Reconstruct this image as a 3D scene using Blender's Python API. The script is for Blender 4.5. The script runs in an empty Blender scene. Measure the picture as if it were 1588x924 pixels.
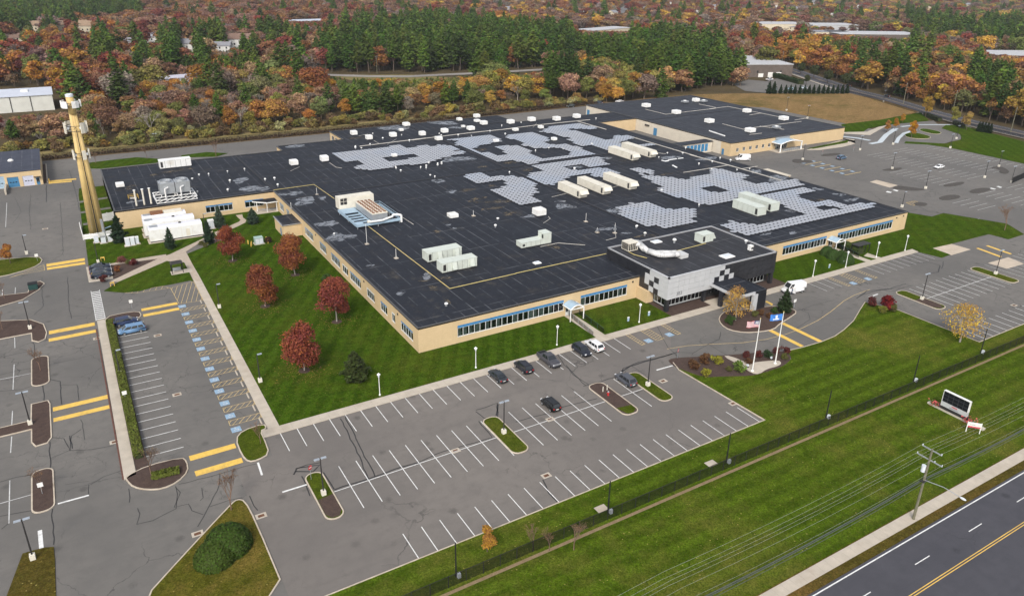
import bpy, bmesh, math, random
import numpy as np
from mathutils import Vector, Matrix, Euler
from mathutils.geometry import tessellate_polygon
R = math.radians
scene = bpy.context.scene
C = scene.collection

# ------------------------------------------------------------------ camera
def basis(pitch, roll, yaw):
    fw = Vector((math.sin(yaw)*math.cos(pitch), math.cos(yaw)*math.cos(pitch), -math.sin(pitch)))
    rt = Vector((math.cos(yaw), -math.sin(yaw), 0)); up = rt.cross(fw)
    return rt*math.cos(roll)+up*math.sin(roll), -rt*math.sin(roll)+up*math.cos(roll), fw
CR, CU, CF = basis(0.3939, 0.01466, 0.5425)
cam = bpy.data.cameras.new('camera'); cam_ob = bpy.data.objects.new('camera', cam); C.objects.link(cam_ob)
cam_ob.matrix_world = Matrix(((CR.x, CU.x, -CF.x, 0), (CR.y, CU.y, -CF.y, 0), (CR.z, CU.z, -CF.z, 69.53), (0, 0, 0, 1)))
cam.sensor_width = 36; cam.lens = 26.236; cam.shift_y = -0.02141; cam.clip_start = 0.5; cam.clip_end = 9000
scene.camera = cam_ob

# ------------------------------------------------------------------ sky, sun, exposure
SUN_EL, SUN_AZ = 42.0, 221.0      # degrees above the horizon; compass style, clockwise from +y
world = bpy.data.worlds.new('World'); scene.world = world; world.use_nodes = True
wn = world.node_tree.nodes; wl = world.node_tree.links; wn.clear()
wo = wn.new('ShaderNodeOutputWorld'); wb = wn.new('ShaderNodeBackground'); sky = wn.new('ShaderNodeTexSky'); wh = wn.new('ShaderNodeHueSaturation')
sky.sky_type = 'NISHITA'; sky.sun_disc = False; sky.sun_elevation = R(SUN_EL); sky.sun_rotation = R(SUN_AZ)
sky.air_density = 1.0; sky.dust_density = 3.0; sky.ozone_density = 1.0
wh.inputs['Saturation'].default_value = 0.42
wb.inputs['Strength'].default_value = 0.15
wl.new(sky.outputs[0], wh.inputs['Color']); wl.new(wh.outputs[0], wb.inputs[0]); wl.new(wb.outputs[0], wo.inputs[0])
sun = bpy.data.lights.new('sun', 'SUN'); sun.energy = 1.5; sun.angle = R(13); sun.color = (1.0, 0.94, 0.86)
sun_ob = bpy.data.objects.new('sun', sun); C.objects.link(sun_ob)
sd = Vector((math.sin(R(SUN_AZ))*math.cos(R(SUN_EL)), math.cos(R(SUN_AZ))*math.cos(R(SUN_EL)), math.sin(R(SUN_EL))))
sun_ob.rotation_euler = (-sd).to_track_quat('-Z', 'Y').to_euler(); sun_ob.location = sd*300
scene.view_settings.view_transform = 'Standard'; scene.view_settings.look = 'None'
scene.view_settings.gamma = 1; scene.view_settings.exposure = 0.5
scene.cycles.max_bounces = 5; scene.cycles.diffuse_bounces = 2; scene.cycles.glossy_bounces = 2
scene.cycles.transparent_max_bounces = 8; scene.cycles.transmission_bounces = 3
scene.cycles.use_denoising = True

# ------------------------------------------------------------------ mesh and object helpers
def area2(p):
    return sum(p[i][0]*p[(i+1) % len(p)][1]-p[(i+1) % len(p)][0]*p[i][1] for i in range(len(p)))
def ccw(p):
    return list(p) if area2(p) > 0 else list(p)[::-1]
class MB:
    def __init__(s): s.v = []; s.f = []; s.m = []
    def add(s, vs, fs, m=0):
        o = len(s.v); s.v += [tuple(v) for v in vs]; s.f += [tuple(i+o for i in f) for f in fs]; s.m += [m]*len(fs); return s
    def box(s, x0, y0, z0, x1, y1, z1, m=0):
        return s.add([(x0,y0,z0),(x1,y0,z0),(x1,y1,z0),(x0,y1,z0),(x0,y0,z1),(x1,y0,z1),(x1,y1,z1),(x0,y1,z1)],
                     [(3,2,1,0),(4,5,6,7),(0,1,5,4),(1,2,6,5),(2,3,7,6),(3,0,4,7)], m)
    def cbox(s, cx, cy, z0, lx, ly, lz, m=0, a=0.0):
        c, n = math.cos(a), math.sin(a); vs = []
        for z in (z0, z0+lz):
            for dx, dy in ((-1,-1),(1,-1),(1,1),(-1,1)):
                x, y = dx*lx/2, dy*ly/2; vs.append((cx+x*c-y*n, cy+x*n+y*c, z))
        return s.add(vs, [(3,2,1,0),(4,5,6,7),(0,1,5,4),(1,2,6,5),(2,3,7,6),(3,0,4,7)], m)
    def prism(s, poly, z0, z1, m=0):
        p = ccw(poly); n = len(p)
        vs = [(x,y,z0) for x,y in p]+[(x,y,z1) for x,y in p]
        fs = [tuple(range(n, 2*n)), tuple(range(n-1, -1, -1))]+[(i,(i+1) % n, n+(i+1) % n, n+i) for i in range(n)]
        return s.add(vs, fs, m)
    def flat(s, poly, z, m=0):
        p = ccw(poly); return s.add([(x,y,z) for x,y in p], [tuple(range(len(p)))], m)
    def cyl(s, p0, p1, r0, r1=None, n=8, m=0, cap=True):
        r1 = r0 if r1 is None else r1; p0 = Vector(p0); p1 = Vector(p1); d = (p1-p0).normalized()
        a = d.orthogonal().normalized(); b = d.cross(a); vs = []
        for p, r in ((p0, r0), (p1, r1)):
            for i in range(n):
                t = 2*math.pi*i/n; vs.append(p+(a*math.cos(t)+b*math.sin(t))*r)
        fs = [(i,(i+1) % n, n+(i+1) % n, n+i) for i in range(n)]
        if cap: fs += [tuple(range(n-1,-1,-1)), tuple(range(n,2*n))]
        return s.add(vs, fs, m)
    def tube(s, pts, r, n=6, m=0):
        for a, b in zip(pts[:-1], pts[1:]): s.cyl(a, b, r, r, n, m)
        return s
    def quad(s, a, b, c, d, m=0): return s.add([a,b,c,d], [(0,1,2,3)], m)
    def strip(s, pts, w, z, m=0):
        n = len(pts); L = []; Rr = []
        for i in range(n):
            a = Vector(pts[max(i-1,0)]); b = Vector(pts[min(i+1,n-1)]); d = (b-a).normalized(); q = Vector((-d.y, d.x))*w/2
            p = Vector(pts[i]); L.append(p+q); Rr.append(p-q)
        vs = [(p.x,p.y,z) for p in Rr]+[(p.x,p.y,z) for p in L]
        return s.add(vs, [(i,i+1,n+i+1,n+i) for i in range(n-1)], m)
    def lathe(s, prof, cx=0, cy=0, n=10, m=0):
        k = len(prof); vs = []
        for r, z in prof:
            for i in range(n):
                t = 2*math.pi*i/n; vs.append((cx+r*math.cos(t), cy+r*math.sin(t), z))
        fs = [(j*n+i, j*n+(i+1) % n, (j+1)*n+(i+1) % n, (j+1)*n+i) for j in range(k-1) for i in range(n)]
        fs += [tuple(range(n-1,-1,-1)), tuple(range((k-1)*n, k*n))]
        return s.add(vs, fs, m)
    def ell(s, c, r, n=10, k=6, m=0):
        prof = [(max(1e-3, math.sin(math.pi*j/k)), -math.cos(math.pi*j/k)) for j in range(k+1)]
        vs = []
        for q, z in prof:
            for i in range(n):
                t = 2*math.pi*i/n; vs.append((c[0]+r[0]*q*math.cos(t), c[1]+r[1]*q*math.sin(t), c[2]+r[2]*z))
        return s.add(vs, [(j*n+i, j*n+(i+1) % n, (j+1)*n+(i+1) % n, (j+1)*n+i) for j in range(k) for i in range(n)], m)
    def mesh(s, name, mats, smooth=False):
        me = bpy.data.meshes.new(name); me.from_pydata(s.v, [], s.f)
        for m in (mats if isinstance(mats, (list, tuple)) else [mats]): me.materials.append(m)
        if len(set(s.m)) > 1: me.polygons.foreach_set('material_index', s.m)
        if smooth:
            me.polygons.foreach_set('use_smooth', [True]*len(s.f))
        me.validate(); me.update(); return me
    def build(s, name, mats, parent=None, smooth=False, loc=None):
        return link(name, s.mesh(name, mats, smooth), parent, loc)
def link(name, me, parent=None, loc=None, rz=None):
    o = bpy.data.objects.new(name, me); C.objects.link(o)
    if parent is not None: o.parent = parent
    if loc is not None: o.location = loc
    if rz is not None: o.rotation_euler = (0, 0, rz)
    return o
def tag(o, label=None, cat=None, group=None, kind=None):
    if label: o['label'] = label
    if cat: o['category'] = cat
    if group: o['group'] = group
    if kind: o['kind'] = kind
    return o
def thing(name, label, cat, loc=(0,0,0), rz=0.0, group=None, scale=1.0):
    o = bpy.data.objects.new(name, None); C.objects.link(o); o.empty_display_size = 0.3
    o.location = (loc[0], loc[1], loc[2] if len(loc) > 2 else 0); o.rotation_euler = (0, 0, rz); o.scale = (scale,)*3 if not isinstance(scale, tuple) else scale
    return tag(o, label, cat, group)
def struct(name, mb, mats, label, smooth=False):
    return tag(mb.build(name, mats, None, smooth), label, None, None, 'structure')
def copy_tree(o, parent=None):
    c = o.copy(); C.objects.link(c); c.parent = parent
    for ch in KIDS.get(o.name, []) or list(o.children): copy_tree(ch, c)
    return c
KIDS = {}
def rounded(x0, y0, x1, y1, r, n=6):
    pts = []
    for cx, cy, a0 in ((x1-r, y0+r, -90), (x1-r, y1-r, 0), (x0+r, y1-r, 90), (x0+r, y0+r, 180)):
        for i in range(n+1):
            t = R(a0+90*i/n); pts.append((cx+r*math.cos(t), cy+r*math.sin(t)))
    return pts
def inset(poly, d):
    p = ccw(poly); n = len(p); out = []
    for i in range(n):
        a, b, c = Vector(p[i-1]), Vector(p[i]), Vector(p[(i+1) % n])
        d1 = (b-a).normalized(); d2 = (c-b).normalized()
        n1 = Vector((-d1.y, d1.x)); n2 = Vector((-d2.y, d2.x)); q = n1+n2
        k = q.length_squared
        q = q*(2/k) if k > 0.4 else n1
        o = b+q*d; out.append((o.x, o.y))
    return out
def smooth_poly(p, it=2):
    for _ in range(it):
        q = []
        for i in range(len(p)):
            a, b = p[i], p[(i+1) % len(p)]
            q += [(a[0]*.75+b[0]*.25, a[1]*.75+b[1]*.25), (a[0]*.25+b[0]*.75, a[1]*.25+b[1]*.75)]
        p = q
    return p
def inpoly(x, y, p):
    r = False; j = len(p)-1
    for i in range(len(p)):
        xi, yi = p[i]; xj, yj = p[j]
        if (yi > y) != (yj > y) and x < (xj-xi)*(y-yi)/(yj-yi)+xi: r = not r
        j = i
    return r
def blob(cx, cy, rx, ry, seed, n=22, amp=0.35, a=0.0):
    rg = random.Random(seed); ph = [(rg.uniform(0,6.28), rg.uniform(.3,1)) for _ in range(5)]
    out = []
    for i in range(n):
        t = 2*math.pi*i/n
        k = 1+amp*sum(w*math.sin((j+2)*t+p)/(j+2)*1.3 for j, (p, w) in enumerate(ph))
        x, y = rx*k*math.cos(t), ry*k*math.sin(t)
        out.append((cx+x*math.cos(a)-y*math.sin(a), cy+x*math.sin(a)+y*math.cos(a)))
    return out

# ------------------------------------------------------------------ materials
class NT:
    def __init__(s, name):
        s.mat = bpy.data.materials.new(name); s.mat.use_nodes = True; s.t = s.mat.node_tree; s.t.nodes.clear()
        s.out = s.t.nodes.new('ShaderNodeOutputMaterial')
    def n(s, typ, inp=None, **kw):
        nd = s.t.nodes.new('ShaderNode'+typ)
        for k, v in kw.items(): setattr(nd, k, v)
        for k, v in (inp or {}).items(): s.set(nd.inputs[k], v)
        return nd
    def set(s, sock, v):
        if hasattr(v, 'bl_idname') and hasattr(v, 'outputs'): s.t.links.new(v.outputs[0], sock)
        elif isinstance(v, bpy.types.NodeSocket): s.t.links.new(v, sock)
        else:
            if isinstance(v, (tuple, list)) and len(v) == 3 and sock.type == 'RGBA': v = (*v, 1)
            sock.default_value = v
    def pos(s): return s.n('NewGeometry').outputs['Position']
    def obj(s): return s.n('TexCoord').outputs['Object']
    def noise(s, vec, scale, detail=4, rough=0.55): return s.n('TexNoise', {'Vector': vec, 'Scale': scale, 'Detail': detail, 'Roughness': rough}).outputs[0]
    def mix(s, f, a, b, mode='MIX'):
        nd = s.n('MixRGB', {'Fac': f, 'Color1': a, 'Color2': b}, blend_type=mode); return nd.outputs[0]
    def math(s, op, a, b=0.0, clamp=False): 
        nd = s.n('Math', {0: a, 1: b}, operation=op, use_clamp=clamp); return nd.outputs[0]
    def rng(s, v, a, b, c=0.0, d=1.0): return s.n('MapRange', {'Value': v, 'From Min': a, 'From Max': b, 'To Min': c, 'To Max': d}).outputs[0]
    def vec(s, v, loc=(0,0,0), rot=(0,0,0), scl=(1,1,1)): return s.n('Mapping', {'Vector': v, 'Location': loc, 'Rotation': rot, 'Scale': scl}).outputs[0]
    def bsdf(s, col, rough=0.8, metal=0.0, spec=0.3, bump=None, bd=0.05, **kw):
        b = s.n('BsdfPrincipled', {'Base Color': col, 'Roughness': rough, 'Metallic': metal, 'Specular IOR Level': spec})
        for k, v in kw.items(): s.set(b.inputs[k.replace('_', ' ')], v)
        if bump is not None:
            bp = s.n('Bump', {'Height': bump, 'Strength': 0.5, 'Distance': bd}); s.t.links.new(bp.outputs[0], b.inputs['Normal'])
        s.t.links.new(b.outputs[0], s.out.inputs[0]); return s.mat
MATS = {}
def paint(name, col, rough=0.6, var=0.12, scale=1.5, metal=0.0, spec=0.3, dirt=None):
    if name in MATS: return MATS[name]
    t = NT(name); p = t.pos()
    n1 = t.noise(p, scale, 4); n2 = t.noise(p, scale*9, 3)
    c = t.mix(t.rng(n1, .3, .7), tuple(x*(1-var) for x in col), tuple(min(1, x*(1+var)) for x in col))
    c = t.mix(t.rng(n2, .45, .75, 0, .35), c, tuple(x*(1-var*1.6) for x in col))
    if dirt: c = t.mix(t.rng(t.noise(p, scale*.35, 5, .65), .52, .72, 0, .7), c, dirt)
    MATS[name] = t.bsdf(c, rough, metal, spec); return MATS[name]
def objcol(name, rough=0.35, metal=0.0, spec=0.5, coat=0.0):
    t = NT(name); oi = t.n('ObjectInfo').outputs['Color']
    c = t.mix(t.rng(t.noise(t.obj(), 3, 3), .3, .7, 0, .04), oi, (0.25, 0.23, 0.2))
    return t.bsdf(c, rough, metal, spec, Coat_Weight=coat, Coat_Roughness=0.08)

def lawn_mat(name, g1, g2, dry, angle, width, strength, cross=0.0, dryness=0.5, spots=0.5):
    t = NT(name); p = t.pos()
    big = t.noise(p, .035, 4, .6); mid = t.noise(p, .35, 5, .6); fine = t.noise(p, 5.0, 4, .7)
    wob = t.math('MULTIPLY', t.noise(p, .05, 2), 2.0)
    def stripes(a):
        v = t.n('SeparateXYZ', {0: t.vec(p, rot=(0, 0, R(a)))}).outputs[0]
        return t.rng(t.math('SINE', t.math('ADD', t.math('MULTIPLY', v, math.pi/width), wob)), -.35, .35)
    c = t.mix(t.rng(mid, .3, .7), g1, g2)
    st = stripes(angle)
    lite = tuple(min(1, x*1.75) for x in g2); dark = tuple(x*.72 for x in g1)
    c = t.mix(t.math('MULTIPLY', st, strength), t.mix(.35*strength, c, dark), lite)
    if cross: c = t.mix(t.math('MULTIPLY', stripes(angle+78), cross), c, dark)
    c = t.mix(t.rng(t.noise(p, .55, 6, .75), .44, .62, 0, .75), c, dark)
    c = t.mix(t.rng(t.noise(t.vec(p, loc=(31, 7, 0)), .9, 6, .8), .5, .66, 0, .55), c, tuple(min(1, x*1.7) for x in g2))
    c = t.mix(t.math('MULTIPLY', t.rng(t.math('ADD', t.math('MULTIPLY', big, .7), t.math('MULTIPLY', t.noise(p, .22, 6, .7), .5)), .58, .8), dryness), c, dry)
    c = t.mix(t.rng(fine, .40, .62, 0, .75), c, tuple(x*.42 for x in g1))
    c = t.mix(t.rng(t.noise(p, 2.0, 5, .8), .52, .66, 0, .5), c, (.10, .10, .018))
    vo = t.n('TexVoronoi', {'Vector': p, 'Scale': 1.3}).outputs['Distance']
    sp = t.math('MULTIPLY', t.rng(vo, .10, .13, 1, 0), t.rng(t.noise(p, .2, 3), .46, .58))
    c = t.mix(t.math('MULTIPLY', sp, spots), c, (.42, .34, .12))
    return t.bsdf(c, .95, 0, .0, bump=fine, bd=.08)

def asphalt_mat(name, col, crack=0.5, warm=(.125, .118, .108), cs=0.11):
    t = NT(name); p = t.pos()
    big = t.noise(p, .03, 5, .6); mid = t.noise(p, .5, 5, .65); fine = t.noise(p, 14, 3, .7)
    c = t.mix(t.rng(big, .38, .62), tuple(x*.82 for x in col), tuple(x*1.10 for x in warm))
    c = t.mix(t.rng(mid, .44, .66, 0, .5), c, tuple(x*.74 for x in col))
    c = t.mix(t.rng(t.noise(t.vec(p, scl=(.05, .8, 1)), 1.0, 5, .7), .5, .75, 0, .3), c, tuple(x*.66 for x in col))
    c = t.mix(t.rng(t.noise(p, .14, 6, .75), .6, .74, 0, .45), c, tuple(x*.62 for x in col))
    c = t.mix(t.rng(fine, .38, .72, 0, .5), c, tuple(min(1, x*1.35) for x in col))
    vo = t.n('TexVoronoi', {'Vector': p, 'Scale': .3}); spot = t.math('MULTIPLY', t.rng(t.math('ADD', vo.outputs['Distance'], t.math('MULTIPLY', t.noise(p, 3, 4), .25)), .22, .36, 1, 0), t.rng(t.n('SeparateColor', {0: vo.outputs['Color']}).outputs[0], .55, .75, 0, .5))
    c = t.mix(spot, c, tuple(x*.45 for x in col))
    if crack:
        wv = t.n('VectorMath', {0: p, 1: t.n('VectorMath', {0: t.n('TexNoise', {'Vector': p, 'Scale': .45, 'Detail': 5}).outputs['Color'], 'Scale': 3.0}, operation='SCALE').outputs[0]}, operation='ADD').outputs[0]
        for sc, wd, k in ((cs, .009, 1.0), (cs*3.3, .014, .7)):
            d = t.n('TexVoronoi', {'Vector': wv, 'Scale': sc}, feature='DISTANCE_TO_EDGE').outputs['Distance']
            ms = t.rng(t.noise(p, .045 if k == 1 else .06, 3), .60-crack*.25 if k == 1 else .62-crack*.12, .70-crack*.2)
            c = t.mix(t.math('MULTIPLY', t.math('MULTIPLY', t.rng(d, wd*.35, wd, 1, 0), ms), .6*k), c, (.035, .034, .034))
    return t.bsdf(c, .88, 0, .25, bump=fine, bd=.015)

M_ASPH = asphalt_mat('asphalt_site', (.138, .131, .122), .5, (.152, .141, .127))
M_ASPH_NEW = asphalt_mat('asphalt_front_lot', (.158, .144, .132), .22, (.164, .148, .132), .07)
M_ROAD = asphalt_mat('asphalt_road', (.062, .062, .073), .12, (.070, .069, .078))
M_LAWN_A = lawn_mat('lawn_courtyard', (.034, .071, .005), (.051, .097, .0065), (.12, .12, .018), 32, 1.5, .5, .3, .6, .35)
M_LAWN_F = lawn_mat('lawn_field', (.048, .084, .006), (.072, .112, .008), (.16, .15, .03), 90, 1.5, .5, 0, 1.0, .6)
M_LAWN_R = lawn_mat('lawn_right', (.037, .075, .005), (.054, .099, .007), (.12, .12, .018), 40, 2.0, .35, .2, .5, .3)
M_VERGE = lawn_mat('verge_grass', (.075, .062, .014), (.105, .078, .018), (.19, .11, .035), 90, .9, .1, 0, .9, .7)
M_ISLG = lawn_mat('island_grass', (.055, .082, .008), (.080, .105, .010), (.15, .13, .03), 20, .5, .1, 0, .7, .2)
M_DRY = lawn_mat('dry_field_grass', (.24, .15, .065), (.33, .215, .10), (.12, .105, .035), 60, 5.0, .12, 0, 1.2, .2)
M_CONC = paint('concrete_walk', (.47, .415, .34), .85, .10, .6, dirt=(.36, .30, .235))
M_KERB = paint('kerb_stone', (.50, .43, .34), .85, .14, 1.2, dirt=(.33, .25, .17))
M_PAVER = paint('paver_walk', (.42, .35, .28), .85, .12, 1.5)
def mulch(name, a, b):
    t = NT(name); p = t.pos()
    c = t.mix(t.rng(t.noise(p, 1.2, 5, .7), .3, .7), a, b)
    c = t.mix(t.rng(t.noise(p, 9, 4, .7), .35, .7, 0, .7), c, tuple(x*.45 for x in a))
    c = t.mix(t.rng(t.noise(p, 3.5, 5, .75), .6, .72, 0, .6), c, (.19, .12, .06))
    return t.bsdf(c, .95, 0, .1, bump=t.noise(p, 7, 4, .7), bd=.15)
M_MULCH = mulch('mulch', (.075, .052, .045), (.115, .08, .066))
M_BANK = mulch('dry_bank', (.13, .085, .045), (.20, .15, .08))
M_GRAVEL = mulch('tan_gravel', (.24, .17, .10), (.33, .25, .15))
M_LINE = paint('white_line_paint', (.72, .72, .70), .7, .14, 2.5, dirt=(.36, .36, .35))
M_LINE_OLD = paint('worn_line_paint', (.55, .55, .54), .8, .2, 1.6, dirt=(.24, .235, .23))
M_YEL = paint('yellow_line_paint', (.72, .47, .10), .7, .12, 1.5, dirt=(.40, .27, .09))
M_YELOLD = paint('worn_yellow_paint', (.55, .41, .19), .8, .2, 2.0, dirt=(.22, .19, .13))
M_BLUEP = paint('blue_stall_paint', (.26, .38, .50), .7, .18, 3.0, dirt=(.19, .23, .27))
M_TAR = paint('tar_sealant', (.034, .033, .033), .6, .2, 3.0)
M_PATCH = asphalt_mat('asphalt_patch', (.075, .075, .078), .2, (.085, .082, .08))
M_WHITE = paint('white_painted_metal', (.78, .78, .76), .45, .05, 1.0, dirt=(.60, .57, .50))
M_CREAM = paint('cream_painted_metal', (.70, .66, .56), .5, .06, 1.0, dirt=(.52, .47, .38))
M_GREYM = paint('grey_galvanised_metal', (.42, .44, .46), .4, .10, 1.5, metal=.5)
M_DARKM = paint('dark_bronze_metal', (.035, .033, .033), .5, .15, 2.0)
M_BLACK = paint('black_rubber', (.014, .014, .015), .7, .2, 3.0)
M_RUST = paint('rusty_metal', (.20, .09, .045), .8, .3, 2.0)
M_LITE = paint('lamp_lens', (.62, .66, .70), .25, .05, 2.0)
M_BLUEM = paint('blue_painted_metal', (.06, .20, .36), .5, .12, 1.5)
M_SKYB = paint('pale_blue_metal', (.34, .46, .56), .45, .1, 1.5)
# ------------------------------------------------------------------ ground, pavements, lawns
t = NT('forest_floor'); p = t.pos()
c = t.mix(t.rng(t.noise(p, .05, 5, .65), .35, .65), (.075, .052, .028), (.12, .085, .045))
c = t.mix(t.rng(t.noise(p, .4, 5, .7), .4, .7, 0, .6), c, (.055, .06, .022))
c = t.mix(t.rng(t.noise(p, 3, 4, .7), .4, .7, 0, .5), c, (.04, .03, .018))
M_FLOOR = t.bsdf(c, .95, 0, .1, bump=t.noise(p, 1.5, 5, .7), bd=.3)
struct('ground', MB().flat([(-1500,-300),(4500,-300),(4500,4500),(-1500,4500)], -.30), M_FLOOR, 'brown leaf littered ground under the woods and suburbs')
site = struct('parking_lot', MB().flat([(-75,65),(330,65),(330,118),(330,150),(322,186),(330,215),(330,300),(262,330),(100,323.5),(-75,323)], 0.0), M_ASPH, 'grey cracked asphalt paving of the parking lots and drives around the building')
def slab(name, poly, mat, label, z=.12, kerb=None, kw=.18):
    if kerb is not None:
        o = struct(name, MB().prism(inset(poly, kw), -.2, z), mat, label)
        q = inset(poly, kw); p = ccw(poly); n = len(p); mb = MB()
        vs = [(x,y,-.2) for x,y in p]+[(x,y,z+.02) for x,y in p]+[(x,y,z+.02) for x,y in q]+[(x,y,-.2) for x,y in q]
        fs = []
        for i in range(n):
            j = (i+1) % n; fs += [(i,j,n+j,n+i),(n+i,n+j,2*n+j,2*n+i),(2*n+i,2*n+j,3*n+j,3*n+i)]
        mb.add(vs, fs).build('kerb', kerb, o)
        return o
    return struct(name, MB().prism(poly, -.2, z), mat, label)
# newer asphalt of the front lot
struct('front_parking_lot', MB().flat([(12.5,62),(92,62),(91.5,92.3),(103,105),(18.2,105),(17.8,99.6),(12.3,99.6)], .008), M_ASPH_NEW, 'smooth grey asphalt of the front car park')
# pavement along the building front with the entrance court behind
slab('front_pavement', [(17.9,104.9),(191,104.9),(191,107.0),(17.9,107.0)], M_CONC, 'long pale concrete pavement along the front car park')
slab('side_pavement', [(19.0,107.0),(20.8,107.0),(20.8,178),(20.6,196),(19.2,194),(19.2,178)], M_CONC, 'pale concrete path beside the row of accessible bays')
JM = paint('pavement_joint', (.30, .27, .23), .9, .1)
fp = bpy.data.objects['front_pavement']; sp_ = bpy.data.objects['side_pavement']
jm = MB().box(-.012, -1.05, 0, .012, 1.05, .004).mesh('joint', JM); jm2 = MB().box(-.8, -.012, 0, .8, .012, .004).mesh('joint', JM)
for k in range(112): link('joint', jm, fp, (19.5+1.53*k, 105.95, .119))
for k in range(44): link('joint', jm2, sp_, (19.95, 109+1.55*k, .119))
# lawns of the front court
slab('courtyard_lawn', [(20.8,107.0),(84.6,107.0),(84.6,118.4),(50.6,118.4),(50.6,224.8),(46,224.8)]+[(44,216),(34,205),(22.6,197.5),(20.6,196),(20.8,178)], M_LAWN_A, 'striped green lawn with maples in front of the long side wall')
slab('front_lawn', [(86.9,107.0),(104.9,107.0),(104.9,118.4),(86.9,118.4)], M_LAWN_A, 'small green lawn between the entrance walk and black entrance block')
slab('right_front_lawn', [(141.5,107.0),(191,107.0),(190.5,105),(192,99.2),(196.1,99.5),(196.6,104.8),(204.2,104.3),(222.7,103.8),(223.1,98.6),(231.6,98.7),(237.2,106.4),(230.3,121.9),(223.6,121.5),(220.6,128.1),(205,128.1),(204.8,118.4),(141.5,118.4)], M_LAWN_R, 'wide green lawn at the right end of the long building')
slab('entrance_walk', [(84.6,107.0),(86.9,107.0),(86.9,118.4),(84.6,118.4)], M_CONC, 'concrete walk from the car park to the canopied front door', .125)
slab('entrance_apron', [(104.9,107.0),(117,107.0),(117,109.6),(128,109.6),(128,107),(141.5,107.0),(141.5,118.4),(104.9,118.4)], M_MULCH, 'dark mulch and paving strip under the black entrance block', .115)
slab('entrance_forecourt', [(116.5,104.95),(128.5,104.95),(128.5,109.3),(116.5,109.3)], M_CONC, 'concrete forecourt under the entrance canopy', .127)
slab('porch_walk', [(171.2,107.0),(173.3,107.0),(173.3,118.4),(171.2,118.4)], M_CONC, 'concrete walk to the right hand side door', .125)
slab('shelter_pad', [(174.51,110.02),(177.39,110.92),(177.57,106.71),(175.55,107.02)], M_CONC, 'small concrete pad beside the black smoking shelter', .126)
# front triangle of grass, the big field down to the road
slab('field_lawn', [(151.6,66.9),(172,66.9),(330,66.9),(330,43.0),(-60,43.0),(-60,66),(10,66),(12.4,68.6),(91.3,68.8),(90.4,88.7),(92.5,91.5),(93,84.3),(95,83.3),(100.7,80.3),(104.7,80.3),(108.6,80.0),(112.4,81.2),(114.2,83.7),(118,83.2),(123.3,82.9),(128,83.2),(132.2,84.2),(137.8,86),(144.2,89),(148.7,91),(151.2,85.1)], M_LAWN_F, 'broad mown field of grass between the car park and the road')
slab('verge', [(-60,43.0),(330,43.0),(330,40.0),(-60,40.0)], M_VERGE, 'strip of rusty brown grass beside the road', .11)
slab('road_pavement', [(-60,42.85),(330,42.85),(330,41.2),(-60,41.2)], M_CONC, 'pale concrete pavement beside the road', .13)
rp = bpy.data.objects['road_pavement']
jm3 = MB().box(-.012, -.82, 0, .012, .82, .004).mesh('joint', JM)
for k in range(60): link('joint', jm3, rp, (60+1.6*k, 42.02, .129))
road = struct('road', MB().flat([(-100,8),(400,8),(400,40.0),(-100,40.0)], .0), M_ROAD, 'dark asphalt main road in the near right corner')
for y, m, w in ((39.6, M_LINE, .16), (33.75, M_YEL, .11), (33.45, M_YEL, .11)):
    MB().box(-60, y-w/2, .004, 330, y+w/2, .008).build('lane_line', m, road)
for k in range(18): MB().box(94.5-12.05*4+12.05*k, 36.44, .004, 97.6-12.05*4+12.05*k, 36.56, .008).build('lane_dash', M_LINE, road)
struct('gravel_strip', MB().prism([(-12,61.5),(200,61.5),(200,61.98),(-12,61.98)], 0, .135), M_GRAVEL, 'tan gravel strip along the foot of the black mesh fence')
# field edge kerbs of the car park
def kerbline(pts, parent, w=.16, z=.15):
    mb = MB(); n = len(pts)
    for a, b in zip(pts[:-1], pts[1:]):
        d = Vector((b[0]-a[0], b[1]-a[1])); L = d.length; mb.cbox((a[0]+b[0])/2, (a[1]+b[1])/2, -.1, L+w*.6, w, z+.1, 0, math.atan2(d.y, d.x))
    return mb.build('kerb', M_KERB, parent)
fl = bpy.data.objects['field_lawn']
kerbline([(12.4,68.7),(91.3,68.9)], fl); kerbline([(91.25,68.9),(90.3,88.7),(91.2,91.3)], fl); kerbline([(114.2,83.8),(118,83.3),(123.3,83),(128,83.3),(132.2,84.3),(137.8,86.1),(144.2,89.1),(148.7,91.1),(151.3,85.1),(151.7,67),(172,67),(240,67)], fl)
# planting beds
slab('flag_bed', smooth_poly([(90.6,91.4),(91.2,92.7),(93.4,92.3),(98.4,90),(102.8,88.2),(108,86.3),(114.2,83.8),(112.4,81.1),(108.6,79.9),(104,80),(100.7,80.2),(95,83.1),(92.4,84.2),(90.6,88.7)], 1), M_MULCH, 'mulch bed of shrubs around the two flagpoles', .135)
slab('flag_plaza', smooth_poly([(101.4,88.5),(102.7,87.9),(103.6,84),(107,83),(109.6,82),(109.2,80.8),(107.6,80.4),(104.9,80.7),(102.2,80.0),(101.2,80.9),(101.6,83.8)], 1), M_CONC, 'pale concrete plaza at the foot of the flagpoles', .15)
slab('entrance_bed', smooth_poly([(113.3,101.6),(111.3,98.9),(110.9,96),(112.8,93.6),(116,92.2),(119.5,91.6),(122.5,92.8),(127.4,94),(130.8,95),(131.1,97),(128.6,100),(126.2,100.6),(122,101.5),(117.3,103.4)], 1), M_MULCH, 'curved mulch bed with shrubs before the entrance canopy', .12, M_KERB)
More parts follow.
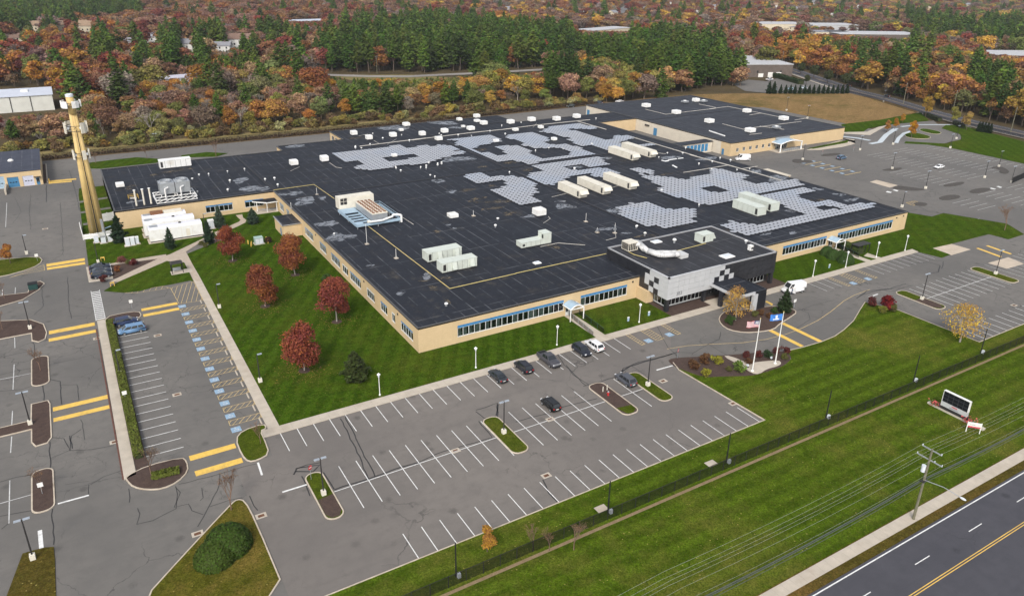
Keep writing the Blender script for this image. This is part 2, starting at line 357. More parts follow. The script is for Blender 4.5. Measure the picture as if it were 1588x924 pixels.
# islands in the lots
def island(x0, y0, x1, y1, mat, label, r=1.25): return slab('traffic_island', rounded(x0, y0, x1, y1, r), mat, label, .12, M_KERB)
i_d = island(20.4, 81.1, 23.1, 92.4, M_ISLG, 'rounded traffic island of grass and mulch nearest the corner of the front lot')
MB().prism([(20.65,86),(22.9,86.3),(22.88,82.6),(22.3,81.5),(21.2,81.5),(20.63,82.6)], .0, .126).build('mulch', M_MULCH, i_d)
island(49.9, 81.3, 53.0, 92.3, M_ISLG, 'rounded grass traffic island in the middle of the front lot')
i_b = island(71.6, 81.3, 75.0, 92.5, M_MULCH, 'rounded mulch traffic island with the red hydrant')
MB().prism([(71.85,84),(74.75,83.6),(74.6,82.3),(73.6,81.6),(72.5,81.7)], .0, .127).build('grass', M_ISLG, i_b)
island(80.0, 81.5, 82.95, 92.2, M_ISLG, 'rounded grass traffic island beside the grey parked car')
i_r = island(159.4, 80.2, 162.9, 91.2, M_ISLG, 'rounded traffic island with grass tip in the right front lot')
MB().prism([(159.65,86),(162.6,86.2),(162.6,82),(161.6,80.6),(160.6,80.6),(159.66,82)], .0, .127).build('mulch', M_MULCH, i_r)
island(190.2, 80.3, 193.8, 91.2, M_ISLG, 'rounded grass traffic island farthest along the right front lot')
island(-13.75, 102.2, -10.9, 112.9, M_MULCH, 'small rounded mulch island nearest the lower left corner')
island(-13.7, 140.2, -10.85, 152.3, M_MULCH, 'small rounded mulch island in the middle of the left lot')
slab('traffic_island', [(-13.75,134),(-11.2,134),(-10.9,132.6),(-10.9,121.4),(-11.5,120),(-13.2,119.8),(-13.75,121.4),(-13.75,125.4),(-40,125.4),(-40,128.4),(-13.8,128.4)], M_MULCH, 'L shaped mulch island with a light pole in the left lot', .12, M_KERB)
slab('traffic_island', [(-40,174),(-19,173.6),(-13.7,171.3),(-11.4,167.6),(-10.9,163),(-11.2,160),(-12.4,159),(-13.6,160.4),(-13.7,164.1),(-40,163.9)], M_MULCH, 'broad mulch island with a light pole by the yellow crossing', .12, M_KERB)
slab('traffic_island', [(-40,180.5),(-19.4,182),(-15.2,183.6),(-12.1,188),(-10.9,191.6),(-11.7,193.7),(-13.7,193.1),(-14.3,187.6),(-19.6,188.5),(-40,189)], M_MULCH, 'hooked mulch island with a green bin in the left lot', .12, M_KERB)
slab('traffic_island', smooth_poly([(-40,199.5),(-19.9,200.8),(-13.3,203.6),(-10.9,207.8),(-11.9,212.2),(-20.3,214.2),(-40,214.5)], 1), M_ISLG, 'grass island with a young orange tree at the left edge', .12, M_KERB)
slab('traffic_island', smooth_poly([(13.8,106.7),(15.3,108.6),(18.9,108.9),(18.9,107.2),(17.85,107),(17.85,104),(17.6,100.2),(15.6,99.4),(14.2,99.7),(13.7,102)], 1), M_ISLG, 'small grass corner island at the end of the accessible bays', .12, M_KERB)
M_CORNER = lawn_mat('corner_grass', (.075,.078,.010), (.105,.10,.014), (.22,.15,.04), 40, .9, .2, 0, 1.2, .5)
slab('corner_lawn', smooth_poly([(-4,68),(-3,78.5),(3,84.5),(10,91.3),(11,91.9),(11.9,91),(12.2,86),(12.35,70)], 1), M_CORNER, 'dry grass corner with clipped bushes at the bottom of the lot', .12, M_KERB)
slab('bottom_lawn', [(-14.7,94.56),(-13.46,94.51),(-12.39,94.42),(-11.31,93.97),(-11.23,91.46),(-11.34,77.4),(-17.68,81.07)], M_VERGE, 'rough grass below the left lot', .1)
# hedge strip between the two left lots
slab('hedge_walk', [(-2.2,104.3),(-.55,104.8),(-.45,164.2),(-1.9,164.2)], M_CONC, 'narrow concrete walk beside the low hedge', .12)
MB().box(-2.42, 104.5, -.1, -2.2, 160, .10).build('mulch_edge', paint('red_brown_edge', (.13,.06,.045), .9, .2), bpy.data.objects['hedge_walk'])
slab('hedge_bed', [(-.45,106),(1.15,106),(1.15,160.5),(-.45,164.2)], M_MULCH, 'long mulch bed holding the low clipped hedge', .125)
slab('lot_end_island', smooth_poly([(-2.1,105),(-1.9,103.6),(-1.3,101.8),(.3,100.2),(2.3,99.3),(4.5,99.9),(6.2,101.8),(6.4,104.4),(5.9,105.9),(1.2,106.3)], 1), M_MULCH, 'teardrop mulch island at the foot of the hedge strip', .12, M_KERB)
slab('hedge_top_island', smooth_poly([(-.6,160.5),(1.2,160),(5.6,161.2),(6.5,162.4),(6.2,165),(3,165.6),(-.3,165.2)], 1), M_MULCH, 'small kerbed island at the top of the hedge strip', .12, M_KERB)
# north-west garden around the tower and white enclosures
slab('tower_lawn', [(-1.19,218.3),(-1.52,198.49),(2.96,198.5),(12.39,196.5),(14.24,196.13),(16.9,197.31),(22.25,202.62),(25.85,205.74)]+[(34,205.2),(44,216),(45.9,224.8),(7.3,224.8),(-1,224),(-1.2,214)], M_LAWN_A, 'lawn with spruces round the white equipment enclosures', .115)
slab('west_strip', [(-1.4,224),(7.3,224),(7.3,276),(0,276),(-.5,268)], M_LAWN_A, 'mown strip beside the left wall of the wing', .11)
for k, y in enumerate((233.5, 246, 258)): MB().prism([(-.9,y),(7.2,y+1.2),(7.2,y+3.2),(-.9,y+2)], 0, .125).build('stepping_path', M_ASPH, bpy.data.objects['west_strip'])
slab('shelter_lawn', [(4.15,184.82),(15.56,193.16),(19.05,190.29),(19.12,184.09),(19.01,176.6)]+[(18.5,177.54),(14.18,177.16),(10.74,177.44),(7.56,176.53),(4.29,177.3),(0.56,180.41)], M_LAWN_A, 'lawn triangle with the small black picnic shelter', .121)
slab('garden_bed', [(3.17,196.52),(7.03,196.9),(14.03,195.93),(7.84,190.3),(4.44,188.07),(2.97,187.16),(3.2,192.27)], M_MULCH, 'mulch bed with red shrubs behind three parked cars', .124)
slab('garden_walk', [(2.34,185.71),(4.15,184.71),(15.6,193.46),(19.31,190.15),(19.19,178.77),(19.66,176.13),(20.65,175.58),(20.71,197.91),(27.12,205.79),(29.53,209.81),(29.92,211.95),(26.86,206.68),(16.98,197.93),(14.07,196.23),(9.89,192.52),(7.5,190.49)], M_PAVER, 'branching paver walk leading to the wing porch', .13)
slab('garden_walk', [(1.29,197.86),(7.15,198.23),(12.42,198.31),(16.06,198.3),(15.9,197.06),(14.03,195.93),(7,196.6),(1.75,196.69)], M_PAVER, 'straight paver walk along the edge of the tower lawn', .129)
slab('porch_path', [(29.89,207.06),(30.03,210.07),(34.94,213.81),(37.96,216.34),(38.7,217.64),(38.45,223.01),(40.31,222.9),(39.82,219.62),(40.14,216.86),(39.43,214.7),(36.59,212.09)], M_PAVER, 'short paver path leading up to the porch', .131)
slab('parking_pad', [(-2.1,187.6),(3.2,187.2),(3.4,198.2),(-2.1,198.6)], M_CONC, 'concrete pad with three dark parked cars', .02)
slab('back_lawn', [(4.54,303.36),(5.06,312.56),(13.24,313.36),(21.06,313.64),(29.26,306.14),(26.4,301.38),(8.05,301.25)], M_LAWN_A, 'narrow green lawn behind the wing', .11)
slab('back_lawn', [(35.8,305.65),(36.34,309.24),(45.8,310.46),(52.65,304.72),(47.72,301.21)], M_LAWN_A, 'short green lawn patch beside the back drive', .11)
slab('dry_bank', [(-75,323),(100,323.5),(180,327),(250,331),(262,332),(262,338),(180,345),(100,342),(0,342),(-75,345)], M_BANK, 'brown weedy bank behind the back drive', .05)
slab('dry_grass_strip', [(-75,330),(60,331),(100,331),(180,333.5),(200,336),(180,342),(100,340),(0,340),(-75,341)], mulch('straw_grass', (.24,.19,.08), (.30,.24,.10)), 'strip of straw coloured grass between bank and shrubs', .12)
# far right: field, drop off loop, right road
slab('dry_field', [(262,330),(300,309),(328.8,282),(330,232),(324.7,225.8),(353.8,229.4),(394.6,234.4),(410.1,264.2),(417,294.4),(370,316),(335,330),(300,336)], M_DRY, 'large dry straw coloured field behind the rear building', .1)
slab('loop_lawn', [(326,231),(308.4,217.1),(314,212),(330,219),(345.5,220.5),(376,217.5),(394,233),(353.8,229.6)], M_LAWN_R, 'green lawn edging the dry field', .12)
slab('loop_lawn', [(362.3,202.3),(356,189.6),(346,183),(330,180.8),(318,192),(314,190),(321,183.7),(323.7,174.6),(322.6,144),(322,120),(350,125),(366,165),(378,202),(372,206)], M_LAWN_R, 'green lawn between the right lot and the right road', .12)
slab('loop_island', smooth_poly([(330.6,201.68),(341.12,203.66),(339.56,193.12),(332.03,189.99),(325.92,195.43)], 2), M_LAWN_R, 'oval grass island with an orange tree in the drop off loop', .12, M_KERB)
slab('loop_island', smooth_poly([(346.53,204.68),(354.69,206.97),(353.6,196.05),(344.46,193.79)], 2), M_LAWN_R, 'second oval grass island in the drop off loop', .12, M_KERB)
struct('loop_drive', MB().flat([(306,200),(316,186),(330,181.5),(346,184),(356,190),(364,203),(378,216),(345,220),(325,212)], .004), M_ASPH, 'asphalt apron round the drop off islands')
struct('loop_drive', MB().strip([(301.17,197.67),(322.31,205.92),(341.99,212.56),(354.96,212.59),(365.29,207.35),(372.7,203.6),(379.38,200.22)], 9, .012), M_ASPH, 'drop off drive joining the right road')
struct('loop_drive', MB().strip([(366.45,202.32),(354.69,191.39),(343.22,185.4),(332.05,185.46),(320.75,190.53),(323.2,197.6)], 6, .016), M_ASPH, 'drop off loop around the grass islands')
lp = bpy.data.objects['loop_drive.001']
for k, tk in enumerate(([(299.68,196.62),(306.6,196.7),(323.69,205.21),(341.99,212.56)], [(302,212.35),(304.98,206.94),(305.7,200.88)], [(347.9,213.93),(360.67,212.85),(374.83,205.69)], [(311.64,192.28),(322.18,198.12),(334.76,203.6),(346.92,205.75)])):
    MB().strip(tk, 2.2 if k < 2 else 1.6, .03).build('pale_median', paint('pale_blue_grey_concrete', (.50,.55,.58), .8, .1), lp)
slab('rear_walk', [(307.68,216.61),(316.14,208.27),(344.7,219.12),(336.6,218.34),(321.41,213.7),(310.63,217.96)], M_CONC, 'concrete walk curving from the rear building to the loop', .13)
slab('rear_walk', [(264.31,201.35),(292.25,206.68),(295.78,202.28),(300.31,204.78),(298.27,210.38),(298.51,203.46),(293.71,199.7),(283.08,198.11),(269.27,198.78)], M_CONC, 'concrete walk along the end of the rear building', .13)
slab('rear_grass', [(266.91,203.05),(297.99,205.97),(292.04,202.38),(268.32,201.3)], M_LAWN_A, 'strip of grass at the end wall of the rear building', .14)
RRD = [(366,105),(376,140),(384,175),(391,207),(402,236),(419,271),(428,300),(447,335),(474,385),(490,425),(500,470)]
rr = struct('side_road', MB().strip(RRD, 14.5, -.02), M_ROAD, 'grey two lane road running along the right edge')
for off, m in ((-.15, M_YELOLD), (.15, M_YELOLD), (-5.6, M_LINE_OLD), (5.6, M_LINE_OLD)):
    q = [Vector(a) for a in RRD]; w = []
    for i in range(len(q)):
        d = (q[min(i+1,len(q)-1)]-q[max(i-1,0)]).normalized(); w.append((q[i].x-d.y*off, q[i].y+d.x*off))
    MB().strip(w, .16, .0).build('lane_line', m, rr)
def offs(pts, off):
    q = [Vector(a) for a in pts]; w = []
    for i in range(len(q)):
        d = (q[min(i+1,len(q)-1)]-q[max(i-1,0)]).normalized(); w.append((q[i].x-d.y*off, q[i].y+d.x*off))
    return w
struct('side_pavement_far', MB().strip(offs(RRD, 8.4), 1.7, .05), M_CONC, 'pale pavement along the near side of the side road')
MIDRD = [(120,545),(158,505),(180,488),(203,476),(226,474),(260,470),(310,468),(345,470)]
struct('wood_road', MB().strip(MIDRD, 9, .05), asphalt_mat('pale_road', (.26,.24,.22), .1, (.28,.26,.23)), 'pale road cutting through the woods')
for k, (tk, w) in enumerate((([(654.04,818.25),(744.94,925.28),(822.2,1005.25),(829.44,1035.43),(851.54,1067.65),(975.88,1199.58),(1076.9,1308.37),(1164.95,1404.48)], 10),)):
    struct('suburban_road', MB().strip(tk, 16, .05), asphalt_mat('far_road', (.20,.20,.21), 0), 'grey winding road far beyond the pine belt')
slab('wood_clearing', [(158.18,507.01),(209.82,483.06),(232.98,451.47),(260.99,431.66),(254.91,421.56),(203.11,410.61),(165.87,463.62)], mulch('rough_grass', (.20,.18,.06), (.26,.20,.09)), 'rough yellowed grass beside the road in the woods', -.1)

# ------------------------------------------------------------------ painted markings (children of the lots)
lot = site; front = bpy.data.objects['front_parking_lot']
LM = {}
def line(par, x0, y0, x1, y1, m=M_LINE, w=.12, z=.014, name='stall_line'):
    d = math.hypot(x1-x0, y1-y0); key = (round(d, 2), w, m.name)
    if key not in LM: LM[key] = MB().box(-d/2, -w/2, 0, d/2, w/2, .004).mesh(name, m)
    return link(name, LM[key], par, ((x0+x1)/2, (y0+y1)/2, z), math.atan2(y1-y0, x1-x0))
for k in range(26):
    x = 20.4+2.69*k
    if 86 < x < 89: line(front, x, 99.6, x, 104.9)
    elif x < 89.5: line(front, x, 99.5, x, 104.9)
for k in range(10): line(front, 25.7+2.69*k, 81.4, 25.7+2.69*k, 92.1)
for k in range(6): line(front, 55.3+2.69*k, 81.4, 55.3+2.69*k, 92.2)
line(front, 77.6, 81.6, 77.6, 92.2)
line(front, 23.2, 86.75, 49.8, 86.8); line(front, 53.1, 86.75, 71.5, 86.8); line(front, 75.1, 86.8, 79.9, 86.8)
for k in range(24): line(front, 90.2-2.69*k, 68.9, 90.2-2.69*k, 74.0)
line(front, *(16.84,90.32), *(20.33,90.27), M_LINE, .3); line(front, *(15.49,98.97), *(15.29,95.64), M_LINE, .3); line(front, *(86.63,90.77), *(90.48,90.58), M_LINE, .3)
def hatch(par, poly, m, sp=.75, ang=45, w=.1, z=.014):
    """outlined box filled with diagonal bars"""
    mb = MB(); p = ccw(poly); n = len(p)
    for i in range(n): mb.strip([p[i], p[(i+1) % n]], w, z)
    c, s = math.cos(R(ang)), math.sin(R(ang))
    us = [x*-s+y*c for x, y in p]; u = min(us)+sp/2
    while u < max(us):
        hits = []
        for i in range(n):
            a, b = p[i], p[(i+1) % n]; ua, ub = a[0]*-s+a[1]*c, b[0]*-s+b[1]*c
            if (ua-u)*(ub-u) < 0:
                f = (u-ua)/(ub-ua); hits.append((a[0]+(b[0]-a[0])*f, a[1]+(b[1]-a[1])*f))
        hits.sort(key=lambda q: q[0]*c+q[1]*s)
        for i in range(0, len(hits)-1, 2): mb.strip([hits[i], hits[i+1]], w, z+.002)
        u += sp
    return mb.build('hatched_bay', m, par)
hatch(front, [(90.7,99.9),(91.6,99.9),(91.6,104.9),(90.7,104.9)], M_YELOLD, .6, 15); hatch(front, [(94.6,99.9),(96.6,99.9),(96.6,104.9),(94.6,104.9)], M_YELOLD, .65, 15); hatch(front, [(100.1,99.9),(101.1,99.9),(101.1,104.9),(100.1,104.9)], M_YELOLD, .6, 15)
def access_mark(par, x, y, a=0.0):
    o = MB().box(-.75,-.75,0,.75,.75,.004).build('access_square', M_BLUEP, par, loc=(x, y, .014)); o.rotation_euler.z = a
    mb = MB()
    for i in range(10):
        t0, t1 = R(150+i*25), R(150+(i+1)*25); mb.strip([(.05+.32*math.cos(t0), -.15+.32*math.sin(t0)), (.05+.32*math.cos(t1), -.15+.32*math.sin(t1))], .09, .006)
    mb.strip([(-.05,.45),(0,.05),(.3,.02),(.45,-.35)], .1, .0065); mb.add([(x_*.11-.08, y_*.11+.58, .0065) for x_, y_ in ((1,0),(.5,.87),(-.5,.87),(-1,0),(-.5,-.87),(.5,-.87))], [(0,1,2,3,4,5)])
    mb.build('wheelchair_symbol', M_LINE_OLD, o)
for x, y in ((93.1,100.7),(98.7,100.7),(156.1,99.6),(161.7,99.6)): access_mark(front if x < 103 else lot, x, y, math.pi/2)
for k in range(20): line(lot, 1.2, 108.75+2.66*k, 6.5, 108.65+2.66*k)
for k in range(13):
    y = 109.5+4.48*k; access_mark(lot, 14.55, y)
    if k < 12: hatch(lot, [(13.95,y+1.55),(19.0,y+1.55),(19.0,y+3.0),(13.95,y+3.0)], M_YELOLD, .8, 50)
ws = MB().cbox(0,0,0,.22,1.8,.14).mesh('wheel_stop', M_CONC)
for k in range(13):
    tag(link('wheel_stop', ws, None, (18.5, 110.2+4.48*k-.3, .0)), 'pale concrete wheel stop at the head of an accessible bay', 'wheel stop', 'wheel stops of the accessible bays')
hatch(lot, [(13.84,175.18),(19.08,176.66),(19.1,164.3),(14.16,165.07)], M_YELOLD, 1.0, 75); hatch(lot, [(3.67,177.85),(12.42,177.05),(13.74,175.24),(6.48,175.78)], M_YELOLD, 1.2, 70)
for x0, x1, y0, y1 in ((6.8,13.5,104.4,105.7),(6.9,13.6,100.1,101.4),(6.7,13.9,164.8,166.1),(6.7,13.8,161.6,162.9),(-10.6,-2.4,162,163.6),(-10.7,-2.4,158.4,159.8),(-10.6,-2.4,129.8,131.1),(-10.6,-2.4,126.2,127.4),(118.0,119.0,83.7,92.8),(123.0,124.0,83.2,92.9)):
    MB().prism(smooth_poly([(x0,y0),(x1,y0),(x1,y1),(x0,y1)], 0), 0, .045).build('yellow_speed_table', M_YEL, lot)
for tk in ([(-10.4,205.36),(-2.06,205.46),(-2.09,203.55),(-10.36,203.37)], [(-10.34,202.51),(-2.14,202.57),(-2.12,200.81),(-10.29,201.04)], [(-8.34,291.53),(-0.23,290.79),(-0.2,289.11),(-8.29,289.18)], [(-8.39,288.77),(-1.71,288.01),(-1.67,286.59),(-8.42,287.41)], [(128.87,102.53),(129.63,102.66),(129.42,100.67),(128.64,100.34)], [(207.45,98.86),(208.36,98.8),(207.24,91.94),(206.22,91.82)], [(211.84,98.65),(212.77,98.58),(211.85,91.76),(210.86,91.75)]):
    MB().prism(tk, 0, .03).build('yellow_speed_table', M_YEL, lot)
for x0, y0, x1, y1, w in ((-10.6,103.2,-6.8,103.1,.3),(-12.8,98.4,-12.65,94.4,.5)): line(lot, x0, y0, x1, y1, M_LINE, w)
for k in range(16): line(lot, -2.05, 165+1.05*k, -.25, 165+1.05*k, M_LINE, .45, name='zebra_bar')
line(lot, -2.05, 164.3, -2.0, 181.8, M_LINE, .12); line(lot, -.3, 164.6, -.3, 181.8, M_LINE, .12)
for tk in ([(-16.49,163.72),(-16.37,158.56)], [(-16.4,151.26),(-16.43,141.03)], [(-18.48,146.14),(-13.74,145.98)], [(-16.38,133.29),(-16.42,128.38)], [(-16.36,124.84),(-16.43,119.98)], [(-16.4,112.34),(-16.31,101.96)], [(-17.46,107.17),(-13.8,107.21)], [(-16.71,192.42),(-16.74,187.42)], [(-19.21,192.95),(-19.17,188.56)], [(-19.93,268.95),(-19.67,242.4)]):
    line(lot, *tk[0], *tk[1], M_LINE_OLD, .13)
hatch(lot, [(-17.95,199.67),(-10.92,205.27),(-10.8,200.97),(-15.66,200.71)], M_YELOLD, 1.0, 20)
# right front lot and big right lot
for k in range(17): line(lot, 146.5+2.69*k, 99.6, 146.5+2.69*k, 104.9, M_LINE_OLD) if not 152 < 146.5+2.69*k < 166 else None
hatch(lot, [(153.4,99),(154.3,99),(154.3,104.6),(153.4,104.6)], M_YELOLD, .6, 15); hatch(lot, [(157.6,99),(160.0,99),(160.0,104.6),(157.6,104.6)], M_YELOLD, .65, 15); hatch(lot, [(163.6,99),(164.6,99),(164.6,104.6),(163.6,104.6)], M_YELOLD, .6, 15)
for k in range(10): line(lot, 165.0+2.69*k, 80.2, 165.0+2.69*k, 90.9)
line(lot, 163.0, 85.4, 190, 85.4)
for k in range(18): line(lot, 154.5+2.69*k, 67.2, 154.5+2.69*k, 72.5)
for k in range(12): line(lot, 197+2.69*k, 80.2, 197+2.69*k, 90.9, M_LINE_OLD)
line(lot, 151.9, 92.4, 155.5, 92.6, M_LINE, .35)
for x0, x1, ya, yb in ((243.5,254,118.6,127.5),(261.3,272,112,162),(278.9,289.3,112,185),(296.6,307,118,186),(224.5,235.5,108,114)):
    y = ya
    while y < yb:
        if not (266 < x0+5 and 129 < y < 141): line(lot, x0, y, x1, y, M_LINE_OLD, .12)
        y += 2.74
for k in range(20): line(lot, 314.5, 128+2.74*k, 320.5, 128+2.74*k, M_LINE_OLD, .12)
for k in range(5):
    y = 167.1+4.4*k; line(lot, 243, y, 252.5, y, M_YELOLD, .4); access_mark(lot, 244.5, y+2.2); access_mark(lot, 250.5, y+2.2)
for tk in ([(235.89,145.58),(237.69,146.19),(237.9,144.51),(236.48,144.15)], [(240.49,146.07),(241.86,146.25),(241.79,144.69),(240.16,144.2)], [(272.85,131.13),(274.5,131.19),(274.53,129.54),(273.15,129.35)], [(277.82,131.31),(279.28,131.25),(278.65,129.68),(277.14,129.55)]): MB().flat(tk, .016).build('white_arrow', M_LINE, lot)
for tk in ([(242.93,156.6),(247.56,157.11),(247.75,148.96),(242.43,148.49)], [(196.81,104.68),(204.84,105.15),(205.19,99.09),(196.19,99.1)], [(199.05,91.08),(208.15,90.76),(206.82,86.16),(199.23,86.49)]): MB().prism(tk, 0, .02).build('concrete_patch', paint('tan_concrete', (.50,.42,.33), .9, .12, .4, dirt=(.36,.29,.22)), lot)
M_LOWI = mulch('dark_gravel', (.085,.078,.072), (.12,.11,.10))
for tk in ([(244.37,132.33),(248.67,133.25),(253.83,132.67),(254.37,130.19),(250.5,129.04),(244.35,129.81)], [(261.62,131.85),(266.41,133.17),(272.16,132.43),(273.24,130.23),(268.5,129.31),(261.86,129.49)], [(261.66,141.09),(264.66,141.41),(272.69,140.81),(272.91,139.46),(267.57,138.42),(261.29,139.39)], [(241.41,147.18),(246.84,148.97),(248.44,146.94),(252.17,140.3),(245.52,142.02)], [(243.07,191.44),(247.42,193.1),(251.06,186.67),(246.52,186.09),(241.48,188.14)], [(262.21,193.2),(272.5,191.72),(270.07,189.1),(260.51,190.29)], [(260.82,164.99),(267.62,165.56),(273.43,163.35),(265.95,161.75)], [(230.9,132.3),(234.69,133.33),(236.3,130.42),(231.42,129.02)], [(303.22,147.69),(309.96,147.01),(305.39,140.97),(299.11,138.87),(298.85,141.69),(304.07,143.88)]):
    MB().prism(smooth_poly(tk, 1), 0, .1).build('low_island', M_LOWI, lot)
hatch(lot, [(230.46,134.57),(235.03,134.39),(234.54,132.38),(229.54,131.43)], M_YEL, .9, 60)
# centre line of the entrance drive
MB().strip([(94,96.2),(98.6,95.2),(103.3,93.3),(109.2,90.7),(114.6,89.4),(120,89),(124.9,89.2),(131.3,90.1),(137.7,91.7),(145.2,94.0),(150,94.9),(156.3,95.2)], .13, .012).build('drive_centre_line', M_YELOLD, lot)
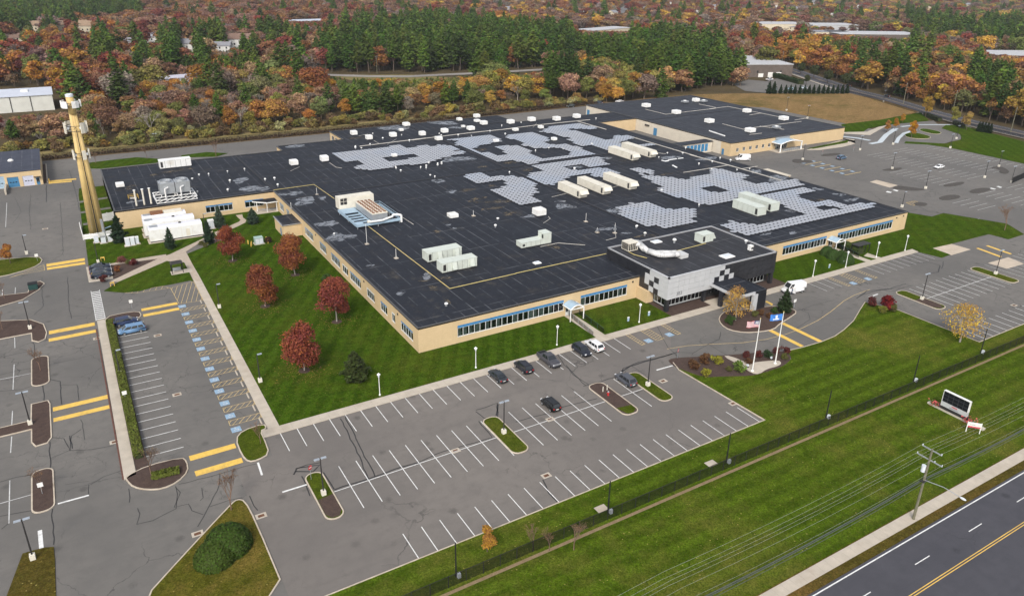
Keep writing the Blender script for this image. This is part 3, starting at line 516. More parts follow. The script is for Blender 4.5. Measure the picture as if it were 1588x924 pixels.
# sealed cracks and seams
def seam(par, pts, w=.16, seed=0, jit=.25, z=.0165):
    rg = random.Random(seed+len(pts)*7); q = []
    for a, b in zip(pts[:-1], pts[1:]):
        L = math.hypot(b[0]-a[0], b[1]-a[1]); n = max(2, int(L/1.2))
        for i in range(n):
            f = i/n; q.append((a[0]+(b[0]-a[0])*f+rg.uniform(-jit, jit)*min(1, L/6), a[1]+(b[1]-a[1])*f+rg.uniform(-jit, jit)*min(1, L/6)))
    q.append(pts[-1])
    return MB().strip(q, w, z).build('sealed_crack', M_TAR, par)
SEAMS = [
 (front, [(30.17,104.21),(29.32,94.13),(28.51,87.09)], .2), (front, [(31.07,104.81),(29.97,93.76),(29.54,87.15)], .2), (front, [(23.42,87.25),(28.51,87.09),(30.3,87.15),(33.97,87.29),(36.38,87.05)], .3), (front, [(20.25,92.46),(19.99,87.58)], .2), (front, [(23.33,91.8),(23.42,87.25)], .2), (front, [(19.33,93.42),(20.17,94.71),(21.54,94.38),(23.34,93.81),(22.03,92.76),(19.75,94.06)], .28), (front, [(19.91,94.64),(21.66,94.77),(23.63,94.33)], .2), (front, [(49.58,92.36),(49.31,87.21),(46.43,87.33),(39.8,87.68),(36.38,87.05)], .2),
 (front, [(50.8,95.48),(52.6,95.33),(55.05,95.71),(52.93,91.72),(50.81,92.64),(50.56,95.04)], .2), (front, [(54.92,95.19),(52.94,92.27)], .3), (front, [(50.54,74.27),(50.15,72.79),(49.66,71.4),(49.63,69.07)], .22), (front, [(73.95,105.17),(72.65,100.76),(71.76,92.77)], .16), (front, [(72.92,100.61),(71.89,97.01),(72.44,92.71)], .16), (front, [(71.34,92.69),(79.31,92.48),(81.55,94.33),(85.85,94.78),(90.96,94.11),(94.81,94.21)], .22), (front, [(63.86,88.95),(67.67,88.56),(70.91,88.23)], .2), (front, [(54.81,88.99),(57.91,88.89),(60.95,88.57)], .2), (front, [(80.52,93.52),(83.21,94.46),(89.42,94.23),(93.52,94.18)], .35), (front, [(83.62,94.23),(83.71,90.35)], .12),
 (lot, [(99.11,104.92),(94.65,96.63),(93.72,92.56)], .14), (lot, [(94.67,94.29),(97.38,92.39),(101.82,93.39),(106.18,94.17),(108.9,96.42)], .16), (lot, [(97.38,92.39),(96.4,91.8),(102.52,88.36)], .12), (lot, [(102.64,93.33),(102.52,88.36)], .14), (lot, [(110.11,95.31),(111.43,91.23),(114.85,87.69)], .12), (lot, [(132.72,96.37),(132.53,93.58),(130.12,91.2),(124.42,89.9)], .15), (lot, [(131.36,95.67),(139.11,95.8),(143.58,95.34)], .14), (lot, [(131.47,92.29),(134.15,88.94),(138.59,87.39)], .1), (lot, [(140.49,99.13),(141.82,95.3)], .12), (lot, [(149.01,93.36),(154.77,94.94),(160.87,93.21),(167.1,93.12)], .3), (lot, [(151.31,94.18),(157.93,93.74),(164.89,92.09)], .25), (lot, [(159.01,95.35),(159.1,92),(167.55,91.74)], .2),
 (lot, [(180.58,100.59),(185.82,99.01),(186.22,96.2),(181.52,93.76),(178.28,94.32)], .35), (lot, [(186.56,101.26),(189.8,97.49),(184.4,94.66)], .25), (lot, [(168.35,115.33),(171.33,109.62),(171.51,106.88),(177.85,104.71)], .15), (lot, [(219.65,128.59),(226.21,127.92),(229.85,122.15)], .3), (lot, [(231.37,132.05),(227.81,125.14),(229.85,122.15)], .25), (lot, [(222.85,164.11),(225.9,153.16),(234.14,146.52),(238.45,139.79)], .2), (lot, [(273.66,127.7),(283.41,129.53)], .15), (lot, [(259.24,173.63),(274.45,174.43),(286.45,171.19),(299.18,172.35)], .22), (lot, [(226.04,177.45),(232.85,169.97),(240.05,162.34),(243.43,156.82)], .16), (lot, [(244.17,122.17),(249.76,122.17)], .2),
 (lot, [(-6.25,193.48),(-6.54,180.75),(-6.67,173.01),(-6.41,167.83)], .15), (lot, [(-11.53,196.4),(-11.44,177.56),(-13.12,173.83)], .13), (lot, [(-5.8,179.33),(-2.96,175.76)], .1), (lot, [(-6.95,169.48),(-2.8,167.62)], .1), (lot, [(-18.72,155.42),(-16.12,155.79),(-13.46,155.79)], .16), (lot, [(-13.26,159.52),(-13.13,152.64)], .16), (lot, [(-11.9,140.68),(-11.86,134.19)], .2), (lot, [(-11,142.11),(-9.28,140.16),(-9.3,135.14),(-9.28,131.56)], .2), (lot, [(-9.19,138.83),(-6.72,137.43),(-6.73,131.59)], .13), (lot, [(-18.53,148.01),(-16.29,148.43),(-13.74,148.02)], .14), (lot, [(-18.36,141.5),(-15.21,140.34),(-12.76,141.16)], .16), (lot, [(-15.61,157.75),(-13.46,155.41)], .12), (lot, [(-10.11,148.07),(-6.11,147.97),(-3.08,148.46)], .09), (lot, [(-7.01,152.54),(-3.65,152.96),(-2.21,153.32)], .1),
 (lot, [(-11.28,120.19),(-11.35,112.72)], .2), (lot, [(-11.26,115.39),(-8.65,116.26),(-5.85,114.91),(-2.75,114.35)], .14), (lot, [(-10.92,121.49),(-9.4,120.12),(-8.65,116.26),(-8.27,120.49),(-6.84,121.74)], .16), (lot, [(-8.49,120.61),(-8.31,116.55)], .22), (lot, [(-6.69,124.86),(-6.56,118.25)], .11), (lot, [(-17.6,112.6),(-15.61,112.74),(-13.69,112.29)], .15), (lot, [(-11.32,102.38),(-11.3,94.47)], .18), (lot, [(-17.38,104.15),(-13.71,103.36)], .16), (lot, [(-17.12,101.1),(-16.4,101.94)], .14), (lot, [(-6.69,105.73),(-6.84,103.14)], .12), (lot, [(-9.6,107.39),(-6.65,106.55)], .08), (lot, [(-6.49,105.62),(-4.65,106.69),(-2.28,106.87)], .12), (lot, [(-1.25,96.79),(-1.1,95.37),(-1.71,93.32),(0.26,93.11),(3.24,94.02),(3.91,97.19),(3.99,99.2)], .13), (lot, [(3.96,99.01),(4.36,97.34),(3.1,94.49),(4.95,94.21),(5.11,92.57),(6.3,90.94)], .13), (lot, [(4.45,99.36),(9.52,99.03),(13.45,99),(15.44,98.77)], .15), (lot, [(10.01,99.19),(9.49,96.47),(7.73,93),(6.21,90.43),(5.21,88.81)], .14), (lot, [(7.38,92.23),(9.76,92.24),(11.67,91.94)], .13), (lot, [(12.64,91.79),(12.65,89.4),(12.91,88.1)], .18), (lot, [(-1.88,101.93),(-1.88,99.7),(-2.09,98.63)], .14), (lot, [(7.14,96.98),(6.95,94.64),(6.43,94.14)], .12),
 (lot, [(-1.84,304.11),(-1.52,292.68),(-1.13,267.88),(-1.04,250.32)], .22), (lot, [(-9.14,286.2),(-9.48,264.32)], .3), (lot, [(-5.81,262.34),(-6.16,235.87),(-6.58,209.89)], .12), (lot, [(-13.57,276.61),(-14.01,253.69),(-13.62,236.74)], .13), (lot, [(-17.97,274.84),(-16.08,256.6),(-17.97,245.54)], .11), (lot, [(-21.01,242.33),(-13.22,241.33),(-5.21,240.3)], .14), (lot, [(-8.26,230.71),(-2.7,223.15)], .1),
]
for k, (par, pts, w) in enumerate(SEAMS): seam(par, pts, w*(.85 if par is front else .72), k, .12)
# catch basins: pale concrete frame with an iron grate
def basin(x, y, a=0.0, label=''):
    o = thing('catch_basin', label, 'drain', (x, y, .012), a, 'catch basins in the paving')
    MB().box(-.72,-.52,0,.72,-.28,.02).box(-.72,.28,0,.72,.52,.02).box(-.72,-.28,0,-.42,.28,.02).box(.42,-.28,0,.72,.28,.02).build('frame', M_CONC, o)
    g = MB().box(-.42,-.28,-.006,.42,.28,-.002).build('grate', M_RUST, o); mb = MB()
    for i in range(7): mb.box(-.38+.12*i,-.28,.0,-.35+.12*i,.28,.012)
    mb.build('bar', M_DARKM, o)
for (x, y), lb in (((8.11,150.99), 'catch basin beside the light blue minivan'), ((7.98,125.37), 'catch basin in the accessible bay aisle'), ((42.64,86.93), 'catch basin on the middle row of stall lines'), ((13.04,86.81), 'catch basin by the dry grass corner'), ((51.52,74.8), 'catch basin in the lower row of the front lot'), ((4.98,87.44), 'catch basin beside the clipped round bushes'), ((60.24,86.9), 'catch basin in front of the black hatchback'), ((85.01,87.12), 'catch basin beside the grass island with a light pole'), ((90.52,75.32), 'catch basin at the right kerb of the front lot'), ((177.26,73.37), 'catch basin in the right front lot aisle'), ((-10.2,235.67), 'catch basin in the drive left of the tall mast'), ((-2.54,115.32), 'catch basin against the hedge walk kerb'), ((-2.42,155.43), 'small catch basin by the yellow crossing near the hedge walk')):
    basin(x, y, 0, lb)
# ------------------------------------------------------------------ building materials
def roof_mat(name, col, tilt=0.0, dust=0.35):
    t = NT(name); p = t.pos(); xyz = t.n('SeparateXYZ', {0: p}); x, y = xyz.outputs[0], xyz.outputs[1]
    big = t.noise(p, .03, 4, .6); mid = t.noise(p, .25, 6, .7)
    c = t.mix(t.rng(big, .3, .7), col, tuple(v*1.22 for v in col))
    c = t.mix(t.rng(t.noise(t.vec(p, scl=(1, .12, 1)), .5, 4, .6), .4, .7, 0, .4), c, tuple(v*.7 for v in col))
    def seam(v, step, w, st):
        f = t.math('FRACT', t.math('DIVIDE', v, step)); d = t.math('MULTIPLY', t.math('ABSOLUTE', t.math('SUBTRACT', f, .5)), step)
        return t.math('MULTIPLY', t.rng(d, step*.5-w, step*.5-w*.5, 0, 1), st)
    c = t.mix(t.math('MULTIPLY', seam(x, 3.05, .11, .6), t.rng(t.noise(p, .15, 4, .7), .42, .62)), c, (.20, .205, .22))
    c = t.mix(t.math('MULTIPLY', seam(y, 15.2, .11, .6), t.rng(t.noise(p, .2, 4, .7), .4, .6)), c, (.20, .205, .22))
    c = t.mix(t.rng(mid, .56, .75, 0, dust), c, (.10, .09, .08))
    c = t.mix(t.rng(t.noise(t.vec(p, loc=(13, 5, 0)), .09, 7, .75), .60, .72, 0, dust*1.3), c, (.13, .11, .085))
    c = t.mix(t.rng(t.noise(p, .7, 7, .82), .60, .72, 0, .55), c, (.15, .147, .145))
    return t.bsdf(c, t.rng(mid, .3, .7, .6, .85), 0, .12, bump=t.noise(p, 4, 3), bd=.01)
M_ROOF = roof_mat('roof_membrane', (.0195, .022, .029), dust=.4)
M_ROOF2 = roof_mat('rear_roof_membrane', (.034, .037, .046), dust=.2)
t = NT('roof_puddle'); c = t.mix(t.rng(t.noise(t.pos(), .8, 5), .3, .7), (.135, .145, .165), (.19, .20, .22)); M_PUD = t.bsdf(c, .30, 0, .4)
def broken(name, a, b, rough, lo, hi, spec=.2):
    t = NT(name); p = t.pos(); c = t.mix(t.rng(t.noise(p, 1.2, 5), .3, .7), a, b); t.bsdf(c, rough, 0, spec); bs = t.out.inputs[0].links[0].from_node
    mk = t.rng(t.noise(t.vec(p, scl=(.55, 1, 1)), .9, 6, .75), lo, hi); mx = t.n('MixShader', {0: mk, 1: t.n('BsdfTransparent'), 2: bs.outputs[0]}); t.t.links.new(mx.outputs[0], t.out.inputs[0]); return t.mat
M_STAIN = broken('dust_stain', (.10, .085, .065), (.17, .14, .10), .9, .46, .60, .1); M_PUD = broken('roof_puddle', (.135, .145, .165), (.20, .21, .23), .30, .38, .56, .4)
def wall_mat(name, col):
    t = NT(name); p = t.pos(); z = t.n('SeparateXYZ', {0: p}).outputs[2]
    br = t.n('TexBrick', {'Vector': t.vec(p, rot=(R(90), 0, 0)), 'Color1': (1, 1, 1), 'Color2': (.93, .92, .90), 'Mortar': (.80, .78, .74), 'Scale': 1.0, 'Mortar Size': .01, 'Brick Width': .4, 'Row Height': .2}).outputs[0]
    c = t.mix(t.rng(t.noise(p, .3, 5, .65), .3, .7), col, tuple(v*.88 for v in col))
    c = t.mix(.6, c, t.mix(1.0, c, br, 'MULTIPLY'))
    st = t.noise(t.vec(p, scl=(1.5, 1.5, .12)), 1.0, 5, .7)
    c = t.mix(t.rng(st, .56, .76, 0, .35), c, tuple(v*.66 for v in col))
    return t.bsdf(c, .85, 0, .2)
M_WALL = wall_mat('beige_masonry', (.66, .50, .30)); M_WALLP = wall_mat('pale_painted_masonry', (.68, .62, .52)); M_BRICK = wall_mat('brown_brick', (.16, .11, .085))
t = NT('window_glass'); fr = t.n('Fresnel', {'IOR': 1.5}); g = t.n('BsdfGlossy', {'Color': (.8,.85,.9,1), 'Roughness': .04}); tr = t.n('BsdfTransparent', {'Color': (.62,.68,.68,1)})
mx = t.n('MixShader', {0: t.math('ADD', fr, .06), 1: tr, 2: g}); t.t.links.new(mx.outputs[0], t.out.inputs[0]); M_GLASS = t.mat
M_INT = paint('dark_interior', (.02, .021, .023), .9, .3, .6)
M_BLIND = paint('grey_green_blind', (.40, .43, .40), .8, .1, .5)
M_BLUEHEAD = paint('blue_spandrel', (.055, .22, .46), .4, .12, .8)
M_FRAME = paint('white_window_frame', (.66, .68, .68), .5, .05, 2)
M_COPE = paint('dark_coping', (.075, .072, .07), .5, .15, 1.5); M_COPEL = paint('light_coping', (.42, .42, .43), .4, .1, 1.5, metal=.3)
M_BLACKP = paint('black_cladding', (.022, .023, .028), .35, .18, .5, spec=.5); M_WHITEP = paint('pale_grey_cladding', (.48, .49, .50), .35, .05, .6)
M_YPIPE = paint('yellow_gas_pipe', (.52, .43, .17), .6, .15, 2); M_GPIPE = paint('grey_conduit', (.48, .46, .42), .6, .15, 2)

def wall_face(mb, p0, p1, z0, z1, ops, th=.3, m=0):
    """outer wall from p0 to p1 (outside on the right hand side) with rectangular openings (u0,u1,z0,z1)"""
    a = Vector((p0[0], p0[1], 0)); d = Vector((p1[0]-p0[0], p1[1]-p0[1], 0)); L = d.length; d.normalize(); n = Vector((d.y, -d.x, 0))
    us = sorted({0, L, *[o[0] for o in ops], *[o[1] for o in ops]}); zs = sorted({z0, z1, *[o[2] for o in ops], *[o[3] for o in ops]})
    P = lambda u, z, k=0.0: tuple(a+d*u+Vector((0, 0, z))-n*k)
    for u0, u1 in zip(us[:-1], us[1:]):
        for w0, w1 in zip(zs[:-1], zs[1:]):
            if any(o[0] <= u0+1e-6 and u1 <= o[1]+1e-6 and o[2] <= w0+1e-6 and w1 <= o[3]+1e-6 for o in ops): continue
            mb.quad(P(u0,w0), P(u1,w0), P(u1,w1), P(u0,w1), m)
    for u0, u1, w0, w1 in ops:
        mb.quad(P(u0,w0), P(u0,w0,th), P(u1,w0,th), P(u1,w0), m); mb.quad(P(u0,w1,th), P(u0,w1), P(u1,w1), P(u1,w1,th), m)
        mb.quad(P(u0,w0,th), P(u0,w0), P(u0,w1), P(u0,w1,th), m); mb.quad(P(u1,w0), P(u1,w0,th), P(u1,w1,th), P(u1,w1), m)
PM = {}
def window_band(par, p0, p1, u0, u1, z0, z1, head=.62, pane=1.25, seed=1, headmat=None, blinds=.55, name='window', headw=2):
    """band of panes set in an opening; one window part with frame, pane and spandrel sub-parts"""
    rg = random.Random(seed)
    d = Vector((p1[0]-p0[0], p1[1]-p0[1], 0)).normalized(); ang = math.atan2(d.y, d.x); o3 = Vector((p0[0], p0[1], 0))+d*u0
    W = u1-u0; n = max(1, round(W/pane)); w = W/n; zg = z1-head; H = zg-z0
    win = MB().box(0, .26, z0, W, .29, z1).build(name, M_INT, par); win.location = o3; win.rotation_euler = (0, 0, ang)
    fr = MB(); fw = .05
    for i in range(n+1):
        x = min(max(i*w, fw), W-fw); fr.box(x-fw, .06, z0+.07, x+fw, .16, zg-.0)
    fr.box(0, .05, z0, W, .17, z0+.07); fr.box(-.05, -.05, z0-.06, W+.05, .1, z0-.002)
    if head: fr.box(0, .05, zg, W, .17, zg+.06)
    else: fr.box(0, .05, z1-.07, W, .17, z1)
    fr.build('frame', M_FRAME, win)
    key = ('pane', round(w, 3), round(H, 3))
    if key not in PM:
        PM[key] = MB().quad((fw, .1, .07), (w-fw, .1, .07), (w-fw, .1, H-.02), (fw, .1, H-.02)).mesh('pane', M_GLASS)
        PM['b', key] = [MB().box(fw, .19, .07, fw+(w-2*fw)*f, .2, H).mesh('blind', M_BLIND) for f in (1, .45, .7, .25)]
    for i in range(n):
        link('pane', PM[key], win, (i*w, 0, z0))
        if rg.random() < blinds: link('blind', PM['b', key][rg.choice((0,0,0,1,2,3))], win, (i*w, 0, z0))
    if head:
        k = max(1, round(n/headw)); hw = W/k
        hk = ('sp', round(hw, 3), round(head, 3), (headmat or M_BLUEHEAD).name)
        if hk not in PM: PM[hk] = MB().box(.03, .04, .06, hw-.03, .16, head-.02).mesh('spandrel', headmat or M_BLUEHEAD)
        for i in range(k): link('spandrel', PM[hk], win, (i*hw, 0, zg))
    return win

# ------------------------------------------------------------------ main building
HR = 5.4
mainb = thing('long_factory_building', 'sprawling single storey beige building with a vast dark flat roof', 'building', (0, 0, 0))
outline = [(50.6,118.4),(204.8,118.4),(204.8,267),(226.4,267),(226.4,284),(172.5,284),(172.5,301.5),(93,301.5),(93,284.5),(67,284.5),(67,276.4),(7.3,276.4),(7.3,224.8),(50.6,224.8)]
sill, headz = 1.5, 3.95
ops_front = [(59-50.6, 84.4-50.6, sill, headz),(84.9-50.6, 86.7-50.6, .02, 2.5),(88.8-50.6, 101.6-50.6, sill, headz),(152.6-50.6,169.7-50.6,sill,headz),(170.8-50.6,172.6-50.6,.02,2.5),(174.2-50.6,198.4-50.6,sill,headz)]
lw = [(121,127),(130,131.8),(134.3,138),(141.5,146.2),(150,157.2),(158.6,162.6),(164.3,171),(174.8,180.2),(185.8,193.2),(208.5,211.5),(214.5,219)]
ops_left = [(224.8-b, 224.8-a, 1.45, 3.55) for a, b in lw]
wm = MB()
wall_face(wm, (50.6,118.4), (204.8,118.4), -.2, HR, ops_front)
wall_face(wm, (50.6,224.8), (50.6,118.4), -.2, HR, ops_left)
ops_wing = [(30.7-7.3, 38.3-7.3, 1.45, 3.55),(41.8-7.3, 47.3-7.3, 1.45, 3.55)]
wall_face(wm, (7.3,224.8), (50.6,224.8), -.2, HR, ops_wing)
ops_back = [(2.2,5.2,2.2,4.2),(6.5,9.5,2.2,4.2)]
for a, b in ((2,3),(3,4),(4,5),(5,6),(6,7),(7,8),(9,10),(10,11),(11,12),(12,13)):
    p0, p1 = outline[a-1], outline[a]
    if (a, b) in ((2,3),): pass
    wall_face(wm, p0, p1, -.2, HR, [])
wall_face(wm, outline[7], outline[8], -.2, HR, ops_back)
wall_face(wm, outline[12], outline[13], -.2, HR, []) if False else None
walls = wm.build('wall', M_WALL, mainb)
WEST = MB(); wall_face(WEST, (7.3,276.4), (7.3,224.8), -.2, HR, []); WEST.build('wall', M_WALL, mainb)
window_band(mainb, (50.6,118.4), (204.8,118.4), *ops_front[0], seed=3)
window_band(mainb, (50.6,118.4), (204.8,118.4), *ops_front[2], seed=4, blinds=.35)
window_band(mainb, (50.6,118.4), (204.8,118.4), *ops_front[3], seed=5, blinds=.5)
window_band(mainb, (50.6,118.4), (204.8,118.4), *ops_front[5], seed=6, blinds=.75)
for k, o in enumerate(ops_left): window_band(mainb, (50.6,224.8), (50.6,118.4), *o, head=.45 if k not in (1, 3, 5) else .4, seed=20+k, headmat=M_BLUEHEAD if k not in (1, 3, 5) else M_FRAME, blinds=.25, pane=1.15)
for k, o in enumerate(ops_wing): window_band(mainb, (7.3,224.8), (50.6,224.8), *o, head=.5, seed=40+k, blinds=.1)
for k, o in enumerate(ops_back): window_band(mainb, outline[7], outline[8], *o, head=0, seed=60+k, blinds=0)
def door(par, p0, ang, w, h, mat=M_BLUEM, glass=True, name='door'):
    dr = MB().box(0, .08, 0, w, .16, h).build(name, mat, par); dr.location = (p0[0], p0[1], p0[2] if len(p0) > 2 else .02); dr.rotation_euler = (0, 0, ang)
    if glass:
        n = 2 if w > 1.3 else 1
        for i in range(n): MB().box(w/n*i+.15, .06, .9, w/n*(i+1)-.15, .078, h-.2).build('pane', paint('door_glass', (.03,.035,.04), .1, .1, spec=.6), dr)
    MB().box(w*.47, .0, 1.0, w*.47+.04, .078, 1.3).build('handle', M_GREYM, dr); return dr
door(mainb, (84.9,118.4), 0, 1.8, 2.48, M_FRAME); door(mainb, (170.8,118.4), 0, 1.8, 2.48, M_FRAME)
roof = MB().prism(outline, HR-.35, HR-.06).build('roof', M_ROOF, mainb)
def coping(par, pts, z, w, h, mat, closed=True, name='coping'):
    mb = MB(); p = list(pts)
    for a, b in zip(p, p[1:]+p[:1] if closed else p[1:]):
        d = Vector((b[0]-a[0], b[1]-a[1])); L = d.length; mb.cbox((a[0]+b[0])/2, (a[1]+b[1])/2, z, L+w, w, h, 0, math.atan2(d.y, d.x))
    return mb.build(name, mat, par)
for k in range(len(outline)):
    a, b = outline[k], outline[(k+1) % len(outline)]
    coping(mainb, [a, b], HR-.02+.002*k, .42, .14, M_COPE, False)
# expansion joints and raised seams on the roof: dark low curbs
for x0, y0, x1, y1 in ((50.8,197.9,204.6,197.9),):
    pass
def curb(a, b, w=.7, h=.16, mat=None, name='roof_joint'):
    d = Vector((b[0]-a[0], b[1]-a[1])); MB().cbox((a[0]+b[0])/2, (a[1]+b[1])/2, HR-.07, d.length, w, h, 0, math.atan2(d.y, d.x)).build(name, mat or paint('joint_cover', (.022,.022,.026), .7, .2), roof)
J = HR
curb((50.76,214.64), (173.94,216.46)); curb((173.94,216.46), (196.6,221.76))
curb((127.19,264.57), (127.55,136.78)); curb((50.17,276.55), (50.89,226.23)); curb((149.14,302.38), (149.27,285.1)); curb((149.92,286.35), (169.17,286.39)); curb((126.59,293.49), (127.18,274.11))
curb((154.6,202.95), (182.01,201.34), .35, .1); curb((184.18,183.35), (169.27,184.36), .35, .1); curb((155.04,150.61), (192.47,151.61), .4, .1); curb((179.34,150.29), (201.46,151.37), .4, .1)
# gas and conduit runs lying on the roof
def run(par, pts, r, mat, z=.12, name='roof_pipe'):
    q = [(a[0], a[1], HR+z) for a in pts]; mb = MB(); mb.tube(q, r, 6)
    return mb.build(name, mat, par)
run(roof, [(50.72,225.53),(63.37,225.83),(64.01,208.1)], .08, M_YPIPE); run(roof, [(63.75,181.84),(64.28,132.35),(81.02,132.73)], .09, M_YPIPE); run(roof, [(81.12,132.89),(106.66,132.97)], .09, M_YPIPE)
run(roof, [(94.29,269.8),(114.24,271.06),(122.5,271.52)], .16, M_GPIPE); run(roof, [(116.43,270.4),(122.46,271.34),(142.07,272.56),(164.91,272.16)], .16, M_GPIPE); run(roof, [(158.68,272.38),(175.86,273.81),(198.03,273.35),(204.87,273.33)], .16, M_GPIPE)
run(roof, [(197.59,272.72),(198,252.39)], .18, M_GPIPE); run(roof, [(198.19,238.56),(197.88,197.76)], .18, M_GPIPE); run(roof, [(197.38,200.59),(198.63,182.28),(199.03,159.59)], .18, M_GPIPE)
run(roof, [(177.31,182.37),(184.06,182.27),(198.98,182.62)], .12, M_GPIPE); run(roof, [(198.91,176.46),(206.65,176.5)], .12, M_GPIPE)
for q in ([(100.47,287.46),(105.02,289.35)], [(76.41,250.58),(76.36,243.47),(77.66,241.29)], [(102.72,276.84),(102.6,271.05)], [(111.73,275.54),(104.84,267.99)], [(179,277.67),(172.1,269.96)], [(121.54,179.21),(127.61,180.29)], [(143.24,178.71),(147.28,179.74)], [(95.28,144.74),(100.69,144.85),(105.72,140.36)], [(105.98,159.74),(109.78,162.15),(110.26,163.85)], [(188.12,209.13),(190.55,206.1)], [(61.46,245.59),(65.59,249.55)], [(112.57,140.7),(115.91,140.97),(119.38,145.6)], [(74.59,184.12),(74.82,175.4)]):
    run(roof, q, .07, M_GPIPE)
# puddles and dusty stains
rg = random.Random(8)
def patches(items, mat, name, z):
    for k, (q, rx, ry) in enumerate(items): MB().flat(blob(q[0], q[1], rx, ry, hash((k, name[0] == 'p')) % 999, 26, .5, rg.uniform(-.3, .3)), HR-.06+z+.0007*k).build(name, mat, roof)
patches([((54.56,219.74),3,2.2),((56.12,210.76),3.2,3.6),((61.26,210.83),1.2,1.3),((55.08,187.11),2.6,2.2),((45.56,230.59),3.4,3.2),((49.15,229.19),2,2),((54.44,175.48),3.4,3.2),((55.75,187.29),1.8,1.4),((99.67,211.97),2.2,2),((97.93,199.13),1.6,1.6),((82.95,171),.8,.6),((83.27,167.78),.6,.5),((63.06,141.28),1.2,1.6),((54.29,153.36),.8,.7),((44.7,242.21),2.4,3),((45.45,231.18),2.4,2.2),((73.41,282.16),4,2.4),((120.04,170.13),3.0,2.2),((121.74,174.72),1.6,.9),((129.68,159.64),2.2,1.6),((118.02,148.17),2.6,1.0),((120.91,142.88),1.4,.7),((107.24,166.66),1.6,1.2),((104.87,167.11),1.0,.9),((142.77,297.22),6,4),((142.11,286.39),2.4,1.6),((144.52,284.39),2,1.8),((119.58,296.51),6,5),((118.59,235.24),7,3),((149.54,205.89),2.6,1.6),((188.29,201.42),5,1.6),((199.66,193.49),4,2.2),((201.03,172.21),3,2),((200,161.74),5,3),((201.44,147.09),1.6,1.4),((201.5,140.85),1.2,.9),((203.24,139.11),2.0,.8),((200.82,134.09),3.0,1.2),((174.98,135.47),1.8,1.0),((159.81,121.8),1.6,.7),((152.92,124.66),1.8,.7),((54.4,135.56),1.1,1.0),((14.71,232.83),.9,1.2),((12.27,232.32),1.3,1.4),((166.58,211.63),2.4,1.6),((129.66,159.94),2.6,1.5)], M_PUD, 'puddle', .008)
patches([((103.3,198.36),3.2,1.4),((100.99,188.55),2.6,1.6),((104.79,183.51),4.4,1.6),((112.22,199.05),1.4,1.0),((102.6,171.92),3.2,1.4),((132.56,210.82),3,1.4),((100.82,178.4),4,1.2),((120.95,221.44),2,1),((132.11,221.81),2,1.2),((122.22,249.26),4,2.0),((78.02,167.67),1.0,.9),((171.22,184.29),3.2,1.2),((123.81,138.81),2.6,1.2),((132.46,210.85),2.4,1.2),((132.45,222.14),2,1),((132.9,244.5),2.4,1.8),((170.01,205.42),2,.8),((66.5,138.3),1.6,.8),((62.41,138.97),2.2,.4),((98.59,143.9),1.4,1.8),((191.13,138.9),2.4,1.4),((11.79,247.44),1.8,1.0),((13.83,250.02),1.4,2.0),((24.71,262.71),4,1.6),((30.34,264.5),4,1.4),((98,285.14),3.4,1.4),((60.97,127.17),.7,1.4),((61.5,134.59),1.2,1.2)], M_STAIN, 'dust_stain', .004)

for tk in ([(182.29,199.55),(182.44,197.29),(184.36,197.37),(185.28,198.75),(183.35,198.66),(183.37,200.08)], [(184.81,198.23),(188.92,198.29),(189.71,199.33),(185.47,199.31)], [(189.34,198.41),(192.06,198.1),(192.58,199.19),(190.52,199.36)], [(180.85,192.27),(179.85,188.66),(180.89,189.14),(181.88,192.57)]): MB().flat(tk, HR-.04).build('white_membrane_patch', M_WHITE, roof)
# left annex shack, wing porch, entrance canopies: parts of the building
shk = MB(); shk.prism([(45.6,196.3),(50.55,196.3),(50.55,205.3),(45.6,205.3)], -.2, 3.5).build('annex_wall', M_WALL, mainb)
MB().prism([(45.4,196.1),(50.55,196.1),(50.55,205.5),(45.4,205.5)], 3.52, 3.68).build('annex_roof', M_ROOF, mainb); coping(mainb, [(45.4,205.5),(45.4,196.1),(50.5,196.1)], 3.6, .2, .14, M_COPEL, False)
door(mainb, (45.5,199.6), -math.pi/2, 1.1, 2.2, M_BLUEM, False)
MB().prism([(44,226),(44,224.85),(50.55,224.85),(50.55,220.9),(47.4,220.9),(43.9,224.0)][1:], 3.15, 3.35).build('porch_roof', M_ROOF, mainb); coping(mainb, [(44,224.85),(43.9,224.0),(47.4,220.9),(50.5,220.9)], 3.0, .16, .3, M_WHITE, False)
for q in ((44.9,223.4),(47.4,221.3),(50.2,221.2)): MB().cyl((*q,0), (*q,3.1), .12, .12, 8).build('porch_post', M_WHITE, mainb)
MB().box(44.2,220.6,-.1,50.5,224.7,.25).build('porch_floor', M_CONC, mainb); mb = MB()
for a, b in (((44.9,223.4),(47.4,221.3)),((47.4,221.3),(50.2,221.2))): mb.tube([(*a,1.1),(*b,1.1)], .035); mb.tube([(*a,.7),(*b,.7)], .03)
mb.build('porch_rail', M_BLUEM, mainb)
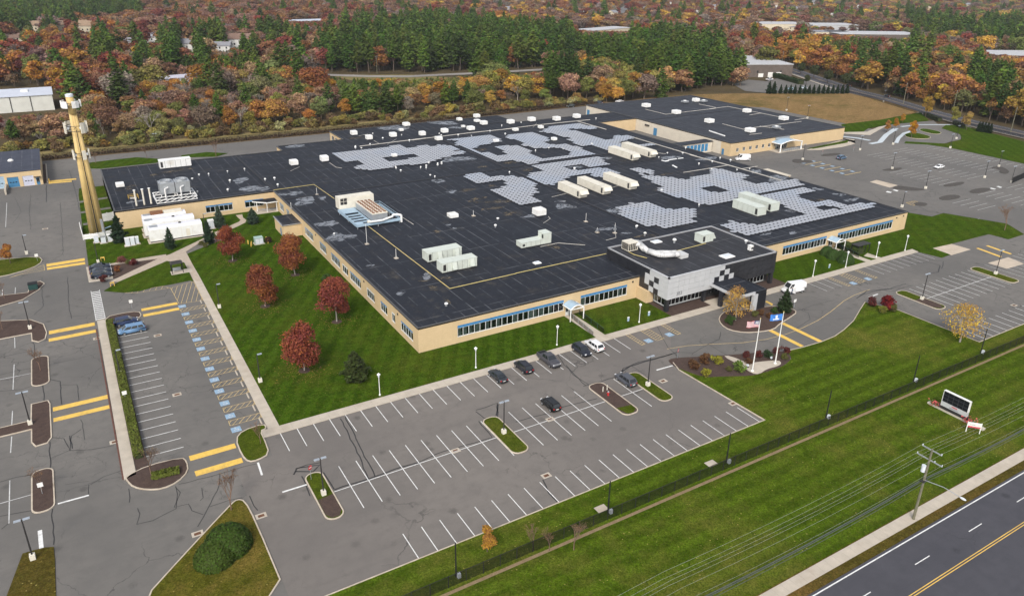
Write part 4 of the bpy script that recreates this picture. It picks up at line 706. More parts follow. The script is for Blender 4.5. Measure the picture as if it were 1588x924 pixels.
def barrel_canopy(x, y, w, dep, z, label=None):
    """white framed barrel canopy projecting from a front wall at y"""
    mb = MB(); n = 8; ys = (y, y-dep)
    pts = [(x-w/2+w*i/n, z+.75*math.sin(math.pi*i/n)) for i in range(n+1)]
    for (xa, za), (xb, zb) in zip(pts[:-1], pts[1:]):
        mb.quad((xa,ys[1],za),(xb,ys[1],zb),(xb,ys[0],zb),(xa,ys[0],za)); mb.quad((xa,ys[0],za-.06),(xb,ys[0],zb-.06),(xb,ys[1],zb-.06),(xa,ys[1],za-.06))
    mb.build('door_canopy', M_SKYB, mainb)
    fr = MB()
    for (xa, za), (xb, zb) in zip(pts[:-1], pts[1:]): fr.cyl((xa,ys[1],za-.05),(xb,ys[1],zb-.05),.13,n=6)
    fr.cyl((x-w/2,ys[1],z-.05),(x+w/2,ys[1],z-.05),.12,n=6); fr.cyl((x-w/2,ys[0],z-.05),(x-w/2,ys[1],z-.05),.12,n=6); fr.cyl((x+w/2,ys[0],z-.05),(x+w/2,ys[1],z-.05),.12,n=6)
    fr.build('canopy_frame', M_WHITE, mainb)
    for sx in (-1, 1): MB().cyl((x+sx*w/2,ys[1],0),(x+sx*w/2,ys[1],z),.12,n=8).build('canopy_post', M_WHITE, mainb)
barrel_canopy(85.8, 118.35, 3.4, 3.0, 2.9); barrel_canopy(171.7, 118.35, 3.6, 3.0, 2.9)
# connectors between the main and the rear building
MB().prism([(204.9,217.6),(226.3,217.6),(226.3,222.2),(204.9,222.2)], 4.25, 4.5).build('link_roof', M_ROOF2, mainb)
cw = MB(); cops = [(1.0+2.0*i, 2.7+2.0*i, .6, 3.7) for i in range(9)]
wall_face(cw, (205.2,217.9), (226.2,217.9), -.2, 4.25, cops); cw.build('link_wall', M_WALLP, mainb)
for i, o in enumerate(cops): MB().box(205.2+o[0], 218.0, o[2], 205.2+o[1], 218.05, o[3]).build('link_window', paint('blue_panel_glass', (.05,.22,.42), .25, .2, .8, spec=.5), mainb)
MB().box(213.5,180.5,-.1,216.5,196,3.2).build('loading_dock', M_WALLP, mainb) if False else None
# loading dock bump on the right side
MB().box(204.9,166,-.1,211.5,176,4.0).build('dock_wall', M_WALL, mainb); MB().box(204.9,165.8,4.0,211.7,176.2,4.2).build('dock_roof', M_WALLP, mainb)
# dark vents on the walls
for q in ((50,138.49), (48.6,124.99)): pass
for x, z in ((103.1,4.3),(199.8,4.3),(203,4.4)): MB().box(x-.2,118.3,z-.2,x+.2,118.39,z+.2).build('wall_lamp', M_DARKM, mainb)
for y in (128.4,147.6,183): MB().box(50.5,y-.2,4.1,50.59,y+.2,4.5).build('wall_lamp', M_DARKM, mainb)

# ------------------------------------------------------------------ black entrance block (clad upper storey on recessed glass)
ent = thing('entrance_block', 'black clad two storey entrance block with pale checkered corner panels', 'building', (0, 0, 0))
EX0, EX1, EY0, EY1, EZ0, EZ1 = 105.0, 138.6, 109.0, 130.6, 3.0, 8.2
MB().box(EX0+.12, EY0+.12, EZ0, EX1-.12, EY1-.1, EZ1-.35).build('upper_storey', M_INT, ent)
MB().box(EX0+.1, EY0+.1, EZ1-.34, EX1-.1, EY1-.1, EZ1-.22).build('roof', roof_mat('entrance_roof_membrane', (.032,.033,.038)), ent)
MB().box(EX0+.05, EY0+.05, EZ0-.06, EX1-.05, EY1-.05, EZ0-.003).build('soffit', M_DARKM, ent)
NC, NR = 22, 4; cwid = (EX1-EX0)/NC; rhei = (EZ1-EZ0)/NR; NL = 14; lwid = (EY1-EY0)/NL
pf = {}
for nm, mt in (('w', M_WHITEP), ('b', M_BLACKP)):
    pf['f'+nm] = MB().box(.025, 0, .025, cwid-.025, .1, rhei-.025).mesh('cladding_panel', mt); pf['l'+nm] = MB().box(0, .025, .025, .1, lwid-.025, rhei-.025).mesh('cladding_panel', mt)
chk = {(10,0):'b',(10,1):'w',(10,2):'b',(10,3):'w',(11,0):'b',(11,1):'b',(11,2):'w',(11,3):'b',(9,0):'b',(9,1):'b',(12,2):'b',(12,1):'w',(10,0):'b'}
for r in range(NR):
    for i in range(NC):
        col = chk.get((i, r), 'w' if i < 10 else 'b'); link('cladding_panel', pf['f'+col], ent, (EX0+cwid*i, EY0, EZ0+rhei*r))
        if r > -1: link('cladding_panel', pf['fb'], ent, (EX0+cwid*i, EY1-.1, EZ0+rhei*r)) if r >= 2 else None
    for i in range(NL):
        lchk = {(3,3):'w',(3,2):'w',(3,1):'w',(2,2):'b',(4,2):'w',(3,0):'b',(4,1):'b',(5,1):'b',(2,0):'w',(4,0):'b',(2,3):'w',(4,3):'b'}
        lchk = {(3,3):'w',(2,3):'w',(2,2):'b',(3,2):'w',(4,2):'w',(3,1):'b',(4,1):'w',(2,1):'w',(2,0):'b',(3,0):'w'}
        col = lchk.get((i, r), 'w' if i < 3 else 'b'); link('cladding_panel', pf['l'+col], ent, (EX0, EY0+lwid*i, EZ0+rhei*r)); link('cladding_panel', pf['lb'], ent, (EX1-.1, EY0+lwid*i, EZ0+rhei*r))
coping(ent, [(EX0+.15,EY1-.15),(EX0+.15,EY0+5.6)], EZ1-.22, .32, .26, M_COPEL, False); coping(ent, [(EX0+10*cwid,EY0+.15),(EX1-.15,EY0+.15),(EX1-.15,EY1-.15),(EX0+.15,EY1-.15)], EZ1-.221, .32, .26, M_COPEL, False)
coping(ent, [(EX0+.12,EY0+5.6),(EX0+.12,EY0+.12),(EX0+10*cwid,EY0+.12)], EZ1-.2, .4, .3, M_WHITEP, False)
gw = MB(); gops = [(.6,11.2,.5,2.85),(16,31,.5,2.85)]
wall_face(gw, (106.4,110.8), (138.4,110.8), -.1, 2.95, gops); wall_face(gw, (106.4,118.3), (106.4,110.8), -.1, 2.95, [(3.6,7.2,.5,2.85)]); gw.build('lower_wall', M_DARKM, ent)
for k, o in enumerate(gops): window_band(ent, (106.4,110.8), (138.4,110.8), *o, head=0, pane=1.15, seed=80+k, blinds=.15)
window_band(ent, (106.4,118.3), (106.4,110.8), 3.6,7.2,.5,2.85, head=0, pane=1.2, seed=85, blinds=.2)
MB().box(104.4,114.9,-.1,106.38,118.35,2.94).build('side_wall', M_WALL, ent)
for x, y in ((105.5,109.5),(116.6,109.6),(138.1,109.5)): MB().box(x-.4,y-.4,-.1,x+.4,y+.4,2.94).build('column', M_BLACKP, ent)
for x in (119, 121.2): door(ent, (x, 110.6), 0, 1.9, 2.6, M_DARKM)
cnp = MB().box(117.6,100.55,3.95,126.2,108.95,4.35).build('canopy', M_ROOF, ent)
coping(ent, [(117.6,108.9),(117.6,100.6)], 3.9, .22, .6, M_WHITEP, False, 'canopy_fascia'); coping(ent, [(117.6,100.6),(122.8,100.6)], 3.905, .22, .6, M_WHITEP, False, 'canopy_fascia'); coping(ent, [(122.9,100.6),(126.2,100.6),(126.2,108.9)], 3.91, .22, .6, M_BLACKP, False, 'canopy_fascia')
MB().box(122.2,100.2,-.1,123.4,100.9,3.95).build('canopy_pier', M_WHITEP, ent); MB().box(123.42,100.25,-.1,126.1,100.95,3.94).build('canopy_pier', M_BLACKP, ent); MB().box(125.5,101,-.1,126.1,104,3.94).build('canopy_pier', M_BLACKP, ent); MB().box(117.5,105.2,-.1,118.3,106.0,3.94).build('canopy_pier', M_BLACKP, ent)
def text(par, body, size, loc, rot, mat, ext=.02, name='lettering'):
    cu = bpy.data.curves.new(name, 'FONT'); cu.body = body; cu.size = size; cu.extrude = ext; cu.align_x = 'CENTER'; cu.align_y = 'CENTER'
    tmp = bpy.data.objects.new('tmp', cu); me = bpy.data.meshes.new_from_object(tmp); bpy.data.objects.remove(tmp); me.name = name
    me.materials.clear(); me.materials.append(mat); o = link(name, me, par, loc); o.rotation_euler = rot; return o
text(ent, '383', 1.15, (108.4, EY0-.03, EZ0+.95), (R(90), 0, 0), paint('grey_letters', (.16,.17,.18), .5, .1))

# ------------------------------------------------------------------ rear building
rear = thing('rear_building', 'plain beige rear building with flat grey roof and blue doors', 'building', (0, 0, 0))
ro = [(226.6,208.3),(296.8,208.3),(296.8,306),(226.6,306)]
rw = MB(); rops = [(3.4+3.7*i, 4.8+3.7*i, 1.6, 3.0) for i in range(7)]+[(26.5,33.5,.1,3.6)]
wall_face(rw, ro[0], ro[1], -.2, HR, rops); wall_face(rw, ro[1], ro[2], -.2, HR, []); rw.build('wall', M_WALL, rear)
rw = MB(); wall_face(rw, ro[2], ro[3], -.2, HR, []); wall_face(rw, ro[3], (226.6,213.5), -.2, HR, []); rw.build('wall', M_WALLP, rear)
rw = MB(); wall_face(rw, (226.6,213.5), ro[0], -.2, HR, []); rw.build('wall', M_WALL, rear)
for k, o in enumerate(rops): window_band(rear, ro[0], ro[1], *o, head=0, seed=90+k, pane=.7 if k < 7 else 1.0, blinds=.9 if k < 4 else .3)
rroof = MB().prism(ro, HR-.35, HR-.06).build('roof', M_ROOF2, rear)
for k in range(4): coping(rear, [ro[k], ro[(k+1) % 4]], HR-.02+.002*k, .4, .14, M_COPE, False)
for q, w, hh in (((227.38,253.4),2.2,3.3),((227.01,303.97),2.0,3.3)): 
    d_ = MB().box(226.46, q[1]-w/2, .05, 226.56, q[1]+w/2, hh).build('door', M_BLUEM, rear); MB().box(226.4, q[1]-.9, 1.0, 226.45, q[1]-.8, 1.3).build('handle', M_GREYM, d_)
d_ = MB().box(226.5,209.5+2,.05,226.58,209.5+3.2,2.4).build('door', M_BLUEM, rear)
MB().box(226.3,257.6,3.2,226.6,260.5,3.9).build('door_awning', M_DARKM, rear); MB().box(252.2,207.7,4.3,260.5,208.28,5.2).build('stone_panel', M_GREYM, rear)
mb = MB(); n = 8; pts = [(250.2+13*i/n, 3.5+1.0*math.sin(math.pi*i/n)) for i in range(n+1)]
for (xa, za), (xb, zb) in zip(pts[:-1], pts[1:]):
    mb.quad((xa,203.2,za),(xb,203.2,zb),(xb,208.25,zb),(xa,208.25,za)); mb.quad((xa,208.25,za-.15),(xb,208.25,zb-.15),(xb,203.2,zb-.15),(xa,203.2,za-.15))
mb.build('entrance_canopy', M_SKYB, rear); mb = MB()
for (xa, za), (xb, zb) in zip(pts[:-1], pts[1:]): mb.cyl((xa,203.2,za-.05),(xb,203.2,zb-.05),.22,n=6)
mb.cyl((250.2,203.2,3.4),(250.2,208.2,3.4),.2,n=6); mb.cyl((263.2,203.2,3.4),(263.2,208.2,3.4),.2,n=6); mb.build('canopy_frame', M_WHITE, rear)
for x in (250.4,263): MB().cyl((x,203.4,0),(x,203.4,3.5),.3,n=8).build('canopy_post', M_WHITE, rear)
MB().box(249,203,-.1,265,208.2,.2).build('entrance_step', M_CONC, rear); mb = MB()
for i in range(9): mb.cyl((252+1.3*i,203.3,.2),(252+1.3*i,203.3,1.2),.04,n=5)
mb.tube([(252,203.3,1.2),(262.5,203.3,1.2)], .05).tube([(252,203.3,.7),(262.5,203.3,.7)], .04); mb.build('entrance_rail', M_BLUEM, rear)
def run2(pts, r, mat): return MB().tube([(a[0], a[1], HR+.12) for a in pts], r, 6).build('roof_pipe', mat, rroof)
for q in ([(245.3,282.98),(245.11,267.91),(278.79,269.03)], [(280.03,282.13),(280.58,270.83)], [(274.79,269.4),(288.31,270.09),(289.41,237.37)], [(252.4,225.8),(272.16,226.16),(289.48,225.9)], [(252.42,238.52),(251.63,225.07)], [(280.34,248.52),(289.53,249.36)], [(289.52,229.62),(298.37,230.28)], [(245.55,216.27),(252.45,215.92)], [(263.55,227),(267.54,216.98)]): run2(q, .12, M_GPIPE)
run2([(235.86,229.78),(234.03,219.04)], .3, M_WHITE)
curb2 = lambda a, b: MB().cbox((a[0]+b[0])/2, (a[1]+b[1])/2, HR-.07, math.hypot(b[0]-a[0], b[1]-a[1]), .6, .14, 0, math.atan2(b[1]-a[1], b[0]-a[0])).build('roof_joint', paint('joint_cover', (.022,.022,.026)), rroof)
curb2((227.27,260.98), (296.24,262.93))

# ------------------------------------------------------------------ garage at the left edge, shed, far buildings
gar = thing('garage', 'beige garage with blue and white roller doors at the left edge', 'building', (0, 0, 0))
gr = MB(); gops = [(-22.2-1.5+40, -22.2+1.8+40, .02, 4.0), (-19.7+40, -16.5+40, .02, 3.4), (-15.4+40, -12.3+40, .02, 3.4), (-11.7+40, -10.7+40, .02, 2.4)]
wall_face(gr, (-40,287.6), (-9.9,287.6), -.2, 4.9, gops); wall_face(gr, (-9.9,287.6), (-9.9,322), -.2, 4.9, []); wall_face(gr, (-9.9,322), (-40,322), -.2, 4.9, []); gr.build('wall', M_WALL, gar)
for k, (o, m) in enumerate(zip(gops[:3], (M_SKYB, M_BLUEM, paint('lavender_white_door', (.55,.57,.68), .5, .06)))):
    dd = MB(); W_ = o[1]-o[0]
    for j in range(5): dd.box(0, 0, (o[3]-.02)*j/5, W_, .08, (o[3]-.02)*(j+1)/5-.03)
    dr = dd.build('roller_door', m, gar); dr.location = (-40+o[0], 287.72, .02)
    for i in range(3): MB().box(W_*(.17+.25*i), -.03, 1.5, W_*(.17+.25*i)+.5, -.005, 1.8).build('pane', M_BLACK, dr)
door(gar, (-40+gops[3][0], 287.6), 0, 1.0, 2.35, M_BLUEM); MB().box(-12.2,286.6,2.7,-10.3,287.58,2.85).build('awning', M_DARKM, gar)
MB().prism([(-40.1,287.5),(-9.8,287.5),(-9.8,322.1),(-40.1,322.1)], 4.9, 5.06).build('roof', roof_mat('garage_roof_membrane', (.05,.055,.075), dust=.1), gar); MB().lathe([(.9,5.05),(.9,5.3),(.5,5.7),(.05,5.8)], -18.5, 305, 8).build('roof_vent', M_WHITE, gar)
MB().box(-20.6,279,-.1,-20.1,287.5,1.5).build('ramp_wall', M_CONC, gar); MB().box(-8.9,289,-.1,-8.6,317,.3).build('bed_kerb', M_CONC, gar); MB().box(-9.85,289,-.1,-8.9,317,.16).build('bed', M_MULCH, gar)
for k in range(3): tag(MB().cyl((-8.2+.0*k,288.6+.9*k,0),(-8.2,288.6+.9*k,1.1),.12,n=8).build('bollard', M_YEL), 'yellow bollard guarding the garage corner', 'bollard', 'bollards at the garage')
sh = thing('storage_shed', 'pale metal storage shed at the edge of the woods', 'building', (0, 0, 0))
MB().prism([(-60,441),(-3.0,441),(-3.0,469),(-60,469)], -.3, 7.2).build('wall', paint('ribbed_pale_wall', (.60,.60,.55), .6, .08, .3), sh)
MB().add([(-60.5,440.5,7.25),(-2.5,440.5,7.25),(-2.5,455,9.2),(-60.5,455,9.2),(-2.5,469.5,7.25),(-60.5,469.5,7.25)], [(0,1,2,3),(3,2,4,5),(1,4,2),(0,3,5)]).build('roof', paint('blue_grey_metal_roof', (.50,.53,.60), .5, .06, .4), sh)
for x in (-12.5,-21,-29.5,-38): MB().box(x-.15,440.8,-.2,x+.15,440.97,7.2).build('wall_rib', M_DARKM, sh)
MB().box(-16,448,8.0,-13,451,9.2).build('roof_vent', M_WHITE, sh)
def house(x, y, lx, ly, a, h, rh, wallm, roofm, label, cat='house', nwin=4):
    o = thing('suburban_house' if cat == 'house' else 'flat_roof_building', label, cat, (x, y, -.3), a)
    MB().box(-lx/2,-ly/2,0,lx/2,ly/2,h).build('wall', wallm, o)
    if rh:
        e = .5; MB().add([(-lx/2-e,-ly/2-e,h),(lx/2+e,-ly/2-e,h),(lx/2+e,0,h+rh),(-lx/2-e,0,h+rh),(lx/2+e,ly/2+e,h),(-lx/2-e,ly/2+e,h)], [(0,1,2,3),(3,2,4,5),(0,5,4,1)]).build('roof', roofm, o)
        MB().add([(lx/2,-ly/2,h),(lx/2,ly/2,h),(lx/2,0,h+rh-.2),(-lx/2,-ly/2,h),(-lx/2,ly/2,h),(-lx/2,0,h+rh-.2)], [(0,1,2),(4,3,5)]).build('gable', wallm, o)
        MB().box(lx*.2,-.5,h+rh*.4,lx*.2+.9,.5,h+rh+1).build('chimney', M_BRICK, o)
    else:
        MB().box(-lx/2-.2,-ly/2-.2,h,lx/2+.2,ly/2+.2,h+.5).build('roof', roofm, o)
    wm_ = MB().box(-.6,0,0,.6,.06,1.5).mesh('window', M_BLACK)
    for i in range(nwin):
        for z in ((1.0, 3.8) if h > 5 and rh else (h*.35,)): link('window', wm_, o, (-lx/2+lx*(i+.5)/nwin, -ly/2-.05, z))
    return o
RW = paint('white_clapboard', (.74,.73,.70), .7, .06, .4); RC = paint('cream_clapboard', (.62,.54,.40), .7, .08, .4); RT = paint('tan_shingle', (.30,.21,.14), .9, .15, .5); RG = paint('grey_shingle', (.25,.25,.27), .9, .15, .5); RB = paint('brown_shingle', (.20,.13,.10), .9, .15, .5); RWH = paint('white_membrane', (.46,.46,.47), .7, .05, .3); RBR = paint('far_brick', (.13,.105,.09), .9, .15, .4)
house(15,930,48,16,-.15,7.5,4.2,RC,RT,'long tan roofed apartment house among the trees at far left',nwin=10); house(36,905,26,16,-.15,8,4.5,RC,RT,'tan roofed wing of the far apartment house',nwin=6)
house(-8,940,16,14,-.1,7,4,RW,RT,'small cream gable beside the far apartment house'); house(-20,815,22,12,.1,5.5,3.4,RC,RB,'brown roofed house at the far left edge')
house(80,770,20,13,-.3,6.4,3.6,RW,RG,'white grey roofed house in a clearing of the pines'); house(60,750,12,9,.2,5,3,RW,RG,'low grey roofed house left of the white house',nwin=2)
house(100,690,24,12,-.4,7,3.6,RW,RG,'white house half hidden by tall pines',nwin=5); house(140,700,26,14,-.4,8.5,4.4,RW,RB,'white brown roofed house right of the hidden one',nwin=5); house(122,672,16,10,-.4,6,3,RW,RG,'white lean house in front of the pines',nwin=3)
house(62,492,30,13,.25,6.0,0,RW,paint('lilac_metal_roof',(.52,.51,.58),.6,.06,.3),'low pale building glimpsed through brown trees','building',5)
house(270,935,48,24,.1,6,0,RWH,paint('pale_blue_membrane',(.50,.54,.62),.7,.05,.2),'flat white roofed building far in the woods','building',6)
wbl = house(440,392,34,52,-.42,8.5,0,RBR,RWH,'brown brick industrial building with a white flat roof by the road','building',2)
for k, x in enumerate((-6, 1, 7)): MB().box(x-1.8,-26.3,.1,x+1.8,-26.1,3.4 if k else 2.6).build('dock_door', RW, wbl)
for k, (x, y, lx, ly, a, h) in enumerate(((775,662,60,40,-.4,9),(835,635,60,36,-.4,8),(765,525,90,40,-.5,8),(705,345,60,40,-.5,7),(735,560,40,24,-.4,8),(530,690,70,24,.3,7))):
    house(x, y, lx, ly, a, h, 0, (RC, RWH, RBR, RBR, RC, RC, RW, RW)[k], RWH if k not in (4,) else RG, ('pale flat roofed warehouse at the left of the far row', 'white roofed warehouse in the middle of the far row', 'long grey roofed warehouse among orange trees', 'low white roofed building at the right edge', 'small grey roofed building among orange trees', 'tan roofed low building beyond the pine belt', 'white flat building in the far right woods', 'white flat building beyond the far row of warehouses')[k], 'building', 6)
rg = random.Random(77)
for k in range(26):
    x, y = [(821.61,1254.87),(782.01,1125.04),(739.37,1018.61),(890.94,1187.7),(742.42,948.08),(892.95,1052.04),(1039.19,1149.89),(900.06,934.03),(1057.82,1049.65),(1234.05,1153.78),(975.21,875.54),(1222.83,1052.48),(1142.15,939.28),(1403.76,1112.19),(1070.96,811.09),(1352.08,969.23),(770.41,668.54),(777.03,644.52),(692.43,1238.32),(641.63,1084.33),(791.94,1314.22),(585.69,1178.7),(802.69,806.35),(807.4,863.57),(1459.04,892.54),(1730.77,973.52)][k]
    house(x, y, rg.uniform(12,18), rg.uniform(9,12), rg.uniform(-.8,.8), rg.uniform(5,7), rg.uniform(2.6,3.8), rg.choice((RW, RW, RC)), rg.choice((RG, RB, RT)), 'small house in the far suburb beyond the woods', nwin=3)['group'] = 'houses of the far suburb'
# ------------------------------------------------------------------ solar arrays: chamfered pale panels laid edge to edge on low feet
t = NT('pale_solar_panel'); p = t.pos()
c = t.mix(t.rng(t.noise(p, .6, 4), .3, .7), (.35, .36, .39), (.44, .45, .48)); c = t.mix(t.rng(t.noise(p, .05, 4, .6), .5, .62, 0, .5), c, (.34, .40, .50))
c = t.mix(t.rng(t.n('TexWave', {'Vector': p, 'Scale': 2.2, 'Distortion': 0}, bands_direction='X').outputs[0], .3, .7, 0, .2), c, (.30, .31, .34))
M_SOLAR = t.bsdf(c, .4, .2, .5)
SX, SY = 1.52, 1.64
def panel_geo(mb, x, y, z):
    a, b, k = .735, .79, .56
    ring = [(-a+k,-b),(a-k*.45,-b),(a,-b+k*.45),(a,b-k),(a-k,b),(-a+k*.45,b),(-a,b-k*.45),(-a,-b+k)]
    mb.add([(x+u, y+v, z) for u, v in ring]+[(x+u, y+v, z-.05) for u, v in ring], [tuple(range(8))]+[(i+8,(i+1) % 8+8,(i+1) % 8,i) for i in range(8)])
pm1 = MB(); panel_geo(pm1, 0, 0, 0); PANEL = pm1.mesh('solar_panel', M_SOLAR)
def solar(poly, holes, label, single=False):
    xs = [q[0] for q in poly]; ys = [q[1] for q in poly]; cells = []
    for i in range(int(min(xs)/SX), int(max(xs)/SX)+2):
        for j in range(int(min(ys)/SY), int(max(ys)/SY)+2):
            x, y = i*SX, j*SY
            if inpoly(x, y, poly) and not any(inpoly(x, y, h) for h in holes): cells.append((x, y))
    x0 = sum(c_[0] for c_ in cells)/len(cells); y0 = sum(c_[1] for c_ in cells)/len(cells)
    o = thing('solar_array', label, 'solar panels', (x0, y0, HR-.05), 0, 'solar arrays on the big roof')
    ft = MB()
    if single and len(cells) <= 300:
        for x, y in cells: link('solar_panel', PANEL, o, (x-x0, y-y0, .36))
    else:
        mb = MB()
        for x, y in cells: panel_geo(mb, x-x0, y-y0, .36)
        mb.build('solar_panel_rows', M_SOLAR, o)['kind'] = 'stuff'
    for x, y in cells: ft.box(x-x0+.55, y-y0-.05, 0, x-x0+.65, y-y0+.05, .31)
    ft.build('panel_feet', M_GREYM, o)['kind'] = 'stuff'
    return o
solar([(132.22,162.05),(139.8,162.5),(139.89,160.83),(143.63,160.88),(144.49,151.57),(148.97,150.91),(149.48,149.58),(151.55,149.17),(147.01,144.41),(144.02,144.04),(142.91,140.12),(132.92,139.35),(131.71,141.83),(132.09,144.09),(127.89,144.21),(128.04,157),(131.15,157.72)], [], 'solar array nearest the black entrance block', True)
solar([(147.02,134.71),(151.82,136.52),(156.83,130.01),(175.54,130.31),(176.13,138.39),(178.63,142.95),(177.08,144.54),(176.6,147.86),(176.99,150.78),(179.6,150.58),(198.62,150.38),(198.87,145.6),(188.6,144.58),(188.07,136.76),(193.87,136.68),(193.84,130.33),(200.18,129.51),(203.66,129.53),(201.69,126.85),(194.1,125.15),(151.2,124.92),(146.79,125.29),(145.81,129.32)], [[(183.23,133.13),(186.47,133.2),(189.55,131.54),(188.87,129.03),(187.31,130.94),(183.13,130.35)]], 'L shaped solar array along the front right roof edge')
solar([(183.86,175.59),(188.23,180.64),(193.19,180.05),(192.67,176.8),(191.91,172.79),(194.22,172.06),(194.42,167.64),(188.37,167.11),(188.27,159.52),(200.08,158.16),(205.08,157.8),(199.55,150.91),(192.18,151.42),(173.16,150.63),(173.17,157.82),(174.01,165.36),(168.58,165.25),(168.22,159.23),(171.99,158.85),(171.84,150.95),(163.91,150.62),(155.8,150.91),(155.67,157.31),(153.65,165.41),(155.39,171.01),(159.05,172.45),(159.37,177.5),(161.6,187.35),(165.44,187.23),(165.17,182.63),(167.29,181.51),(170.89,175.44)], [], 'largest solar array on the right half of the roof')
solar([(163.67,194.33),(167.92,194.62),(169.19,188.94),(165.95,184.83),(163.65,185.1),(163.4,187.14),(163.05,192.17)], [], 'small solar array behind the pair of long rooftop units')
solar([(151.73,257.28),(155.86,262.2),(165.9,262.17),(166.21,251.25),(164.61,244.56),(160.92,243.14),(159.51,238.68),(166.92,236.14),(167.35,230.2),(166.58,217.94),(151.15,217.48),(135.43,216.07),(135.21,223.62),(127.58,223.32),(128.15,229.49),(129.16,246.88),(127.37,255.26),(131.38,260.97),(127.6,264.24),(138.31,264.85),(148.04,264.06),(147.17,251.53),(138.57,250.75),(134.87,250.76),(132.5,246.37),(129.81,246.54),(129.36,239.03),(133.06,238.28),(133.46,231.73),(137.64,231.84),(139.49,245.23),(147.9,243.9),(148.72,243.23),(147.3,230.88),(145.29,230.17),(145.18,221.15),(152.27,220.8),(157.37,219.85),(158.37,223.37),(159.83,223.79),(160.97,227.97),(159.3,232.5),(151.28,236.04),(150.08,243.54),(152.48,245.52)], [], 'winding solar array across the middle of the roof')
solar([(170.13,260.75),(179.45,267.46),(195.44,268.22),(196.51,257.24),(192.59,253.83),(188.09,258.41),(183.71,259.87),(184.34,251.3),(184.55,246.11),(185.01,235.42),(189.24,235.3),(193.14,240.29),(198.92,237.34),(197.92,233.61),(187.56,229.42),(185.26,224.11),(188.9,222.23),(197.9,222.78),(195.73,218.7),(187.89,220.21),(185,222.97),(180.63,221.47),(174.36,219.82),(174.1,221.16),(173.27,226.52),(175.08,229.36),(169.45,231),(170.95,243.32),(173.4,244.11),(173.05,251.99)], [], 'solar array at the far right corner of the roof')
solar([(136.75,214.34),(165.67,214.73),(160.82,202.24),(153.76,201.83),(152.3,203.62),(145.67,201.6),(157.73,199.75),(156.67,190.47),(148.81,188.09),(146.72,191.96),(147.88,196.06),(141.1,195.86),(134.02,192.32),(129.21,189.64),(126.71,191.83),(127.89,204.72),(135.17,205.66)], [[(145.82,208.04),(152.24,207.78),(152.83,202.83),(145.82,201.81)]], 'solar array between the two roof joints')
solar([(110.12,214.12),(116.26,214.2),(116.66,206.95),(123.96,206.34),(124.7,201.79),(125.85,201.64),(125.71,192.38),(123.42,191.46),(120,184.23),(116.42,182.99),(116.23,175.51),(108.02,175.57),(108.46,194.83),(116.92,195.34),(117.12,202.64),(108.26,202.94),(108.25,205.57),(109.36,206.75),(109.36,212.66)], [], 'solar array left of the long roof joint')
solar([(81.57,263.38),(109.01,264.2),(108.26,257.79),(117.2,259.97),(117.87,258.36),(118.03,255.79),(121.65,257.67),(125.1,254.01),(125.02,247.3),(122.32,245.71),(124.88,244.38),(125.41,241.75),(115.09,238.59),(104.55,232.85),(100.6,234.41),(96.52,235.02),(91.06,233.86),(87.36,233.34),(82.81,235.25),(81.28,240.49),(86.15,243.01),(85.42,248.11),(81.32,249.2)], [[(95.08,249.02),(107.44,248.78),(107.47,243.12),(94.67,242.21)]], 'leftmost solar array on the back part of the roof')

